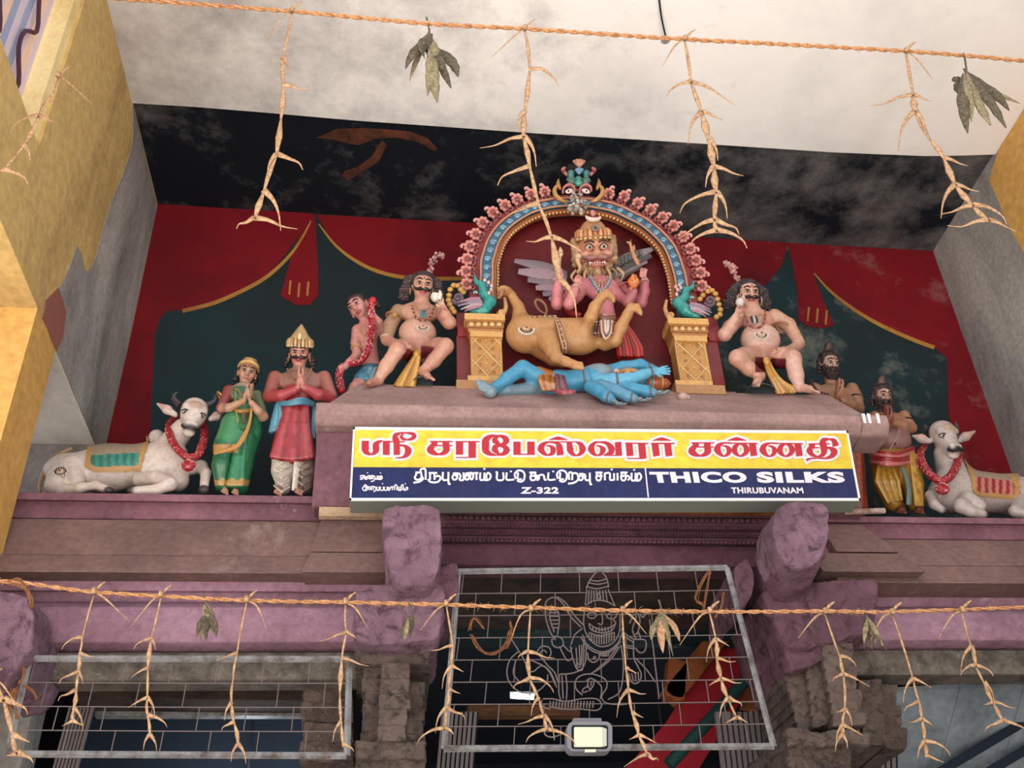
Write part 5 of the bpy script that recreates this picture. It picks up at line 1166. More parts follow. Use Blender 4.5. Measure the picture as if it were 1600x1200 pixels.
def hairmass(fg, L, r, R, col, strands=(), balls=0, seed=0, name='hair', cap=True, br=.12):
    R = fg.hR; H = SDF(.0062); rd_ = random.Random(seed)
    if cap: H.ell(L(0, .30, .30), np.array((.80, .78, .82))*r, col, .01, R); H.ell(L(0, .02, .74), np.array((.60, .60, .30))*r, col, .02, R)
    for s in (-1, 1): H.ell(L(s*.66, .12, .30), np.array((.16, .45, .48))*r, col, .01, R)
    V, F, C = H.mesh(); n_ = noise_push(.004, 60, seed)(V)
    mb = MB(); base = V+n_
    t = np.array([noise.noise(Vector(v*45)) for v in base])[:, None]; mb.add(base, [tuple(f) for f in F], C*(1+.8*np.clip(t, -.6, 1)))
    for P, rs in strands: locks(mb, L, r, P, rs, col, rd_)
    for i in range(balls):
        a = rd_.uniform(0, 2*math.pi); e = rd_.uniform(-.1, 1)
        x, y, z = math.cos(a)*.80*math.cos(e), .3+math.sin(a)*.72*math.cos(e), .30+.80*math.sin(e)
        if y < -.26 and z < .82: continue
        q = br*r*rd_.uniform(.8, 1.3); mb.ball(L(x, y, z), (q*1.2, q, q*.8), lighten(col, rd_.choice((.8, 1.2, 1.8))), seg=7, rings=5)
    return mb.build(name, 'hair_paint', fg.t, smooth='all')
def curlybeard(fg, L, r, col, width, drop, n=9, seed=0):
    mb = MB(); rd_ = random.Random(seed)
    for row in range(3):
        for k in range(n):
            a = (k/(n-1))*2-1; x = a*width; y0 = -.42-.36*math.sqrt(max(0, 1-a*a))+row*.13
            ln = drop*(1-.45*a*a)*(1-.12*row)
            locks(mb, L, r, [(x*.9, y0, -.38+.28*abs(a)), (x, y0-.06, -.38-ln*.5+.2*abs(a)), (x*.62, y0+.05, -.38-ln)], [.11, .13, .06], col, rd_, .05, .55)
    for s in (-1, 1): locks(mb, L, r, [(0, -.95, -.28), (s*.3, -.90, -.32), (s*.52, -.72, -.55)], [.10, .12, .1], col, rd_, .02)
    return mb.build('beard', 'hair_paint', fg.t, smooth='all')
def hand(fg, wrist, d, nrm, L, skin, curl=.25, thumb=1, spread=.12, F=None):
    """palm, four fingers of unequal length with two bends, thumb from the side of the palm"""
    F = F or fg.F; d = np.array(d, float); d /= np.linalg.norm(d); n = np.array(nrm, float); n -= d*(n @ d); n /= np.linalg.norm(n); s = np.cross(d, n)
    w = np.array(wrist, float); R = np.column_stack([s, n, d])
    F.ell(w+d*L*.27, np.array((.22, .11, .30))*L, skin, .008, R)
    fr = max(.052*L, .0062)
    for i, ln in enumerate((.40, .47, .44, .34)):
        o = (i-1.5)*.125*L; q = w+d*L*.5+s*o; dd = d+s*(i-1.5)*spread; dd /= np.linalg.norm(dd)
        a = q+dd*ln*L*.45+n*curl*.10*L; b = a+dd*ln*L*(.40-.28*curl)+n*curl*.34*L; c = b+dd*ln*L*(.25-.45*curl)+n*curl*.24*L
        F.cone(q, a, fr*1.1, fr, skin, .004); F.cone(a, b, fr, fr*.9, skin, .003); F.cone(b, c, fr*.9, fr*.75, skin, .003)
    q = w+d*L*.14+s*thumb*.17*L; a = q+d*.16*L+s*thumb*.14*L+n*.05*L; b = a+d*.18*L+s*thumb*.03*L+n*.08*L
    F.cone(q, a, fr*1.4, fr*1.15, skin, .006); F.cone(a, b, fr*1.15, fr*.85, skin, .004)
def foot(fg, ankle, toe, rad, skin, F=None):
    F = F or fg.F; a, t = np.array(ankle, float), np.array(toe, float); d = t-a; d /= np.linalg.norm(d); s = np.cross(d, (0, 0, 1)); s /= np.linalg.norm(s)+1e-9
    F.cone(a-d*rad*.4, a+(t-a)*.6, rad*1.0, rad*.8, skin, .012)
    for i in range(5):
        o = (i-2)*rad*.42; ln = (1, .96, .9, .82, .72)[i]; F.cone(a+(t-a)*.55+s*o*.8, a+(t-a)*ln+s*o, rad*.38, rad*(.34 if i == 0 else .24), skin, .004)
def prayer(fg, base, tip, wl, wr, skin, L=None, F=None):
    """two palms pressed together"""
    b, t = fg.W(*base), fg.W(*tip); L = L or np.linalg.norm(t-b); d = (t-b)/np.linalg.norm(t-b)
    for s in (-1, 1): hand(fg, b+np.array([s*.012, 0, 0]), d, (-s, 0, 0), L, skin, curl=.02, thumb=s, spread=.0, F=F)
def lathe_crown(fg, L, r, R, z0, prof, col, name='crown', tops=()):
    mb = MB(); ax = R @ np.array([0, .15, 1.0])
    mb.lathe([(a*r, h*r) for a, h in prof], L(0, .02, z0), lin(col), seg=18, axis=ax)
    return mb
# ================================================================ FIGURES
ledge_l = atY(300, 772, 4.93)[2]; ledge_r = atY(1500, 808, 4.93)[2]
def onto(px, py, Y, z): p = atY(px, py, Y); return (p[0], Y, z)
def paint_if(V, C, mask, col): C = C.copy(); C[mask] = lin(col); return C

# ---- woman in the green sari
g = Fig('woman_statue', 'painted statue of a woman in green sari, palms joined, beside the left bull', 'statue', (320, 490, 4), 5.08, onto(360, 775, 5.08, ledge_l))
SK = 'bd8f76'; W = g.W; u = g.u
R = rot(12, 20, 6); L, r = head(g, (267, 366, 0), 18.5, R, SK, 'a85a50', bindi='6a1414', lids='2a1612')
g.limb([(262, 400, .02), (245, 450, .02)], [7, 8], SK)
g.ell((235, 505, .0), (21, 13, 17), '3a6a4c').ell((245, 462, .0), (17, 11, 8), 'a88a74', .015).ell((232, 590, .0), (15, 11, 13), '3f7a55')
g.limb([(150, 480, 0), (105, 590, -.03)], [9.5, 8.5], '8f3f3c').limb([(106, 592, -.03), (150, 590, -.08), (238, 548, -.12)], [8, 7, 5], SK, .015)
g.limb([(330, 510, 0), (365, 640, -.03)], [9, 8], '5a6a4a').limb([(365, 645, -.03), (335, 610, -.08), (292, 558, -.12)], [8, 6.5, 5], SK, .015)
prayer(g, (262, 540, -.125), (290, 436, -.13), 0, 0, SK)
g.body()
G1, G2 = '1f6a45', '2c8a5c'
def pt(V, C):
    x, y = g.px(V); C = C.copy()
    C[(y > 1035+8*np.sin(x*.1)) & (y < 1075)] = lin('b08a48'); C[(np.abs(y-(845-.02*x)) < 26) & (x < 205)] = lin('b98a50'); return C
S_ = SDF(.0058)
g.limb([(215, 600, .02), (190, 700, .0), (150, 800, -.02)], [18, 23, 22], '3f8a58', F=S_).limb([(240, 640, .03), (240, 800, .03)], [18, 24], G1, F=S_)
g.limb([(120, 840, -.03), (105, 950, -.03), (110, 1070, .0)], [17, 15, 12], G1, .03, F=S_).limb([(240, 820, .02), (225, 950, .02), (205, 1080, .02)], [22, 19, 17], G1, .03, F=S_)
for i in range(6): g.limb([(215+i*9, 740, -.06), (185+i*11, 900, -.07), (150+i*16, 1070, -.05)], [3, 4, 5], (G1, G2)[i % 2], .01, F=S_)
g.limb([(345, 620, .02), (320, 760, .02), (275, 900, .02), (235, 1060, .02)], [7, 9, 8, 5], G1, .02, F=S_)
S_.build('sari', 'painted_gloss', g.t, paint=pt)
g.tube([(295, 560, -.09), (280, 680, -.10), (235, 785, -.12), (180, 840, -.13), (60, 872, -.10)], [2, 2.4, 4.6, 3.4, 3], 'c08a48', 'gold_drape', seg=8, flatten=.5)
g.tube([(190, 605, -.06), (235, 612, -.085), (285, 605, -.06)], 3.6, 'b98a40', 'waist_belt'); g.tube([(243, 620, -.09), (243, 685, -.10)], [3, 2], '7a4a38', 'belt_tassel')
mb = MB(); beads(mb, [W(205, 470, -.04), W(225, 500, -.075), W(250, 512, -.08), W(275, 470, -.04)], 1.3*u, ['c89a50', '8a6030']); beads(mb, [W(195, 470, -.04), W(192, 560, -.075), W(205, 680, -.10)], 1.1*u, ['c89a50']); mb.build('necklace', 'gold_paint', g.t)
mb = MB()
for p, R_ in (((232, 550, -.12), 6), ((100, 520, -.0), 9.8)): ring(mb, W(*p), (.7, 0, .6), R_*u, 1.6*u, 'c0904a')
mb.build('bangles', 'gold_paint', g.t)
hairmass(g, L, r, R, '2a1c1a', [([(-.6, .5, .1), (-.75, .45, -.5), (-.85, .4, -1.0)], [.3, .34, .25]), ([(.6, .5, .1), (.7, .45, -.5), (.7, .4, -1.1)], [.25, .3, .2])])
mb = MB(); mb.tube([L(-.80, .1, .28), L(-.62, -.45, .68), L(0, -.70, .90), L(.62, -.45, .68), L(.80, .1, .28)], [.14*r, .17*r, .2*r, .17*r, .14*r], lin('c8a060'), seg=8, n=4); mb.ball(L(0, -.2, 1.02), np.array((.6, .6, .2))*r, lin('a88a60'), R=R); mb.build('tiara', 'gold_paint', g.t)
for x, y in ((130, 1120), (195, 1125)):
    F = SDF(.005); foot(g, W(x, y-35, .02), W(x-8, y+8, -.10), 5.5*u, SK, F); F.build('foot', 'painted', g.t)

# ---- king
g = Fig('king_statue', 'painted statue of a crowned moustached king in a red coat, palms joined', 'statue', (320, 490, 4), 5.08, onto(462, 777, 5.08, ledge_l)); W = g.W; u = g.u
SK = 'c9897a'; R = rot(2, 22, 0); L, r = head(g, (592, 248, -.01), 20.5, R, SK, '9a3c3c', '1c1412', '1c1412', bindi='8a1a1a')
g.limb([(590, 290, .02), (590, 340, .02)], [9, 10], SK)
g.ell((595, 425, .0), (38, 15, 23), '9a6a5c').ell((595, 370, .02), (24, 12, 9), '9a7a6c', .02).ell((590, 500, .0), (27, 15, 20), 'a03438')
g.limb([(440, 400, 0), (405, 510, -.03)], [12, 11], 'a05a50').limb([(405, 520, -.03), (480, 512, -.09), (562, 478, -.13)], [10, 9.5, 7], 'b04248', .018)
g.limb([(745, 400, 0), (785, 510, -.03)], [12, 11], 'a8685c').limb([(785, 525, -.03), (710, 508, -.09), (640, 470, -.13)], [10, 9.5, 7], 'b04248', .018)
prayer(g, (600, 470, -.14), (604, 338, -.15), 0, 0, SK)
g.body()
S_ = SDF(.0058)
g.limb([(575, 560, .0), (560, 720, .0), (548, 860, .0)], [25, 30, 34], 'a02a30', F=S_)
for i in range(9): x = 470+i*26; g.limb([(520+i*15, 570, -.08), (x*.5+250+i*7, 700, -.10), (425+i*31, 890+16*math.sin(i*.4), -.085)], [3, 4.4, 5.5], ('a82c34', 'b84a50', '8a1e26')[i % 3], .01, F=S_)
S_.build('red_coat_skirt', 'painted_gloss', g.t)
S_ = SDF(.0058)
for x, c in ((490, 'd8ccc0'), (620, '978578')):
    g.limb([(x, 860, .0), (x-2, 980, -.0), (x+4, 1085, .02)], [18, 18, 12], c, .02, F=S_)
    for k in range(5): g.limb([(x-60, 905+k*42, -.04), (x-10, 935+k*45, -.085), (x+42, 915+k*42, -.05)], [1.5, 2.2, 1.5], c, .008, F=S_)
g.limb([(572, 870, -.06), (566, 1000, -.065), (552, 1100, -.055)], [3, 3.6, 2.6], 'e6dccf', .008, F=S_).limb([(592, 870, -.055), (587, 990, -.06), (572, 1090, -.05)], [2, 2.4, 2], 'b8a898', .006, F=S_)
S_.build('white_dhoti', 'painted', g.t)
B_ = '4f8ea6'; mb = MB()
for k in range(3): g.tube([(455, 545+k*9, -.04), (520, 556+k*6, -.10), (600, 532+k*13, -.12), (680, 560+k*6, -.05)], 3.3, B_, mb=mb)
for k in range(4): g.tube([(450+k*6, 570, -.05), (432+k*14, 660, -.06), (412+k*18, 745-k*6, -.05)], [3, 4.4, 4], (B_, '6aa6ba')[k % 2], mb=mb)
for k in range(2): g.tube([(682, 580, -.04), (675+k*10, 680, -.05), (668+k*12, 780, -.04)], [2, 3.4, 3], B_, mb=mb)
mb.build('blue_sash', 'painted_gloss', g.t)
mb = MB(); beads(mb, [W(515, 345, -.04), W(545, 400, -.085), W(590, 425, -.095)], 1.5*u, ['9a7a50', '7a4a40']); beads(mb, [W(665, 345, -.04), W(650, 400, -.08), W(640, 415, -.09)], 1.5*u, ['9a7a50']); mb.build('necklace', 'gold_paint', g.t)
hairmass(g, L, r, R, '231715', [([(-.7, .4, .1), (-.85, .3, -.6), (-1.0, .2, -1.1)], [.2, .26, .2]), ([(.7, .4, .1), (.9, .3, -.5), (1.05, .2, -1.15)], [.2, .3, .26])])
mb = lathe_crown(g, L, r, R, .42, [(.86, 0), (.92, .12), (.82, .28), (.9, .42), (.80, .75), (.55, 1.15), (.36, 1.5), (.16, 1.8), (.02, 2.0)], 'c2a070')
for k in range(11):
    a = math.pi*(k/10); x, y = -.92*math.cos(a), -.85*math.sin(a)
    mb.ball(L(x, y, .55), .12*r, lin('dcc08c'), seg=7, rings=5); mb.tube([L(x, y, .62), L(x*.98, y*1.0, .95), L(x*.86, y*.86, 1.14)], [.13*r, .12*r, .04*r], lin(('d0ac74', 'b58a54')[k % 2]), seg=6, n=2)
mb.ball(L(0, -.78, 1.25), np.array((.16, .1, .3))*r, lin('e0c89c'), R=R); mb.build('crown', 'gold_paint', g.t)
mb = MB()
for s in (-1, 1): ring(mb, L(s*.82, -.05, -.5), (1, 0, 0), .15*r, .04*r, 'c0904a')
mb.build('earrings', 'gold_paint', g.t)
for x, y in ((470, 1120), (600, 1118)):
    F = SDF(.005); foot(g, W(x, y-40, .03), W(x-18, y+14, -.10), 6.5*u, SK, F); F.build('foot', 'painted', g.t)

# ---- young man with a flower garland, leaning behind the seated guardian
g = Fig('garland_bearer_statue', 'leaning youth statue carrying a red flower garland, behind the left seated guardian', 'statue', (520, 380, 5), 5.22, onto(575, 625, 5.22, cz)); W = g.W; u = g.u
SK = 'd38f86'; R = rot(-28, 22, -22); L, r = head(g, (200, 500, 0), 20, R, SK, '9a3c3c', lids='5a2a26')
g.limb([(240, 575, .02), (255, 630, .03)], [8, 9], SK).ell((262, 700, .03), (21, 13, 22), SK).limb([(265, 740, .03), (285, 860, .03), (300, 960, .03)], [17, 14, 15], SK)
g.limb([(190, 680, .02), (178, 780, .0), (188, 870, -.03)], [9, 8, 7], SK).limb([(188, 872, -.03), (130, 930, -.08), (95, 965, -.10)], [7, 6, 5], SK)
hand(g, W(100, 955, -.10), W(60, 985, -.12)-W(100, 955, -.10), (0, .5, .8), 15*u, SK, .5, 1)
g.limb([(340, 660, .05), (420, 720, .02), (360, 620, -.04), (320, 570, -.06)], [9, 8, 7, 5.5], SK)
hand(g, W(322, 575, -.06), W(300, 500, -.08)-W(322, 575, -.06), (-.3, -1, 0), 18*u, SK, .6, -1)
g.limb([(250, 1060, .0), (190, 1140, -.03), (150, 1200, -.03)], [15, 13, 11], SK).limb([(330, 1040, .02), (350, 1180, .02)], [15, 13], SK)
g.body()
S_ = SDF(.0058); g.ell((300, 1000, .03), (18, 14, 12), '3f7c98', F=S_).limb([(280, 1010, .0), (235, 1070, -.02)], [14, 15], '3f7c98', F=S_).limb([(320, 1010, .02), (345, 1080, .02)], [14, 15], '35708c', F=S_)
for k in range(5): g.limb([(255+k*20, 975, -.05), (215+k*22, 1060, -.06)], [2, 3], ('7fb4c4', '2f6a88')[k % 2], .006, F=S_)
S_.build('blue_shorts', 'painted_gloss', g.t); g.tube([(250, 975, -.03), (300, 990, -.05), (350, 975, -.02)], 3, 'c8a050', 'gold_belt')
hairmass(g, L, r, R, '33211f', [([(.2, .6, .5), (.7, .6, 0), (1.1, .5, -.5), (1.3, .4, -.9)], [.35, .4, .35, .2])])
P = [(310, 445), (298, 520), (300, 580), (302, 660), (292, 760), (262, 870), (205, 930), (130, 945), (72, 968), (48, 1030), (55, 1090), (65, 1150)]
mb = MB(); g.tube([(x, y, -.09) for x, y in P], [6, 5, 5, 5, 5, 5, 5, 5, 5, 5, 5.5, 6], 'a01c2c', mb=mb); C = smooth_path([W(x, y, -.09) for x, y in P], 14); rr = random.Random(3)
for c in C:
    for k in range(2): w = rr.uniform(-1.6, 1.6); mb.ball(c+np.array([math.sin(w)*4.8*u, -math.cos(w)*4.8*u, rr.uniform(-2, 2)*u]), 1.7*u, lin(rr.choice(['c83848', 'd87884', 'e0a8a8', '9a1424'])), seg=5, rings=4)
mb.ball(W(312, 450, -.1), 7*u, lin('c01c30')); mb.ball(W(66, 1150, -.1), 6.5*u, lin('b81c30')); mb.build('flower_garland', 'painted', g.t)
mb = MB(); beads(mb, [W(205, 650, -.03), W(240, 720, -.05), W(280, 660, -.04)], 1.2*u, ['c89a60']); ring(mb, W(182, 820, -.02), (0, .1, 1), 8*u, 1.4*u, 'c8a060'); mb.build('necklace', 'gold_paint', g.t)

def curl_plume(g, pts, col):
    mb = MB(); rr = random.Random(4); P = smooth_path([g.W(*p) for p in pts], 3)
    for i, p in enumerate(P):
        rad = (3.2+2.8*math.sin(math.pi*min(i/len(P)+.15, 1)))*g.u
        for k in range(3): mb.ball(p+np.array([rr.uniform(-1, 1), rr.uniform(-.5, .5), rr.uniform(-1, 1)])*rad*.8, rad*.55, lin(rr.choice(col)), seg=7, rings=5)
    mb.build('plume', 'painted', g.t)
def medallion(g, p, r, nm='medallion', n=9, top=-.1, fan=True):
    mb = MB(); c = g.W(*p); u = g.u
    mb.ball(c, (r*.42*u, r*.2*u, r*.36*u), lin('d8c0a0'), seg=10, rings=6); mb.ball(c-np.array([0, r*.18*u, 0]), (r*.2*u, .12*r*u, .18*r*u), lin('8a4438'), seg=8, rings=5)
    for k in range(n):
        a = math.pi*(k/(n-1)) if fan else 2*math.pi*k/n; mb.ball(c+np.array([math.cos(a)*r*u, .0, (top-math.sin(a)*.85)*r*u]), (r*.17*u, r*.16*u, r*.19*u), lin('dcd4c4'), seg=7, rings=5)
        mb.ball(c+np.array([math.cos(a)*r*.7*u, .004, (top-math.sin(a)*.6)*r*u]), r*.14*u, lin('4a3430'), seg=6, rings=4)
    mb.build(nm, 'painted', g.t)

# ---- left seated guardian
SK = 'c9917c'
g = Fig('guardian_statue', 'seated pot-bellied guardian statue raising a white conch, left of the arch', 'statue', (520, 380, 5), 5.10, onto(655, 607, 5.0, cz)); W = g.W; u = g.u
R = rot(4, 20, 3); L, r = head(g, (703, 335, -.02), 22, R, 'd6a088', 'a8403c', '1e1614', '1e1614', bindi='a04038')
g.limb([(700, 400, 0), (695, 455, .0)], [11, 13], SK).ell((675, 545, .02), (33, 17, 21), SK).ell((662, 705, .0), (31, 25, 27), 'd0a08c', .04).ell((660, 800, .02), (28, 22, 16), SK)
g.limb([(510, 530, .02), (450, 640, .0), (425, 750, -.02)], [12, 11.5, 9], 'a88468', .02).limb([(425, 760, -.02), (490, 790, -.10), (545, 795, -.17)], [9, 8, 6], SK)
hand(g, W(540, 792, -.17), W(610, 840, -.19)-W(540, 792, -.17), (0, .3, 1), 22*u, SK, .3, 1)
g.limb([(835, 535, .02), (890, 600, -.05), (910, 620, -.08)], [12, 11, 10.5], SK).limb([(910, 620, -.08), (880, 560, -.12), (862, 505, -.14)], [10.5, 8.5, 6], SK)
hand(g, W(862, 510, -.14), W(835, 430, -.17)-W(862, 510, -.14), (-.5, -1, 0), 24*u, 'd8b49c', .75, -1)
g.limb([(600, 850, .0), (540, 830, -.14), (505, 830, -.2)], [17, 15, 12.5], SK, .03).limb([(505, 835, -.2), (420, 960, -.16), (350, 1075, -.14)], [12, 11.5, 7.5], 'd2a08a')
foot(g, W(345, 1075, -.14), W(255, 1105, -.22), 7.5*u, 'c48a74')
g.limb([(735, 860, .0), (830, 810, -.14), (880, 800, -.2)], [17, 15, 12.5], SK, .03).limb([(880, 810, -.2), (790, 920, -.16), (700, 1005, -.14)], [12, 11, 7.5], SK)
foot(g, W(705, 1005, -.14), W(765, 1060, -.22), 7*u, SK)
def pt(V, C):
    x, y = g.px(V); C = C.copy(); C[((x-590)**2/45**2+(y-880)**2/60**2 < 1) & (V[:, 1] > 4.9)] = lin('7a2028'); C[(x > 690) & (x < 790) & (y > 800+(x-690)*.1) & (y < 900) & ((x-690)+(y-800) < 130)] = lin('7a2434'); return C
g.body(paint=pt)
mb = MB(); rr = random.Random(1)
for k in range(5): g.tube([(650+k*6, 840, -.13), (635+k*8, 900, -.16), (560+k*20, 1020, -.15), (500+k*28, 1125, -.13)], [2.5, 4, 5, 6.5], ('b98232', 'd0a04c', 'a06a24')[k % 3], mb=mb)
mb.ball(W(655, 870, -.16), 6*u, lin('c89038')); mb.build('ochre_sash', 'painted_gloss', g.t)
hc = '3a2828'; st = []
for s in (-1, 1):
    for k in range(5):
        x0 = s*(.35+.13*k); st.append(([(x0*.6, .2, .95-.05*k), (s*(.8+.08*k), .05, .45), (s*(.95+.10*k), .0, -.2), (s*(.95+.13*k), .05, -.75), (s*(1.05+.12*k), .15, -1.15)], [.12, .17, .19, .17, .12]))
hairmass(g, L, r, R, hc, st, 60, 3)
curl_plume(g, [(755, 245, .02), (765, 200, .02), (785, 140, .02), (820, 90, .02), (855, 85, .02), (850, 115, .02)], ['8a5a5c', 'b88484', 'd0a09c'])
medallion(g, (705, 650, -.13), 9); mb = MB()
beads(mb, [W(620, 490, -.04), W(645, 570, -.08), W(705, 605, -.10), W(765, 570, -.08), W(795, 490, -.04)], 1.9*u, ['8a3c38', 'c8a070', '7a3030']); beads(mb, [W(640, 465, -.04), W(665, 510, -.075), W(710, 525, -.085), W(760, 500, -.05)], 1.5*u, ['c8a070', '9a6a48']); mb.build('bead_necklace', 'painted', g.t)
mb = MB(); mb.ball(W(708, 545, -.10), (4*u, 2.5*u, 8*u), lin('2f6a72')); mb.ball(W(694, 560, -.10), (2.4*u, 2*u, 6*u), lin('3f8088')); mb.ball(W(722, 560, -.10), (2.4*u, 2*u, 6*u), lin('3f8088')); mb.build('blue_pendant', 'painted_gloss', g.t)
mb = MB(); ring(mb, W(475, 575, .0), (.3, 0, 1), 12.6*u, 1.8*u, 'a87848'); ring(mb, W(862, 530, -.14), (.2, .1, 1), 7*u, 1.6*u, 'c08a80'); ring(mb, W(420, 742, -.02), (.1, 0, 1), 9.6*u, 1.4*u, 'd8c0a8'); mb.ball(W(485, 560, -.06), 4.5*u, lin('b88a50')); mb.build('armlets', 'gold_paint', g.t)
mb = MB()
for s in (-1, 1): ring(mb, L(s*.84, -.1, -.5), (1, 0, 0), .24*r, .045*r, 'b08858')
mb.build('earrings', 'gold_paint', g.t)
mb = MB(); mb.lathe([(1*u, -8*u), (5*u, -6*u), (8*u, 0), (7.5*u, 5*u), (4*u, 8*u), (.5*u, 9*u)], W(800, 425, -.20), lin('e8ddd2'), seg=14, axis=(.1, 0, 1)); mb.tube([W(825, 440, -.2), W(838, 400, -.21), W(836, 368, -.21)], [4.5*u, 4*u, 1.2*u], lin('efe6dc'), n=2)
CH = mb.build('conch', 'painted_gloss', g.t)
def dome(name, px, rpx, Y, label):
    c = atY(*px, Y); s = pscale(c); rz = max(c[2]-cz, 1e-3)
    F = SDF(.008); base = np.array([c[0], Y, cz-.01]); F.ell(base, (rpx*s, rpx*s*.85, (c[2]-cz)+.01), '39454a')
    o = F.build(name, 'painted', None, keep=lambda V: V[:, 2] > cz-.012, label=label, rough=noise_push(.006, 12)); o['category'] = 'footrest'
dome('footrest', (660, 591), 18, 4.97, 'dark rounded footrest stone under the left guardian\'s foot')
dome('footrest', (1186, 604), 23, 4.97, 'dark rounded footrest stone under the right guardian\'s foot')

# ---- right seated guardian
g = Fig('guardian_statue', 'seated pot-bellied guardian statue holding a conch to his face, right of the arch', 'statue', (1110, 390, 5), 5.10, onto(1200, 612, 5.0, cz)); W = g.W; u = g.u
SK = 'cf9c88'; R = rot(-2, 20, 2); L, r = head(g, (295, 345, -.02), 21.5, R, 'd8a890', '9a3c38', '1e1614', '1e1614', bindi='a04038')
g.limb([(310, 410, 0), (330, 465, .0)], [11, 13], SK).ell((355, 550, .02), (32, 17, 21), SK).ell((390, 705, .0), (33, 27, 29), 'dcb4a4', .04).ell((400, 800, .02), (28, 22, 14), SK)
g.limb([(225, 540, .02), (150, 610, -.03), (112, 665, -.08)], [12, 12, 10.5], SK).limb([(112, 665, -.08), (160, 600, -.13), (195, 530, -.16)], [10.5, 9, 6.5], 'd8a894')
hand(g, W(195, 535, -.16), W(230, 450, -.19)-W(195, 535, -.16), (.5, -1, 0), 25*u, SK, .75, 1)
g.limb([(500, 520, .02), (610, 590, .0), (690, 720, -.04)], [12.5, 12, 9.5], 'cfa088').limb([(690, 745, -.04), (620, 790, -.12), (560, 795, -.18)], [9, 8, 6.5], SK)
hand(g, W(565, 793, -.18), W(470, 840, -.20)-W(565, 793, -.18), (0, .3, 1), 25*u, SK, .3, -1)
g.limb([(350, 850, .0), (260, 840, -.14), (215, 845, -.2)], [17, 15.5, 13], SK, .03).limb([(212, 850, -.2), (300, 930, -.16), (385, 985, -.13)], [13, 11.5, 9], SK)
foot(g, W(388, 990, -.13), W(345, 1075, -.20), 8*u, SK)
g.limb([(450, 860, .0), (570, 850, -.14), (640, 850, -.2)], [17, 16, 14], SK, .03).limb([(640, 855, -.2), (670, 980, -.18), (695, 1080, -.16)], [13.5, 12, 7.5], 'dcb0a0')
foot(g, W(700, 1075, -.16), W(830, 1105, -.24), 7.5*u, 'd0a090')
def pt(V, C):
    x, y = g.px(V); C = C.copy(); m = ((x > 350) & (x < 420) & (y > 840) & (y < 960)) | ((x > 470) & (x < 590) & (y > 850) & (y < 950) & (y < 1010-(x-470)*.4)); C[m & (V[:, 1] > 4.86)] = lin('6f2028'); return C
g.body(paint=pt)
mb = MB()
for k in range(5): g.tube([(425+k*8, 870, -.13), (455+k*8, 950, -.17), (500+k*14, 1040, -.16), (540+k*30, 1120-k*4, -.13)], [2.5, 4, 5, 6], ('b98232', 'd0a04c', 'a06a24')[k % 3], mb=mb)
mb.ball(W(440, 870, -.16), (6*u, 4*u, 8*u), lin('c89038')); mb.build('ochre_sash', 'painted_gloss', g.t)
st = []
for s in (-1, 1):
    for k in range(5): st.append(([(s*.25, .2, 1.0-.05*k), (s*(.75+.08*k), .05, .5), (s*(.95+.12*k), .0, -.1), (s*(1.0+.14*k), .05, -.6), (s*(1.1+.15*k), .1, -1.1)], [.12, .17, .19, .17, .12]))
hairmass(g, L, r, R, '33262a', st, 60, 5)
curl_plume(g, [(225, 255, .02), (205, 215, .02), (180, 160, .02), (140, 120, .02), (120, 105, .02), (165, 110, .02), (200, 140, .02)], ['b07c78', 'd8a49c', 'c48c86'])
medallion(g, (398, 655, -.15), 11); mb = MB()
beads(mb, [W(265, 500, -.05), W(305, 590, -.10), W(370, 610, -.11), W(420, 570, -.09), W(430, 480, -.03)], 2.4*u, ['a85a50', 'c07868', '8a3c38']); beads(mb, [W(270, 480, -.04), W(300, 530, -.08), W(400, 500, -.05)], 1.6*u, ['c8a070']); mb.build('bead_necklace', 'painted', g.t)
mb = MB()
for k in range(3): mb.ball(W(325+k*18, 545, -.11), (2.4*u, 2*u, 8*u), lin(('20242a', 'c8c4bc', '20242a')[k]))
mb.build('dark_pendant', 'painted_gloss', g.t)
mb = MB(); ring(mb, W(575, 600, .0), (.5, 0, 1), 12.8*u, 1.6*u, 'd8a890'); ring(mb, W(560, 610, -.0), (.5, 0, 1), 13.2*u, 1.6*u, 'b08058'); ring(mb, W(190, 540, -.15), (-.3, .1, 1), 7.4*u, 1.7*u, 'd8a8a0'); ring(mb, W(665, 755, -.06), (1, .3, .1), 9*u, 1.6*u, 'e0c8b8'); mb.build('armlets', 'gold_paint', g.t)
mb = MB()
for s in (-1, 1): ring(mb, L(s*.88, -.1, -.5), (1, 0, 0), .3*r, .05*r, 'c0a890')
mb.build('earrings', 'gold_paint', g.t)
mb = MB(); mb.lathe([(1*u, -8*u), (5*u, -6*u), (7.5*u, 0), (6.5*u, 5*u), (3*u, 8*u), (.5*u, 9*u)], W(232, 415, -.22), lin('d8cfc8'), seg=14, axis=(.1, 0, 1)); mb.tube([W(248, 420, -.2), W(258, 380, -.21), W(256, 350, -.21)], [4*u, 3.5*u, 1*u], lin('e0b4a8'), n=2); mb.build('conch', 'painted_gloss', g.t)

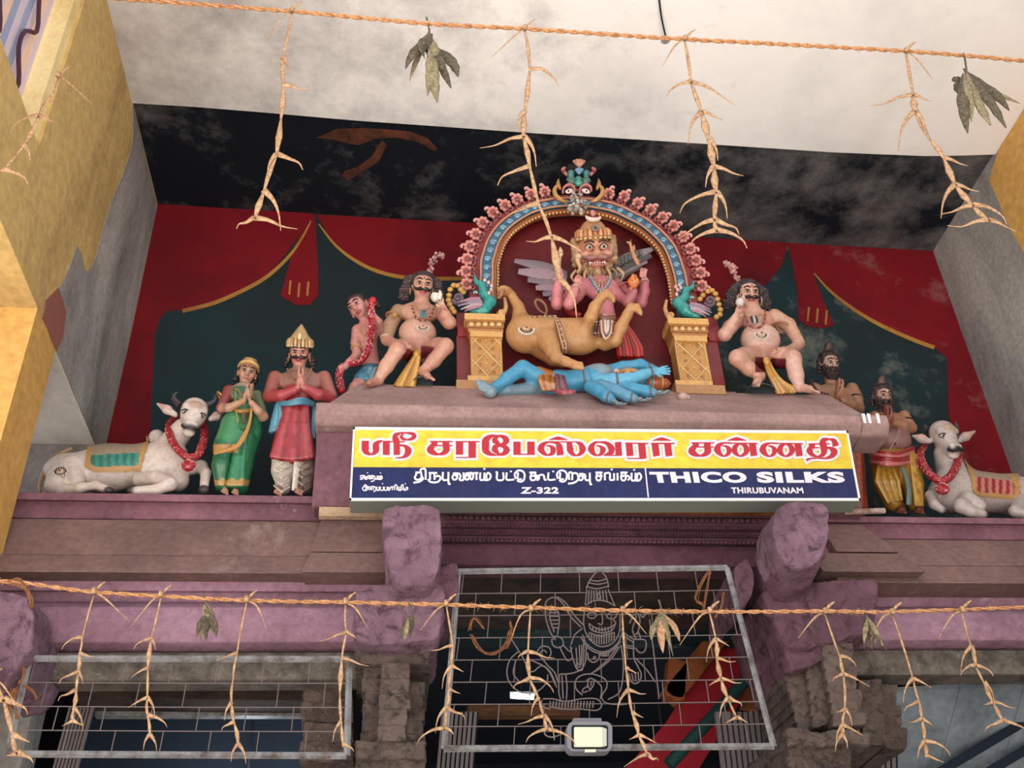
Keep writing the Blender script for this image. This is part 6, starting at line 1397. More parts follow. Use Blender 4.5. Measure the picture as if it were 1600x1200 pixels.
# ---- two bearded sages
def sage(zoomY, base, label, hc, rr_, yaw, hp, beard, parts, bun):
    pass
g = Fig('sage_statue', 'bearded sage statue with topknot half hidden behind the right end of the slab', 'statue', (1240, 520, 4), 5.28, onto(1322, 800, 5.28, ledge_r)); W = g.W; u = g.u
SK = 'a0745a'; R = rot(6, 20, 0); L, r = head(g, (222, 195, -.02), 19, R, 'c09a86', '6a3a34', None, '221614', bindi='5a1a1a')
g.limb([(225, 260, .02), (230, 310, .02)], [9, 10], SK).ell((245, 400, .02), (34, 16, 26), SK).limb([(250, 470, .02), (280, 640, .02), (320, 740, .02)], [24, 24, 24], SK, .03)
g.limb([(365, 350, .02), (395, 410, .0), (408, 465, -.02)], [11, 10.5, 9], SK).limb([(408, 475, -.02), (360, 450, -.09), (312, 425, -.13)], [9, 8, 6], SK)
g.limb([(130, 350, .02), (140, 450, .0), (250, 440, -.12)], [11, 9, 6], SK)
prayer(g, (283, 415, -.14), (288, 292, -.15), 0, 0, 'a8745c')
g.body()
S_ = SDF(.006); g.limb([(330, 700, .02), (350, 860, .02), (368, 1085, .02)], [26, 25, 24], 'a84a30', F=S_)
for k in range(8): g.limb([(300+k*17, 760, -.07), (310+k*16, 920, -.08), (325+k*15, 1085, -.07)], [3, 4, 4], ('b85a38', '8a3826')[k % 2], .008, F=S_)
S_.build('orange_lower_cloth', 'painted', g.t)
HB = '2f1f20'
hairmass(g, L, r, R, HB, [([(-.75, .2, .2), (-.85, .1, -.4), (-.7, .2, -.9)], [.24, .26, .2]), ([(.7, .2, .2), (.8, .2, -.4), (.6, .3, -.9)], [.2, .2, .2])], 50, 6)
curlybeard(g, L, r, HB, 0.62, 1.25, 9, 8)
T_n = SDF(.006); 
for k, (z, q) in enumerate(((1.05, .46), (1.3, .40), (1.52, .33), (1.7, .22))): T_n.ell(L(-.12+.05*(k % 2), .15, z), (q*r, q*r, .16*r), '4a3230', .004)
T_n.build('topknot', 'painted', g.t, rough=noise_push(.004, 50))
mb = MB(); beads(mb, [W(110, 300, -.02), W(150, 360, -.07), W(215, 385, -.09)], 2.2*u, ['6a3030', '4a2424']); mb.build('bead_necklace', 'painted', g.t)
mb = MB(); ring(mb, W(392, 412, .0), (.3, .1, 1), 11*u, 1.5*u, '2a1a1a'); mb.build('armlet', 'painted', g.t)

g = Fig('sage_statue', 'bearded sage statue with bare round belly and mustard dhoti beside the right bull', 'statue', (1240, 520, 4), 5.18, onto(1405, 803, 5.18, ledge_r)); W = g.W; u = g.u
SK = '9c6a52'; R = rot(0, 20, 2); L, r = head(g, (555, 398, -.02), 17.5, R, 'b48a78', '6a3a34', None, '221614', bindi='e0d8d0')
g.limb([(560, 450, .02), (575, 500, .02)], [9, 10], SK).ell((625, 560, .02), (27, 15, 18), SK).ell((620, 672, .0), (30, 25, 26), '8f6660', .03)
g.limb([(690, 520, .02), (718, 570, .0), (735, 590, -.02)], [10, 9.5, 8.5], 'a8785c').limb([(735, 598, -.02), (680, 580, -.09), (620, 560, -.13)], [8.5, 8, 6], 'a8785c')
g.limb([(510, 520, .02), (505, 600, -.03), (590, 570, -.12)], [9, 8, 6], SK)
prayer(g, (600, 570, -.14), (585, 455, -.15), 0, 0, '8a4a3c')
g.ell((630, 692, -.108), (3.4, 1.5, 3), '2a1614', .003)
g.body()
S_ = SDF(.0058); g.ell((625, 790, .02), (34, 22, 16), 'a87828', F=S_).limb([(570, 810, .0), (580, 940, .0), (620, 1060, .0)], [22, 20, 14], 'a87828', .03, F=S_).limb([(710, 810, .0), (740, 940, .0), (765, 1070, .0)], [20, 18, 13], 'a87828', .03, F=S_)
for k in range(7): g.limb([(530+k*14, 830, -.08), (520+k*22, 930, -.10), (590+k*14, 1060-k*3, -.07)], [2.2, 3.4, 2.4], ('c49638', '8a5c1e')[k % 2], .006, F=S_)
for k in range(5): g.limb([(735+k*5, 830, -.07), (750+k*9, 950, -.08), (765+k*9, 1075, -.06)], [2.2, 3.4, 3], ('c49638', '8a5c1e')[k % 2], .006, F=S_)
S_.build('mustard_dhoti', 'painted_gloss', g.t)
g.tube([(685, 845, -.12), (705, 900, -.125), (722, 980, -.12), (718, 1075, -.09)], 4.2, '5f7068', 'grey_border_strip', flatten=.4)
mb = MB()
for k in range(5): g.tube([(478+k*3, 735+k*17, -.02), (550, 752+k*16, -.13), (640, 760+k*15, -.14), (745, 722+k*20, -.02)], 4.2, ('9c2028', 'c87070', '8a1820')[k % 3], mb=mb)
g.tube([(748, 760, -.05), (770, 830, -.06), (790, 850, -.05)], [4, 4, 2], '8a3038', mb=mb); mb.build('red_sash', 'painted_gloss', g.t)
g.tube([(660, 520, -.07), (655, 620, -.115), (620, 700, -.12), (580, 765, -.13)], .8, 'b08a80', 'sacred_thread')
HB = '34211f'
hairmass(g, L, r, R, HB, [([(-.7, .2, .2), (-.8, .1, -.4), (-.8, .2, -.9)], [.24, .26, .2]), ([(.7, .2, .2), (.8, .2, -.4), (.9, .3, -.9)], [.22, .24, .2])], 50, 7)
curlybeard(g, L, r, HB, 0.74, 1.05, 9, 9)
T_n = SDF(.006)
for k, (z, q) in enumerate(((1.05, .5), (1.3, .42), (1.52, .34), (1.7, .22))): T_n.ell(L(-.1+.05*(k % 2), .15, z), (q*r, q*r, .16*r), '5a3c3a', .004)
T_n.build('topknot', 'painted', g.t, rough=noise_push(.004, 50))
mb = MB(); ring(mb, W(712, 555, .0), (.3, .1, 1), 10*u, 1.4*u, '2a1a1a'); mb.build('armlet', 'painted', g.t)
for x, y in ((670, 1125), (780, 1125)):
    F = SDF(.005); foot(g, W(x, y-45, .03), W(x+4, y+8, -.08), 7*u, '7a3f30', F); F.build('foot', 'painted', g.t)

# ---- bulls
def inpoly(x, y, P):
    c = np.zeros(len(x), bool); n = len(P)
    for i in range(n):
        x0, y0 = P[i]; x1, y1 = P[(i+1) % n]; m = ((y0 > y) != (y1 > y)); c ^= m & (x < (x1-x0)*(y-y0)/((y1-y0) or 1e-9)+x0)
    return c
def bull(label, zoom, Y0, base, white, body, hd, blanket, horn, ears, garland, pend, bcol, ncells=.007):
    g = Fig('bull_statue', label, 'statue', zoom, Y0, base, cell=ncells); W = g.W; u = g.u
    T = SDF(ncells)
    for kind, *a in body['trunk']:
        for F in (g.F, T): (F.cone(W(*a[0]), W(*a[1]), a[2]*u, a[3]*u, white, .05) if kind == 'c' else F.ell(W(*a[0]), np.array(a[1])*u, white, .05))
    for pts, rs in body['legs']: g.limb(pts, rs, white, .02)
    for p, rad in body['hoof']: g.ell(p, rad, '3a302e', .004)
    c, R, k = hd; c = W(*c); s = k*u; L = lambda x, y, z: c+R @ (np.array([x, y, z])*s)
    E = lambda q, rad, col=white, kk=.02: g.F.ell(L(*q), np.array(rad)*s, col, kk, R)
    E((0, .1, .25), (.78, .8, .78)); E((0, -.25, .0), (.66, .6, .7)); g.F.cone(L(0, -.35, -.1), L(0, -1.15, -.62), .52*s, .40*s, white, .04)
    for q in (-1, 1): E((q*.45, -.42, .42), (.26, .2, .2)); E((q*.20, -1.30, -.45), (.2, .2, .16), 'e4dcd4', .01)
    E((0, -.55, .62), (.35, .2, .2), 'b89a84', .02)
    E((0, -1.34, -.60), (.54, .26, .22), '1c1416', .006); E((0, -1.15, -.95), (.34, .26, .24), 'e8d8d0', .012)
    for q in (-1, 1): E((q*.2, -1.52, -.52), (.08, .07, .06), '180e10', .003)
    for q, (a, b) in zip((-1, 1), ears):
        A, B = W(*a), W(*b); d = B-A; Ln = np.linalg.norm(d); m = (A+B)/2; dd, sd, up_ = frame(d, (0, 1, .3))
        g.F.ell(m, (Ln*.55, 3.0*u, 8.5*u), white, .012, np.column_stack([dd, sd, up_])) if False else g.F.limb([A, A+d*.45, B], [4.5*u, 7.5*u, 1.6*u], white, .012)
    g.body()
    mb = MB()
    for a, b in ears:
        mb = MB(); A, B = W(*a), W(*b); d = B-A; mb.tube([A+d*.25+np.array([0, -6.5*u, 0]), A+d*.5+np.array([0, -7.5*u, 0]), A+d*.85+np.array([0, -3.5*u, 0])], [2*u, 4*u, 1*u], lin('d8a89c'), seg=7, n=3, flatten=.4); mb.build('inner_ear', 'painted', g.t)

    for P, rs in horn:
        mb = MB(); mb.tube([W(*p) for p in P], np.array(rs)*u, lin('4a4248'), seg=9, n=4); mb.build('horn', 'painted_gloss', g.t)
    mb = MB()
    for q in (-1, 1):
        mb.ball(L(q*.46, -.66, .14), np.array((.17, .12, .13))*s, lin('d8d0c4'), R=R); mb.ball(L(q*.46, -.765, .13), np.array((.10, .05, .10))*s, lin('120e0e'), R=R, seg=8, rings=6)
        mb.tube([L(q*.25, -.72, .15), L(q*.46, -.80, .30), L(q*.68, -.56, .16)], .045*s, lin('3a3034'), seg=6, n=3)
        mb.tube([L(q*.27, -.76, .04), L(q*.46, -.79, -.02), L(q*.64, -.58, .06)], .03*s, lin('3a3034'), seg=6, n=3)
    mb.build('eyes', 'painted_gloss', g.t)
    poly, stripe, edge = blanket
    def keep(V): x, y = g.px(V); return inpoly(x, y, poly) & (V[:, 1] < Y0+.10)
    def pt(V, C):
        x, y = g.px(V); C = np.tile(np.array(lin(bcol[0])), (len(V), 1)); t = (x-stripe[0])/(stripe[1]-stripe[0])
        ph = (t*stripe[4]) % 1; low = y > stripe[2]+(x-stripe[0])*stripe[3]
        C[low & (ph < .5)] = lin(bcol[1]); C[low & (ph >= .5)] = lin(bcol[2])
        b = np.zeros(len(V), bool)
        for i in range(len(edge)-1):
            (x0, y0), (x1, y1) = edge[i], edge[i+1]; dx, dy = x1-x0, y1-y0; tt = np.clip(((x-x0)*dx+(y-y0)*dy)/(dx*dx+dy*dy), 0, 1); b |= np.hypot(x-x0-tt*dx, y-y0-tt*dy) < edge_w
        C[b] = lin('b98c50'); return C
    edge_w = 30
    T.build('saddle_blanket', 'painted', g.t, paint=pt, keep=keep, grow=.011)
    mb = MB(); P = [W(*p) for p in garland]; mb.tube(P, 6.4*u, lin('9a1c28'), seg=10, n=5); C = smooth_path(P, 16); rr = random.Random(4)
    for cc in C:
        for k in range(3): w = rr.uniform(0, 6.28); mb.ball(cc+np.array([math.cos(w)*5.6*u, -abs(math.sin(w))*5.6*u, rr.uniform(-2, 2)*u]), 1.7*u, lin(rr.choice(['b83038', 'd08080', '8a1420', 'c04848'])), seg=5, rings=4)
    mb.build('red_garland', 'painted', g.t)
    mb = MB(); mb.ball(W(*pend), (11*u, 8*u, 9.5*u), lin('a8242e'))
    for k in range(40): w, v = rr.uniform(0, 6.28), rr.uniform(-1, 1); mb.ball(W(*pend)+np.array([math.cos(w)*10*u*math.sqrt(1-v*v), -abs(math.sin(w))*8*u, v*9*u]), 1.9*u, lin(rr.choice(['c84850', 'e0a0a0', '9a1c28'])), seg=5, rings=4)
    mb.build('flower_pendant', 'painted', g.t)
    return g, L, s
WH = 'd9c9bf'
g, L, s = bull('reclining white bull statue with a green saddle blanket at the left end', (50, 590, 5.333), 5.22, onto(200, 772, 5.2, ledge_l), WH,
  dict(trunk=[('e', (290, 800, .0), (38, 26, 30)), ('c', (300, 790, 0), (1000, 730, 0), 28, 35), ('e', (620, 760, 0), (50, 28, 40)), ('e', (1080, 760, .0), (32, 28, 38)), ('c', (1090, 640, .02), (1260, 430, -.05), 24, 18), ('e', (1035, 500, .06), (13, 10, 15)),
       ('c', (1200, 640, -.05), (1220, 860, -.03), 18, 17)],
       legs=[([(240, 830, -.06), (210, 900, -.10), (255, 935, -.14)], [22, 18, 9]), ([(255, 940, -.14), (400, 920, -.19), (530, 895, -.2), (620, 930, -.21)], [8.5, 7.5, 6.5, 6]),
             ([(330, 760, -.05), (360, 880, -.10)], [22, 14]), ([(900, 850, -.08), (1040, 840, -.15), (1150, 885, -.2)], [12, 12, 10.5]), ([(1150, 890, -.2), (1040, 935, -.21), (860, 945, -.21)], [10, 8.5, 7]),
             ([(1300, 760, .0), (1410, 740, -.06), (1450, 800, -.10), (1435, 900, -.14)], [12, 10, 8.5, 7])],
       hoof=[((640, 945, -.21), (8, 8, 6)), ((828, 945, -.21), (7, 7, 6)), ((1432, 940, -.15), (9, 8, 8))]),
  ((1345, 310, -.10), rot(12, 38, 6), 28), ([(455, 560), (600, 515), (900, 490), (965, 480), (975, 520), (905, 780), (700, 795), (520, 795), (438, 745)], (590, 870, 640, -.05, 4.2), [(470, 540), (455, 740), (530, 775), (900, 765), (930, 640), (965, 490)]),
  [([(1235, 235, -.06), (1190, 190, -.05), (1185, 150, -.05), (1215, 120, -.05)], [6, 5, 3.5, 1]), ([(1440, 230, -.06), (1500, 215, -.06), (1530, 180, -.06), (1520, 140, -.06)], [6, 5, 3.5, 1])],
  [((1195, 310, -.08), (1040, 215, -.08)), ((1490, 345, -.08), (1600, 290, -.04))],
  [(1200, 330, .06), (1145, 400, -.02), (1155, 490, -.12), (1200, 580, -.17), (1300, 665, -.19), (1385, 640, -.18), (1420, 560, -.14), (1440, 460, -.05), (1420, 370, .05)], (1305, 735, -.2), ('9a8874', '2f8a78', '1f6a60'))
medallion(g, (235, 778, -.155), 11, 'haunch_medallion', 12, 0, False)
g.tube([(330, 590, .0), (200, 660, -.02), (100, 790, -.04), (65, 900, -.06), (70, 950, -.08)], [3, 4, 4, 3, 2], 'a88458', 'tail')
g, L, s = bull('reclining grey white bull statue with a red striped blanket at the right end', (1400, 640, 6.667), 5.22, onto(1520, 808, 5.2, ledge_r), 'bfb0aa',
  dict(trunk=[('c', (720, 860, 0), (1250, 900, 0), 34, 30), ('e', (640, 830, .0), (30, 28, 40)), ('c', (1250, 900, 0), (1500, 960, 0), 30, 26), ('c', (600, 720, .02), (520, 460, -.06), 26, 19), ('c', (560, 700, -.06), (590, 960, -.05), 18, 18), ('c', (480, 820, -.02), (470, 960, 0), 18, 16)],
       legs=[([(700, 960, -.10), (760, 930, -.18), (870, 1000, -.2)], [14, 11, 10]), ([(680, 1010, -.2), (780, 1060, -.21), (900, 1090, -.21)], [11, 9.5, 7]), ([(760, 940, -.16), (680, 1000, -.2)], [10, 11]),
             ([(400, 860, -.0), (360, 900, -.08), (400, 990, -.14), (470, 1040, -.16)], [11, 8.5, 7.5, 6]), ([(1330, 980, -.08), (1240, 1060, -.17), (1330, 1085, -.18)], [16, 9, 8])],
       hoof=[((930, 1100, -.21), (5, 6, 5)), ((500, 1055, -.16), (6, 6, 5))]),
  ((490, 290, -.10), rot(6, 36, -2), 27), ([(705, 510), (900, 540), (1190, 600), (1290, 660), (1310, 930), (1150, 935), (850, 905), (800, 860), (770, 690)], (850, 1235, 700, .12, 5.2), [(715, 525), (790, 690), (820, 870), (900, 895), (1180, 910), (1260, 920), (1270, 790), (1210, 640)]),
  [([(345, 215, -.06), (315, 200, -.05), (305, 160, -.05)], [7, 5, 1.5]), ([(590, 205, -.06), (630, 190, -.05), (620, 130, -.05)], [7, 5, 1.5])],
  [((345, 330, -.08), (165, 270, -.06)), ((640, 330, -.08), (825, 225, -.06))],
  [(300, 380, .05), (250, 440, -.03), (265, 540, -.10), (330, 650, -.15), (460, 745, -.18), (560, 700, -.17), (630, 580, -.13), (650, 450, -.05), (640, 380, .04)], (480, 830, -.19), ('a08a78', '9a2028', 'c08070'))
# ---- central figure: lion body with a winged, four-armed, bearded human upper half
g = Fig('winged_lion_deity_statue', 'painted statue with tawny lion body and pink four-armed bearded torso, under the arch', 'statue', (780, 320, 5), 4.98, onto(905, 578, 4.98, cz), cell=.0055); W = g.W; u = g.u
LI = 'c08c58'; LD = 'a87444'; PK = 'd07e84'
g.ell((205, 1015, .0), (30, 25, 28), LI, .05).limb([(215, 1010, .0), (420, 1010, .0), (640, 1020, .0)], [29, 26, 29], LI, .05).ell((760, 985, .0), (22, 20, 26), LI, .05)
g.ell((600, 1070, -.02), (36, 20, 22), LI, .05)
g.limb([(170, 920, .0), (150, 800, .02), (95, 710, .02), (70, 680, .0)], [16, 9.5, 7.5, 7.5], LI, .03).ell((35, 668, -.02), (11, 9, 8), LI)
for k in range(3): g.limb([(30-k*6, 670+k*16, -.05), (14-k*5, 690+k*18, -.055)], [3.4, 2.2], LD, .005)
g.limb([(380, 1060, -.06), (420, 1150, -.12), (445, 1190, -.14)], [19, 12, 9], LI, .04).limb([(445, 1190, -.14), (520, 1225, -.17), (590, 1250, -.19)], [8.5, 7.5, 7], LI)
for k in range(4): g.limb([(590, 1242+k*8, -.2), (640+k*4, 1240+k*12, -.21)], [4.2, 3], LI, .004)
g.limb([(330, 1130, .04), (420, 1210, .03), (490, 1235, .0)], [16, 10, 8], LD, .03)
g.limb([(680, 975, -.08), (715, 880, -.16), (745, 800, -.19)], [12.5, 10, 8.5], LI, .03).limb([(745, 800, -.19), (800, 725, -.21), (835, 690, -.22)], [8.5, 7.5, 7], LI)
for k in range(4): g.limb([(835+k*8, 690+k*6, -.225), (868+k*7, 700+k*12, -.235), (880+k*5, 735+k*7, -.235)], [5, 4.2, 2.6], LI, .004)
g.limb([(830, 1080, -.04), (900, 1060, -.10), (950, 960, -.15)], [13, 11, 9.5], LI, .03).limb([(950, 960, -.15), (1000, 860, -.18), (1030, 800, -.2)], [9.5, 8, 7.5], LI)
for k in range(4): g.limb([(1035+k*8, 795+k*5, -.205), (1078+k*7, 790+k*16, -.215), (1092+k*5, 830+k*8, -.215)], [5, 4.4, 2.8], LI, .004)
# human upper half
g.limb([(830, 900, -.02), (825, 800, -.02)], [17, 15], PK, .03).ell((790, 650, .0), (30, 17, 25), PK, .03).limb([(760, 560, .02), (745, 470, .02)], [13, 12], PK)
g.limb([(650, 610, .04), (540, 700, .06), (455, 775, .02)], [10, 9.5, 9.5], PK).limb([(455, 775, .02), (452, 680, -.03), (458, 590, -.07)], [9.5, 9, 6], PK)
g.limb([(670, 620, .0), (610, 710, -.02), (548, 775, -.06)], [11, 10, 9], PK).limb([(548, 775, -.06), (575, 700, -.10), (605, 640, -.13)], [9, 8.5, 6], PK)
g.limb([(900, 600, .04), (1010, 700, .06), (1110, 765, .02)], [10, 9.5, 9], 'b86870').limb([(1110, 765, .02), (1135, 680, -.02), (1138, 590, -.05)], [9, 8.5, 6], 'b86870')
g.limb([(880, 640, .0), (940, 720, .0), (1005, 760, -.03)], [10, 9, 8.5], 'b86870').limb([(1005, 760, -.03), (1035, 715, -.06), (1055, 680, -.08)], [8.5, 7.5, 6], 'b86870')
H_ = lambda w, t, dy, n, L, c, th: hand(g, W(*w, dy), W(*t, dy-.015)-W(*w, dy), n, L*u, 'd8958e', c, th)
H_((458, 585), (475, 470), -.07, (-.2, -1, 0), 22, .45, 1); H_((605, 640), (615, 540), -.13, (.3, -1, 0), 20, .7, 1)
H_((1138, 585), (1110, 470), -.05, (.2, -1, 0), 22, .45, -1); H_((1055, 680), (1050, 620), -.08, (-.3, -1, .2), 17, .6, -1)
g.body()
# face
R = rot(-4, 26, -3); L, r = head(g, (742, 360, -.07), 33, R, 'c8906c', 'a84a48', None, '4a2618', ears=False, F=(HF := SDF(.0052))); R = g.hR
for s in (-1, 1):
    HF.ell(L(s*.33, -.70, .14), np.array((.24, .2, .2))*r, 'c8806a', .006, R); HF.ell(L(s*.50, -.62, -.22), np.array((.26, .26, .22))*r, 'd49a80', .008, R)
    HF.ell(L(s*.80, .0, .05), np.array((.14, .16, .3))*r, 'd0907c', .006, R)
    HF.cone(L(0, -.90, -.28), L(s*.62, -.60, -.42), .10*r, .11*r, 'b87468', .006)
HF.ell(L(0, -.62, -.55), np.array((.46, .24, .10))*r, '7a2a2e', .004, R); HF.ell(L(0, -.66, -.68), np.array((.42, .2, .09))*r, 'c0766c', .004, R)
for s in (-1, 1): HF.limb([L(s*.08, -.96, -.32), L(s*.36, -.90, -.34), L(s*.66, -.70, -.26), L(s*.82, -.52, -.06)], [.09*r, .13*r, .10*r, .04*r], '9a6a64', .004)
HF.ell(L(0, -.93, -.12), np.array((.2, .16, .16))*r, 'cf967a', .006, R)
R = g.hR; HF.build('fierce_face', 'painted', g.t)
mb = MB()
for s in (-1, 1):
    mb.ball(L(s*.33, -.84, .16), np.array((.15, .12, .13))*r, lin('eee4d8'), R=R, seg=10, rings=8); mb.ball(L(s*.33, -.95, .15), np.array((.075, .04, .075))*r, lin('1a0e0c'), R=R)
    mb.tube([L(s*.14, -.86, .15), L(s*.33, -.97, .32), L(s*.52, -.80, .18)], .03*r, lin('5a2018'), seg=6, n=3)
mb.build('bulging_eyes', 'painted_gloss', g.t)
mb = MB()
for k in range(7): mb.ball(L((k-3)*.12, -.86+abs(k-3)*.03, -.56), (.05*r, .04*r, .06*r), lin('e8ddd0'), seg=6, rings=4)
for s in (-1, 1): mb.tube([L(s*.32, -.82, -.52), L(s*.36, -.86, -.66)], [.05*r, .015*r], lin('f0e6d8'), seg=6)
mb.build('teeth', 'painted_gloss', g.t)
B_ = SDF(.0058); rr = random.Random(11); MC = 'b08a62'
for k in range(150):
    a = rr.uniform(-1, 1); v = rr.random(); wd = .98-.55*v
    B_.ell(L(a*wd, -.30-.35*(1-abs(a))+.1*v, -.55+.25*abs(a)-v*1.0), rr.uniform(.07, .12)*r, rr.choice([MC, '8a6642', 'c49e74']), .006)
for s in (-1, 1):
    for k in range(14): a = k/13; B_.ell(L(s*(.92+.06*math.sin(k*2)), .05, .55-1.15*a), rr.uniform(.12, .17)*r, rr.choice([MC, '9a7450']), .008)
B_.ell(L(0, .35, .1), np.array((.85, .6, .85))*r, '8a6642', .02, R)
B_.build('mane_and_beard', 'painted', g.t, rough=noise_push(.005, 55))
mb = MB()
for k in range(9): a = (k-4)*.16; mb.tube([L(a*1.5, -.66+abs(a)*.3, -.85), L(a*1.9, -.60, -1.15), L(a*1.6+.05*(-1)**k, -.52, -1.5)], [.06*r, .07*r, .02*r], lin(('c8a27a', '8a6642')[k % 2]), seg=6, n=3)
mb.build('beard_locks', 'painted', g.t)
mb = lathe_crown(g, L, r, R, .48, [(.74, 0), (.78, .1), (.70, .2), (.74, .3), (.60, .62), (.42, .85), (.2, .98), (.02, 1.02)], 'b88458')
for k in range(11):
    a = math.pi*k/10; x, y = -.78*math.cos(a), -.74*math.sin(a)
    mb.ball(L(x, y, .58), .085*r, lin('e0b880'), seg=7, rings=5); mb.tube([L(x, y, .66), L(x*.97, y*.97, .88), L(x*.84, y*.84, 1.02)], [.11*r, .11*r, .03*r], lin(('d49a60', 'c07a50')[k % 2]), seg=6, n=2)
mb.ball(L(0, -.74, 1.02), (.2*r, .1*r, .2*r), lin('8a7a70')); mb.ball(L(0, -.84, 1.02), .09*r, lin('4a3a3a')); mb.build('crown', 'gold_paint', g.t)
c = L(0, -.30, 1.52); mb = MB(); mb.tube([c+np.array([math.sin(w)*.34*r, 0, -math.cos(w)*.24*r+.1*r]) for w in np.linspace(-1.75, 1.75, 11)], [.01*r, .05*r, .08*r, .1*r, .11*r, .12*r, .11*r, .1*r, .08*r, .05*r, .01*r], lin('e8c8b8'), seg=7); mb.build('crescent', 'painted', g.t)
mb = MB(); mb.ball(c+np.array([0, 0, .28*r]), (.12*r, .1*r, .2*r), lin('c08088')); mb.build('pink_bud', 'painted', g.t)
# wings
def feather(mb, a, b, w, col, dy):
    A, B = W(*a, dy), W(*b, dy+.02); m = (A+B)/2+np.array([0, -.012, .01]); mb.tube([A, (A+m)/2, m, B], [w*1.6*u, w*2.1*u, w*1.7*u, w*.7*u], lin(col), seg=8, flatten=.35, n=4, up=(0, 1, .2))
for i, (b, w) in enumerate((((120, 435), 6), ((150, 520), 7.5), ((222, 585), 7), ((285, 650), 6.5), ((340, 700), 6), ((390, 742), 5.5))):
    mb = MB(); feather(mb, (520, 560+i*32), b, w, ('7a6872', '9a7f88')[i % 2], .09+.008*i); mb.build('wing_feather', 'painted', g.t)
for i, (b, w) in enumerate((((1195, 345), 6), ((1185, 395), 6.5), ((1150, 440), 6), ((1110, 480), 6))):
    mb = MB(); feather(mb, (880, 500+i*26), b, w, ('8f8488', '5a5658')[i % 2], .08+.008*i); mb.build('wing_feather', 'painted', g.t)
mb = MB()
for k in range(16): mb.tube([W(890+k*14, 430-k*5, .05), W(896+k*14, 500-k*7, .05)], [4*u, 3*u], lin(('3a3838', '6a6464')[k % 2]), seg=6, flatten=.5)
mb.build('wing_covert', 'painted', g.t)
# things held
mb = MB(); mb.lathe([(1.5*u, -4*u), (3.6*u, 0), (4.2*u, 5*u), (3.4*u, 10*u), (1.6*u, 15*u), (.3*u, 18*u)], W(482, 390, -.10), lin('d8b898'), seg=12); ring(mb, W(482, 385, -.10), (0, 0, 1), 4.2*u, .7*u, 'b08058'); mb.tube([W(480, 400, -.10), W(475, 470, -.10)], 1.6*u, lin('c8a088')); mb.build('rattle', 'painted', g.t)
mb = MB(); mb.ball(W(440, 370, -.09), (3.4*u, 2.5*u, 5*u), lin('c0906c')); mb.tube([W(440, 380, -.09), W(450, 450, -.08)], 2*u, lin('b08064')); mb.build('flower_bud', 'painted', g.t)
mb = MB(); mb.tube([W(620, 400, -.15), W(612, 440, -.15), W(632, 490, -.15), W(608, 530, -.15)], [4.5*u, 4*u, 2.4*u, 1.2*u], lin('d0a880'), n=3); mb.ball(W(618, 405, -.155), 6*u, lin('d8b48c')); mb.build('conch', 'painted', g.t)
F = SDF(.005); F.limb([W(1085, 465, -.08), W(1055, 405, -.08), W(1035, 355, -.08)], [3*u, 3.6*u, 3*u], 'c8906a', .01).limb([W(1035, 350, -.08), W(1022, 300, -.08), W(1000, 292, -.085)], [2.6*u, 2.6*u, 1.8*u], 'c8906a', .008).limb([W(1040, 370, -.08), W(1055, 320, -.08), W(1060, 350, -.085)], [1.8*u, 1.5*u, 1.4*u], 'b87c58', .005).limb([W(1070, 430, -.08), W(1100, 440, -.08)], [1.8*u, 1.4*u], 'b87c58', .005).limb([W(1022, 300, -.08), W(1030, 272, -.08)], [1.4*u, 1.1*u], 'b87c58', .004)
F.build('small_deer', 'painted', g.t)
mb = MB()
for k in range(7): w = (k-3)*.38; mb.tube([W(1050, 650, -.10), W(1050+math.sin(w)*30, 610-math.cos(w)*20, -.105), W(1050+math.sin(w)*22, 570-math.cos(w)*30, -.105)], [3*u, 4.5*u, .8*u], lin(('d87838', 'b8482c', 'e0a050')[k % 3]), seg=6, n=3)
mb.build('flame_cup', 'painted', g.t)
# ornaments
mb = MB(); beads(mb, [W(700, 560, -.06), W(750, 640, -.12), W(790, 690, -.13), W(845, 640, -.12), W(880, 560, -.06)], 2*u, ['8a9aa8', '5a6a7a']); beads(mb, [W(712, 560, -.07), W(758, 632, -.13), W(790, 675, -.14), W(838, 632, -.13), W(870, 565, -.07)], 1.6*u, ['c0ccd4', '7a8a98']); mb.build('silver_collar', 'painted_gloss', g.t)
mb = MB()
for k in range(3): beads(mb, [W(745+k*8, 560, -.12), W(770+k*5, 600+k*14, -.14), W(815+k*2, 606+k*14, -.145), W(855-k*6, 560, -.12)], 1.5*u, [['c8a070', '8a3038'], ['8a3038', 'c8a070'], ['d8b890', '6a2028']][k])
mb.build('necklace', 'painted', g.t)
mb = MB()
for p, rad, ax in (((455, 600, -.065), 7, (.1, .2, 1)), ((602, 655, -.125), 7, (.3, .3, 1)), ((1135, 605, -.045), 7, (0, .2, 1))): ring(mb, W(*p), ax, rad*u, 1.3*u, 'd8b0a8'); ring(mb, W(p[0], p[1]+10, p[2]), ax, (rad+.4)*u, 1*u, 'b08070')
ring(mb, W(548, 700, -.0), (.6, 0, 1), 10.5*u, 1.6*u, 'b87858'); ring(mb, W(975, 640, .0), (-.5, 0, 1), 10*u, 2*u, 'b84038'); mb.build('bangles', 'gold_paint', g.t)
g.tube([(790, 880, -.10), (830, 900, -.125), (895, 890, -.08)], 5, '9a6a58', 'waist_girdle'); g.tube([(790, 850, -.10), (830, 862, -.115), (900, 858, -.07)], 2.4, 'c89080', 'waist_cord')
mb = MB()
for k in range(6):
    x = 752+k*26; mb.tube([W(x+10, 905, -.13), W(x, 970, -.155), W(x-6, 1020+10*math.sin(k), -.16)], [2.4*u, 2.8*u, 1.4*u], lin(('2a2426', '7a2a30')[k % 2]), seg=6, n=2)
    for j in range(5): mb.ball(W(x+10-j*3, 915+j*22, -.15-.003*j), 1.5*u, lin(('e0d0b8', 'b89878')[j % 2]), seg=5, rings=4)
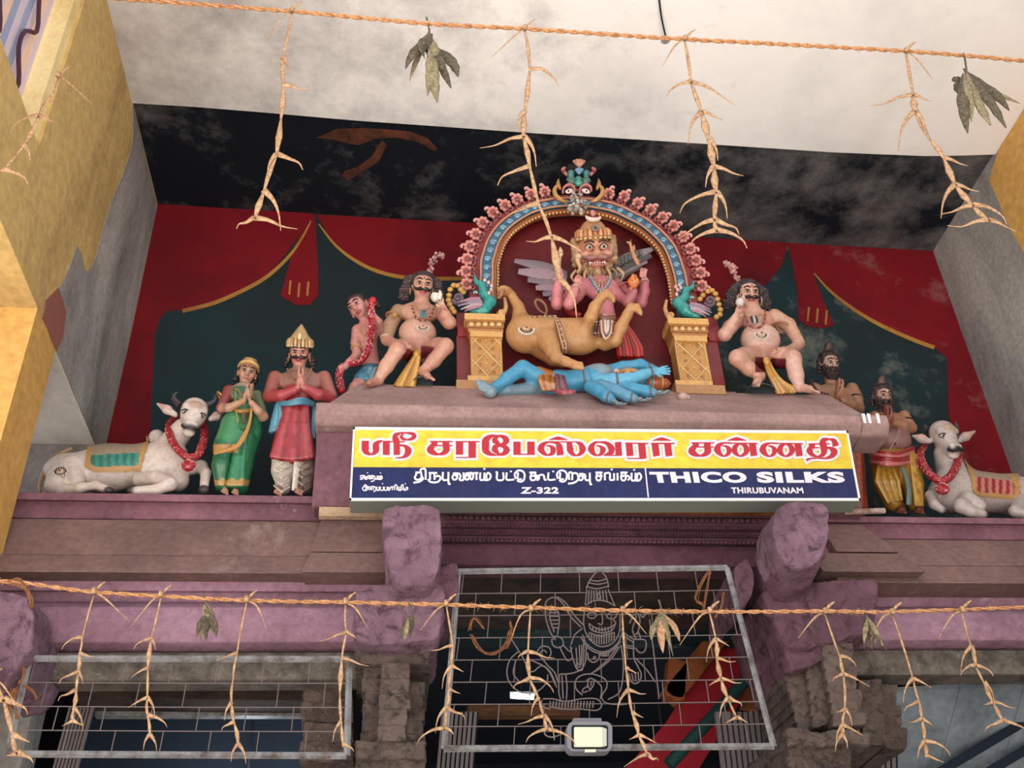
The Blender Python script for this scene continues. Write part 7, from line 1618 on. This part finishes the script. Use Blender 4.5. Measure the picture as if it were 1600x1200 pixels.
for k, c in enumerate(('d8b498', '3a4a5a', 'c89080', 'e0d0c0')): mb.tube([W(800+k*9, 905, -.16), W(806+k*8, 1000-k*9, -.172), W(835, 1045-k*16, -.175), W(868-k*7, 1000-k*9, -.172), W(878-k*9, 905, -.16)], 2.2*u, lin(c), seg=6, n=4)
mb.build('beaded_apron', 'painted', g.t)
g.tube([(750, 560, -.02), (690, 850, -.10), (620, 940, -.13), (520, 960, -.13)], [3, 4, 4, 2], '7a5a40', 'back_strap', flatten=.5) if 0 else None
mb = MB()
for s in (-1, 1):
    P = [(438+s*10, 880, -.06), (462+s*12, 930, -.125), (488+s*14, 1020, -.14), (510+s*14, 1110, -.125), (505+s*12, 1160, -.08)]; mb.tube([W(*p) for p in P], 1.3*u, lin('d0a880'), seg=6, n=4)
P = [W(438, 878, -.055), W(462, 930, -.118), W(488, 1020, -.135), W(510, 1110, -.12), W(505, 1160, -.075)]; mb.tube(P, 5*u, lin('7a4034'), seg=8, n=4, flatten=.3); beads(mb, [p-np.array([0, .010, 0]) for p in P], 2*u, ['c8a080', '9a6a50'], 3)
mb.build('body_belt', 'painted', g.t)
mb = MB(); P = [W(200, 900, -.09), W(300, 882, -.09), W(440, 878, -.08)]; mb.tube(P, 3.6*u, lin('a8805a'), seg=7, n=3, flatten=.5); beads(mb, [p-np.array([0, .012, 0]) for p in P], 1.6*u, ['d8b088', '8a6040'], 2.6); mb.build('back_strap', 'painted', g.t)
medallion(g, (212, 965, -.135), 12, 'haunch_medallion', 11)
g.tube([(350, 880, .06), (372, 830, .06), (350, 770, .06), (300, 740, .06), (280, 770, .06), (320, 830, .06), (372, 850, .06)], [2, 2, 2.2, 2.4, 2.2, 1.6, .8], '9a6a4c', 'tail')
mb = MB()
for k in range(7): mb.tube([W(935+k*4, 880+k*4, .03), W(930+k*17, 1000, .02), W(935+k*27, 1120, .0), W(945+k*27, 1190+6*(k % 2), .0)], [3*u, 4.5*u, 6*u, 5*u], lin(('a01c1c', '7a1216', 'b83028')[k % 3]), seg=7, n=3)
mb.build('red_trailing_cloth', 'painted_gloss', g.t)
mb = MB(); mb.tube([W(500, 780, .05), W(560, 840, .03), (W(640, 870, .02))], [4*u, 7*u, 5*u], lin('8c1a20'), n=3); mb.tube([W(500, 790, .04), W(480, 770, .05)], [3*u, 5*u], lin('2a4a50')); mb.build('red_back_cloth', 'painted', g.t)

# ---- blue six-armed figure lying along the slab
g = Fig('reclining_blue_statue', 'blue many-armed statue lying along the slab front beneath the lion figure', 'statue', (700, 500, 3.556), 4.92, onto(890, 612, 4.92, cz), cell=.0055); W = g.W; u = g.u
BU = '4296bc'; BD = '347ca2'; GB = '8298a4'
g.limb([(580, 362, .0), (500, 320, -.04), (415, 268, -.08)], [15, 14, 12.5], BU, .03).limb([(415, 268, -.08), (330, 325, -.08), (262, 375, -.08)], [12, 10.5, 7.5], BU, .015)
g.limb([(262, 378, -.08), (235, 400, -.10)], [8, 8], BU).limb([(235, 402, -.11), (195, 365, -.11), (172, 345, -.10)], [8.5, 6.5, 4.5], GB)
for k in range(5): g.limb([(184+k*4, 350+k*13-10, -.12), (160+k*4, 338+k*12, -.125)], [2.6, 2], GB, .004)
g.limb([(570, 375, .03), (460, 385, .0), (330, 395, -.03), (280, 400, -.04)], [14, 12, 9, 7], '6a8696', .03)
g.ell((600, 350, .0), (20, 17, 18), BU, .03).limb([(620, 345, .0), (700, 340, .0), (840, 320, .0)], [18, 17.5, 21], BU, .04).ell((840, 305, -.02), (24, 18, 16), GB, .03).ell((815, 300, -.06), (9, 7, 7), BU)
g.limb([(900, 320, .0), (1000, 335, .0), (1060, 345, .0)], [14, 9, 9], BU)
g.limb([(880, 290, .0), (970, 262, -.03), (1070, 248, -.05)], [11, 9.5, 8.5], BU).limb([(1070, 248, -.05), (1120, 268, -.08), (1150, 278, -.10)], [8.5, 7.5, 6.5], BU)
g.limb([(830, 340, -.06), (920, 332, -.11), (1010, 330, -.12)], [11, 10.5, 9.5], '62b2d4').limb([(1010, 330, -.12), (1080, 305, -.12), (1140, 285, -.12)], [9.5, 8.5, 6.5], '62b2d4')
for s, dy in ((1, -.10), (-1, -.125)): hand(g, W(1140, 283, dy), W(1250, 276, dy)-W(1140, 283, dy), (0, -s, .1), 28*u, '66b8da', .05, s)
for P, hp, ht, c in (([(790, 372, -.10), (840, 395, -.14), (880, 425, -.17), (905, 440, -.18)], (905, 440, -.18), (970, 478, -.20), BU), ([(850, 368, -.10), (930, 395, -.14), (1000, 425, -.16), (1035, 438, -.17)], (1035, 438, -.17), (1115, 452, -.19), '5a98b8'), ([(940, 368, -.09), (1020, 380, -.12), (1100, 396, -.14), (1140, 405, -.145)], (1140, 405, -.145), (1220, 410, -.165), BU)):
    g.limb(P, [10, 10, 9, 7], c); hand(g, W(*hp), W(*ht)-W(*hp), (0, -.5, .8), 27*u, GB, .3, 1)
g.ell((1120, 345, .0), (14, 14, 15), BU)
g.body()
S_ = SDF(.0058); g.limb([(500, 318, -.03), (560, 345, .0), (610, 355, .0)], [17, 18.5, 19.5], 'a8642c', .03, F=S_)
for k in range(6): g.limb([(505+k*20, 270+k*10, -.05), (512+k*18, 340+k*4, -.115), (530+k*15, 388, -.10)], [2, 3, 2.4], ('c07c38', '8a4a24')[k % 2], .006, F=S_)
S_.build('orange_loincloth', 'painted_gloss', g.t)
mb = MB()
for k in range(5): mb.tube([W(600+k*10, 300+k*3, -.06), W(606+k*11, 350, -.125), W(610+k*14, 398-k*2, -.11)], 2.8*u, lin(('7a4a58', '5a3444', '8a5a64')[k % 3]), seg=6, n=3)
for k in range(5): mb.tube([W(590+k*20, 392, -.13), W(620+k*18, 402+3*(k % 2), -.16), W(680+k*6, 398, -.15)], 3*u, lin(('9a3a48', 'b86a70')[k % 2]), seg=6, n=2)
mb.build('maroon_sash', 'painted', g.t)
mb = MB(); mb.lathe([(14*u, 0), (15.5*u, 3*u), (13.5*u, 6*u), (14*u, 12*u), (12.5*u, 20*u), (10*u, 27*u), (8*u, 30*u), (8.5*u, 33*u), (5*u, 38*u), (1*u, 41*u)], W(1095, 345, .0), lin('a8562c'), seg=16, axis=(1, 0, -.05))
ring(mb, W(1130, 345, .0), (1, 0, 0), 14*u, 2*u, 'c89048'); ring(mb, W(1185, 347, .0), (1, 0, 0), 10*u, 2*u, 'd0a058'); mb.build('orange_crown', 'gold_paint', g.t)
L_ = lambda x, y, z: W(1090+x*30, 322+z*-20, -.05+y)
mb = MB(); mb.tube([W(945, 290, -.09), W(1000, 282, -.12), W(1060, 295, -.11), W(1110, 320, -.09)], [3*u, 5*u, 5*u, 3*u], lin('b88a58'), n=3); mb.ball(W(935, 285, -.11), 4.5*u, lin('d8a8b0')); mb.ball(W(1000, 290, -.14), 4*u, lin('c09048')); mb.ball(W(1030, 300, -.14), 3.4*u, lin('8a3a38'))
for k in range(8): mb.ball(W(945+k*20, 288+(k % 3)*6, -.13), 3*u, lin(('c8a060', 'a06a40', 'd8c0a0')[k % 3]), seg=7, rings=5)
mb.build('chest_ornament', 'painted', g.t)
mb = MB()
for p, rad, ax in (((1124, 270, -.09), 8, (1, -.2, .1)), ((940, 332, -.115), 10.8, (1, -.2, 0)), ((745, 335, .0), 19, (1, 0, .1)), ((893, 432, -.175), 8.4, (1, -.4, -.5)), ((1022, 434, -.165), 8.2, (1, -.3, -.3)), ((1124, 402, -.143), 8.2, (1, -.2, 0)), ((1128, 290, -.12), 7.8, (1, 0, .2))):
    ring(mb, W(*p), ax, rad*u, 1.8*u, '6a6468')
mb.build('bangles', 'painted', g.t)
# small offerings on the slab
mb = MB(); p = atY(1067, 620, 4.88); s = pscale(p); mb.ball(p, (9*s, 8*s, 6*s), lin('c8a8a4')); mb.ball(p+np.array([8*s, 0, -1*s]), (5*s, 5*s, 4*s), lin('b89490')); o = mb.build('shell', 'painted', None, label='small pale shell on the slab beside the blue statue\'s lowest right hand'); o['category'] = 'shell'
mb = MB(); rr = random.Random(6)
for k in range(26): x = 750+rr.uniform(-10, 30); y = 617+rr.uniform(-5, 7); Yq = 5.0-(y-608)*.0093; p = atY(x, y, Yq-.01); s = pscale(p); mb.ball(p, (rr.uniform(2, 5)*s, 3*s, rr.uniform(1.2, 2.6)*s), lin(rr.choice(['c87880', 'a83844', 'd8a8a4'])), seg=6, rings=5)
o = mb.build('scattered_petals', 'painted', None, label='crumpled pink petals on the slab under the blue foot', kind='stuff'); o['category'] = 'petals'
